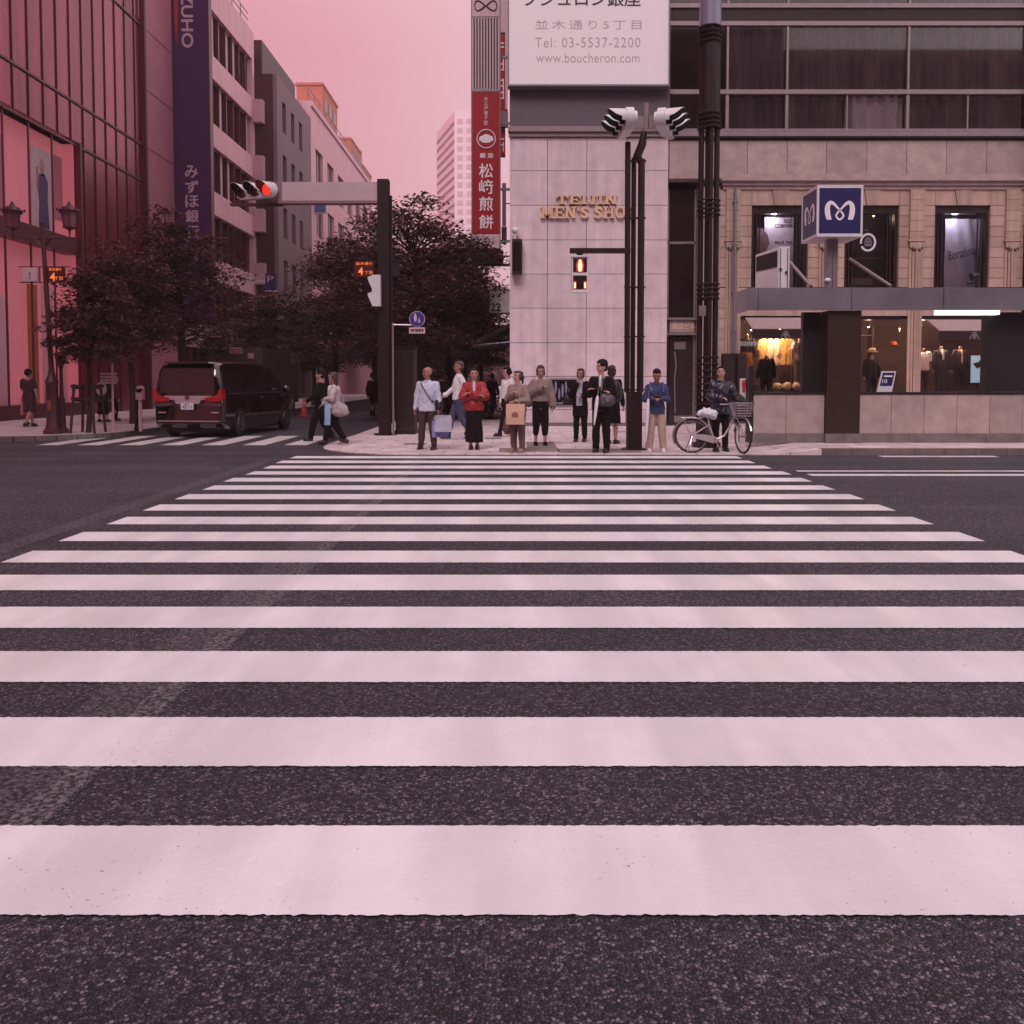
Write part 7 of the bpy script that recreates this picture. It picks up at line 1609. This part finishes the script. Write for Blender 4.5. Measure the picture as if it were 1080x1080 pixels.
W15 = P[15]['W']; t_ = thing('backpack', W15(0, .09, .6), 'pale backpack on the stooping person by the sign post', 'backpack'); g = G().ell(W15(0, .10, .69), (.17, .1, .22), 16, 10); remesh(g, .014, 2).build('body', mt_letter, t_, smooth=True, recalc=False)
for s in (-1, 1): G().tube([W15(s * .06, .06, .82), W15(s * .075, .0, .845), W15(s * .08, -.06, .78)], .018, 6).build('strap', mt_letter, t_)
W14 = P[14]['W']; blob_bag(W14(.12, -.09, .56), (.07, .12, .1), mt_redp, 'small red bag on the arm of the woman in the dark dress', strap_pts=[W14(.12, -.09, .6), W14(.12, -.06, .66)])
paper_bag(tuple(W14(.16, -.1, .56)), .2, .5, .1, 70, mt_wstone, 'dull pink shopping bag beside the woman in the dark dress', handle=.06)
# gloves of the cyclist are pale: bag hanging at the handlebar
W11 = P[11]['W']; blob_bag((AX(779, 16.9), 16.9, AZ(421, 16.9)), (.13, .12, .1), mt_black, 'black bag lying in the bicycle basket', name='bag')
# ---- mannequins and garments in the shop windows
mt_mann = M('mannequin shell', (.30, .16, .10), rough=.4); orange_t = C('orange trousers', (.55, .22, .05)); cream = C('cream garment', (.62, .45, .28)); dsuit = C('dark suit', (.03, .02, .03)); grn = C('grey vest', (.12, .09, .09))
def mann(px, Y, pyt, H, label, top, bottom, yaw=0, legs=('stand', 'stand')):
    ztop = AZ(pyt, Y); z0 = ztop - .84 * H; X_0 = AX(px, Y)
    r_ = person('m', X_0, Y, z0, yaw, H, label, top, bottom, ('bald', None), skin=mt_mann, legs=legs, detail=False, headless=True, cat='mannequin')
    if z0 > .28: G().box(X_0 - .3, X_0 + .3, Y - .25, Y + .25, .25, z0 - .003).build('plinth', mt_black, None)
    return r_
YM = YF + .9
def plinth(px, Y, z1, label):
    X_0 = AX(px, Y); t_ = thing('display_plinth', (X_0, Y, .25), label, 'plinth'); G().box(X_0 - .3, X_0 + .3, Y - .28, Y + .28, .25, z1 - .03).build('body', mt_black, t_); G().box(X_0 - .33, X_0 + .33, Y - .31, Y + .31, z1 - .03, z1 - .002).build('top', mt_dark, t_)
def mann(px, Y, pyt, H, label, top, bottom, yaw=0, pl_label=''):
    z0 = AZ(pyt, Y) - .84 * H
    person('m', AX(px, Y), Y, z0, yaw, H, label, top, bottom, ('bald', None), skin=mt_mann, legs=('stand', 'stand'), detail=False, headless=True, cat='mannequin'); plinth(px, Y, z0, pl_label)
mann(787, YM, 356, 1.8, 'mannequin in dark top and orange trousers at the left of the shop window', SH(mat=dsuit, hem=.58, loose=.01), SH(kind='trousers', mat=orange_t, w=1.2), pl_label='black plinth under the mannequin in orange trousers')
mann(808, YM - .3, 378, 1.75, 'headless mannequin in a black suit seen from behind in the left shop window', SH(mat=blk, hem=.45, loose=.02, collar=True), SH(kind='trousers', mat=blk), yaw=175, pl_label='black plinth under the black suited mannequin')
mann(843, YM, 360, 1.75, 'mannequin in white shirt and dark vest in the left shop window', [SH(mat=white_c, hem=.5, loose=.008, sleeve='short'), SH(mat=grn, hem=.48, loose=.016, sleeve='none')], SH(kind='trousers', mat=grn), pl_label='black plinth under the mannequin in the vest')
mann(973.5, YM, 371, 1.75, 'mannequin in a white short sleeved shirt beside the fluted column', SH(mat=white_c, hem=.5, loose=.016, sleeve='short'), SH(kind='trousers', mat=brn), pl_label='black plinth under the mannequin in the white shirt')
mann(992, YM, 369, 1.8, 'mannequin in an open dark jacket over a white shirt', SH(mat=dsuit, hem=.5, loose=.016, front=(white_c, .03, .66, .84)), SH(kind='trousers', mat=dsuit), pl_label='black plinth under the mannequin in the dark jacket')
mann(1012, YM, 369, 1.8, 'mannequin in a dark suit and pale tie beside the bright screen', SH(mat=dsuit, hem=.5, loose=.016, front=(cream, .022, .6, .84)), SH(kind='trousers', mat=dsuit), pl_label='black plinth under the mannequin with the pale tie')
mann(919, YM + .4, 378, 1.7, 'mannequin in dark clothes in the middle shop window', SH(mat=blk, hem=.45, loose=.02), SH(kind='trousers', mat=blk), pl_label='black plinth under the dark clothed mannequin')
def hat(px, py, Y, mat, label):
    x, z = AX(px, Y), AZ(py, Y); t_ = thing('hat', (x, Y, z), label, 'hat'); G().loft([(x, Y, z - .01, .18, .2), (x, Y, z + .0, .19, .21), (x, Y, z + .012, .11, .13), (x, Y, z + .09, .10, .12), (x, Y, z + .12, .07, .09), (x, Y, z + .125, .01, .01)], n=24).build('felt', mat, t_, smooth=True); G().loft([(x, Y, z + .014, .115, .135), (x, Y, z + .04, .113, .133)], n=24).build('ribbon', mt_black, t_, smooth=True)
hat(919.5, 371, YM + .4, cream, 'pale hat above the dark clothed mannequin in the middle window'); hat(941.5, 364, YF + 1.95, mt_redp, 'red hat on the shelves in the middle shop window')
# hanging garments
hg = thing('garment_rail', (AX(818, YM + .6), YM + .6, .25), 'rail with cream shirts, some tinted by painted yellow light, inside the left shop window', 'garment rail')
x0, x1 = AX(803, YM + .6), AX(834, YM + .6); zr = AZ(356, YM + .6)
G().tube([(x0, YM + .6, .25), (x0, YM + .6, zr), (x1, YM + .6, zr), (x1, YM + .6, .25)], .015, 8).build('rail', mt_steel, hg)
for k, (px, cm) in enumerate(((805, 'y'), (812, 'w'), (819, 'w'), (826, 'y'), (831, 'y'))):
    x = AX(px, YM + .6); g = G(); g.loft([(x, YM + .6, zr - .9, .16, .05, .1, 5), (x, YM + .6, zr - .4, .17, .06, .1, 5), (x, YM + .6, zr - .12, .17, .05), (x, YM + .6, zr - .03, .05, .03)], n=20)
    g.cap((x - .13, YM + .6, zr - .12), (x - .2, YM + .6, zr - .4), .05, .04); g.cap((x + .13, YM + .6, zr - .12), (x + .2, YM + .6, zr - .4), .05, .04)
    remesh(g, .016, 2, .02, 9).build('shirt', C('yellow lit shirt', (.55, .30, .08)) if cm == 'y' else cream, hg, smooth=True, recalc=False)  # yellow lamp light is put into the colour of some shirts
ft_ = thing('display_table', (AX(826, YF + .7), YF + .7, .25), 'low table of folded pale shirts in the left shop window', 'table')
x0, x1 = AX(815, YF + .7), AX(845, YF + .7); zt_ = AZ(412, YF + .7)
G().box(x0, x1, YF + .45, YF + .95, zt_ - .04, zt_).build('table_top', mt_dark, ft_)
for x in (x0 + .05, x1 - .05):
    for y in (YF + .5, YF + .9): G().box(x - .02, x + .02, y - .02, y + .02, .25, zt_ - .041).build('leg', mt_dark, ft_)
for k, px in enumerate((820, 830, 840)):
    x = AX(px, YF + .7); g = G().ell((x, YF + .7, zt_ + .12), (.14, .14, .13), 14, 10); remesh(g, .016, 1, .05, 9).build('folded_clothes', cream, ft_, smooth=True, recalc=False)
scn = thing('screen', (AX(1031, YF + .6), YF + .6, .25), 'bright cyan advertising screen on a stand at the right of the shop window', 'screen')
xa, xb = AX(1023.5, YF + .6), AX(1039, YF + .6); za, zb_ = AZ(403.5, YF + .6), AZ(375, YF + .6)
G().box(xa - .04, xb + .04, YF + .6, YF + .68, za - .06, zb_ + .04).box((xa + xb) / 2 - .03, (xa + xb) / 2 + .03, YF + .62, YF + .66, .25, za - .06).box(xa, xb, YF + .5, YF + .78, .25, .28).build('stand', mt_black, scn)
sf = G().box(xa, xb, YF + .59, YF + .598, za, zb_).build('display', M('screen glow', (.3, .45, .55), emit=(.35, .6, .75), es=.5, var=.25, scale=2), scn)
G().prism([(xa + .05, zb_ - .25), (xa + .2, zb_ - .42), (xb - .1, zb_ - .3), (xb - .05, zb_ - .12), (xb - .2, zb_ - .15), (xa + .25, zb_ - .2)], YF + .582, YF + .588).build('dark_print', mt_ink, sf)
# ---- haze
hz = G().box(-320, 320, -60, 420, -1, 125).build('haze', mt_black, kind='stuff')
hm_ = bpy.data.materials.new('haze'); hm_.use_nodes = True; t = hm_.node_tree; t.nodes.clear(); o = t.nodes.new('ShaderNodeOutputMaterial'); pv = t.nodes.new('ShaderNodeVolumePrincipled')
pv.inputs['Color'].default_value = (.95, .78, .82, 1); pv.inputs['Density'].default_value = .0009; t.links.new(pv.outputs[0], o.inputs['Volume']); hz.data.materials.clear(); hz.data.materials.append(hm_); hm_.cycles.homogeneous_volume = True if hasattr(hm_, 'cycles') and hasattr(hm_.cycles, 'homogeneous_volume') else None
tag(hz, 'thin pale pink haze filling the street')
for o_ in list(bpy.data.objects):
    if '_h' in o_: del o_['_h']
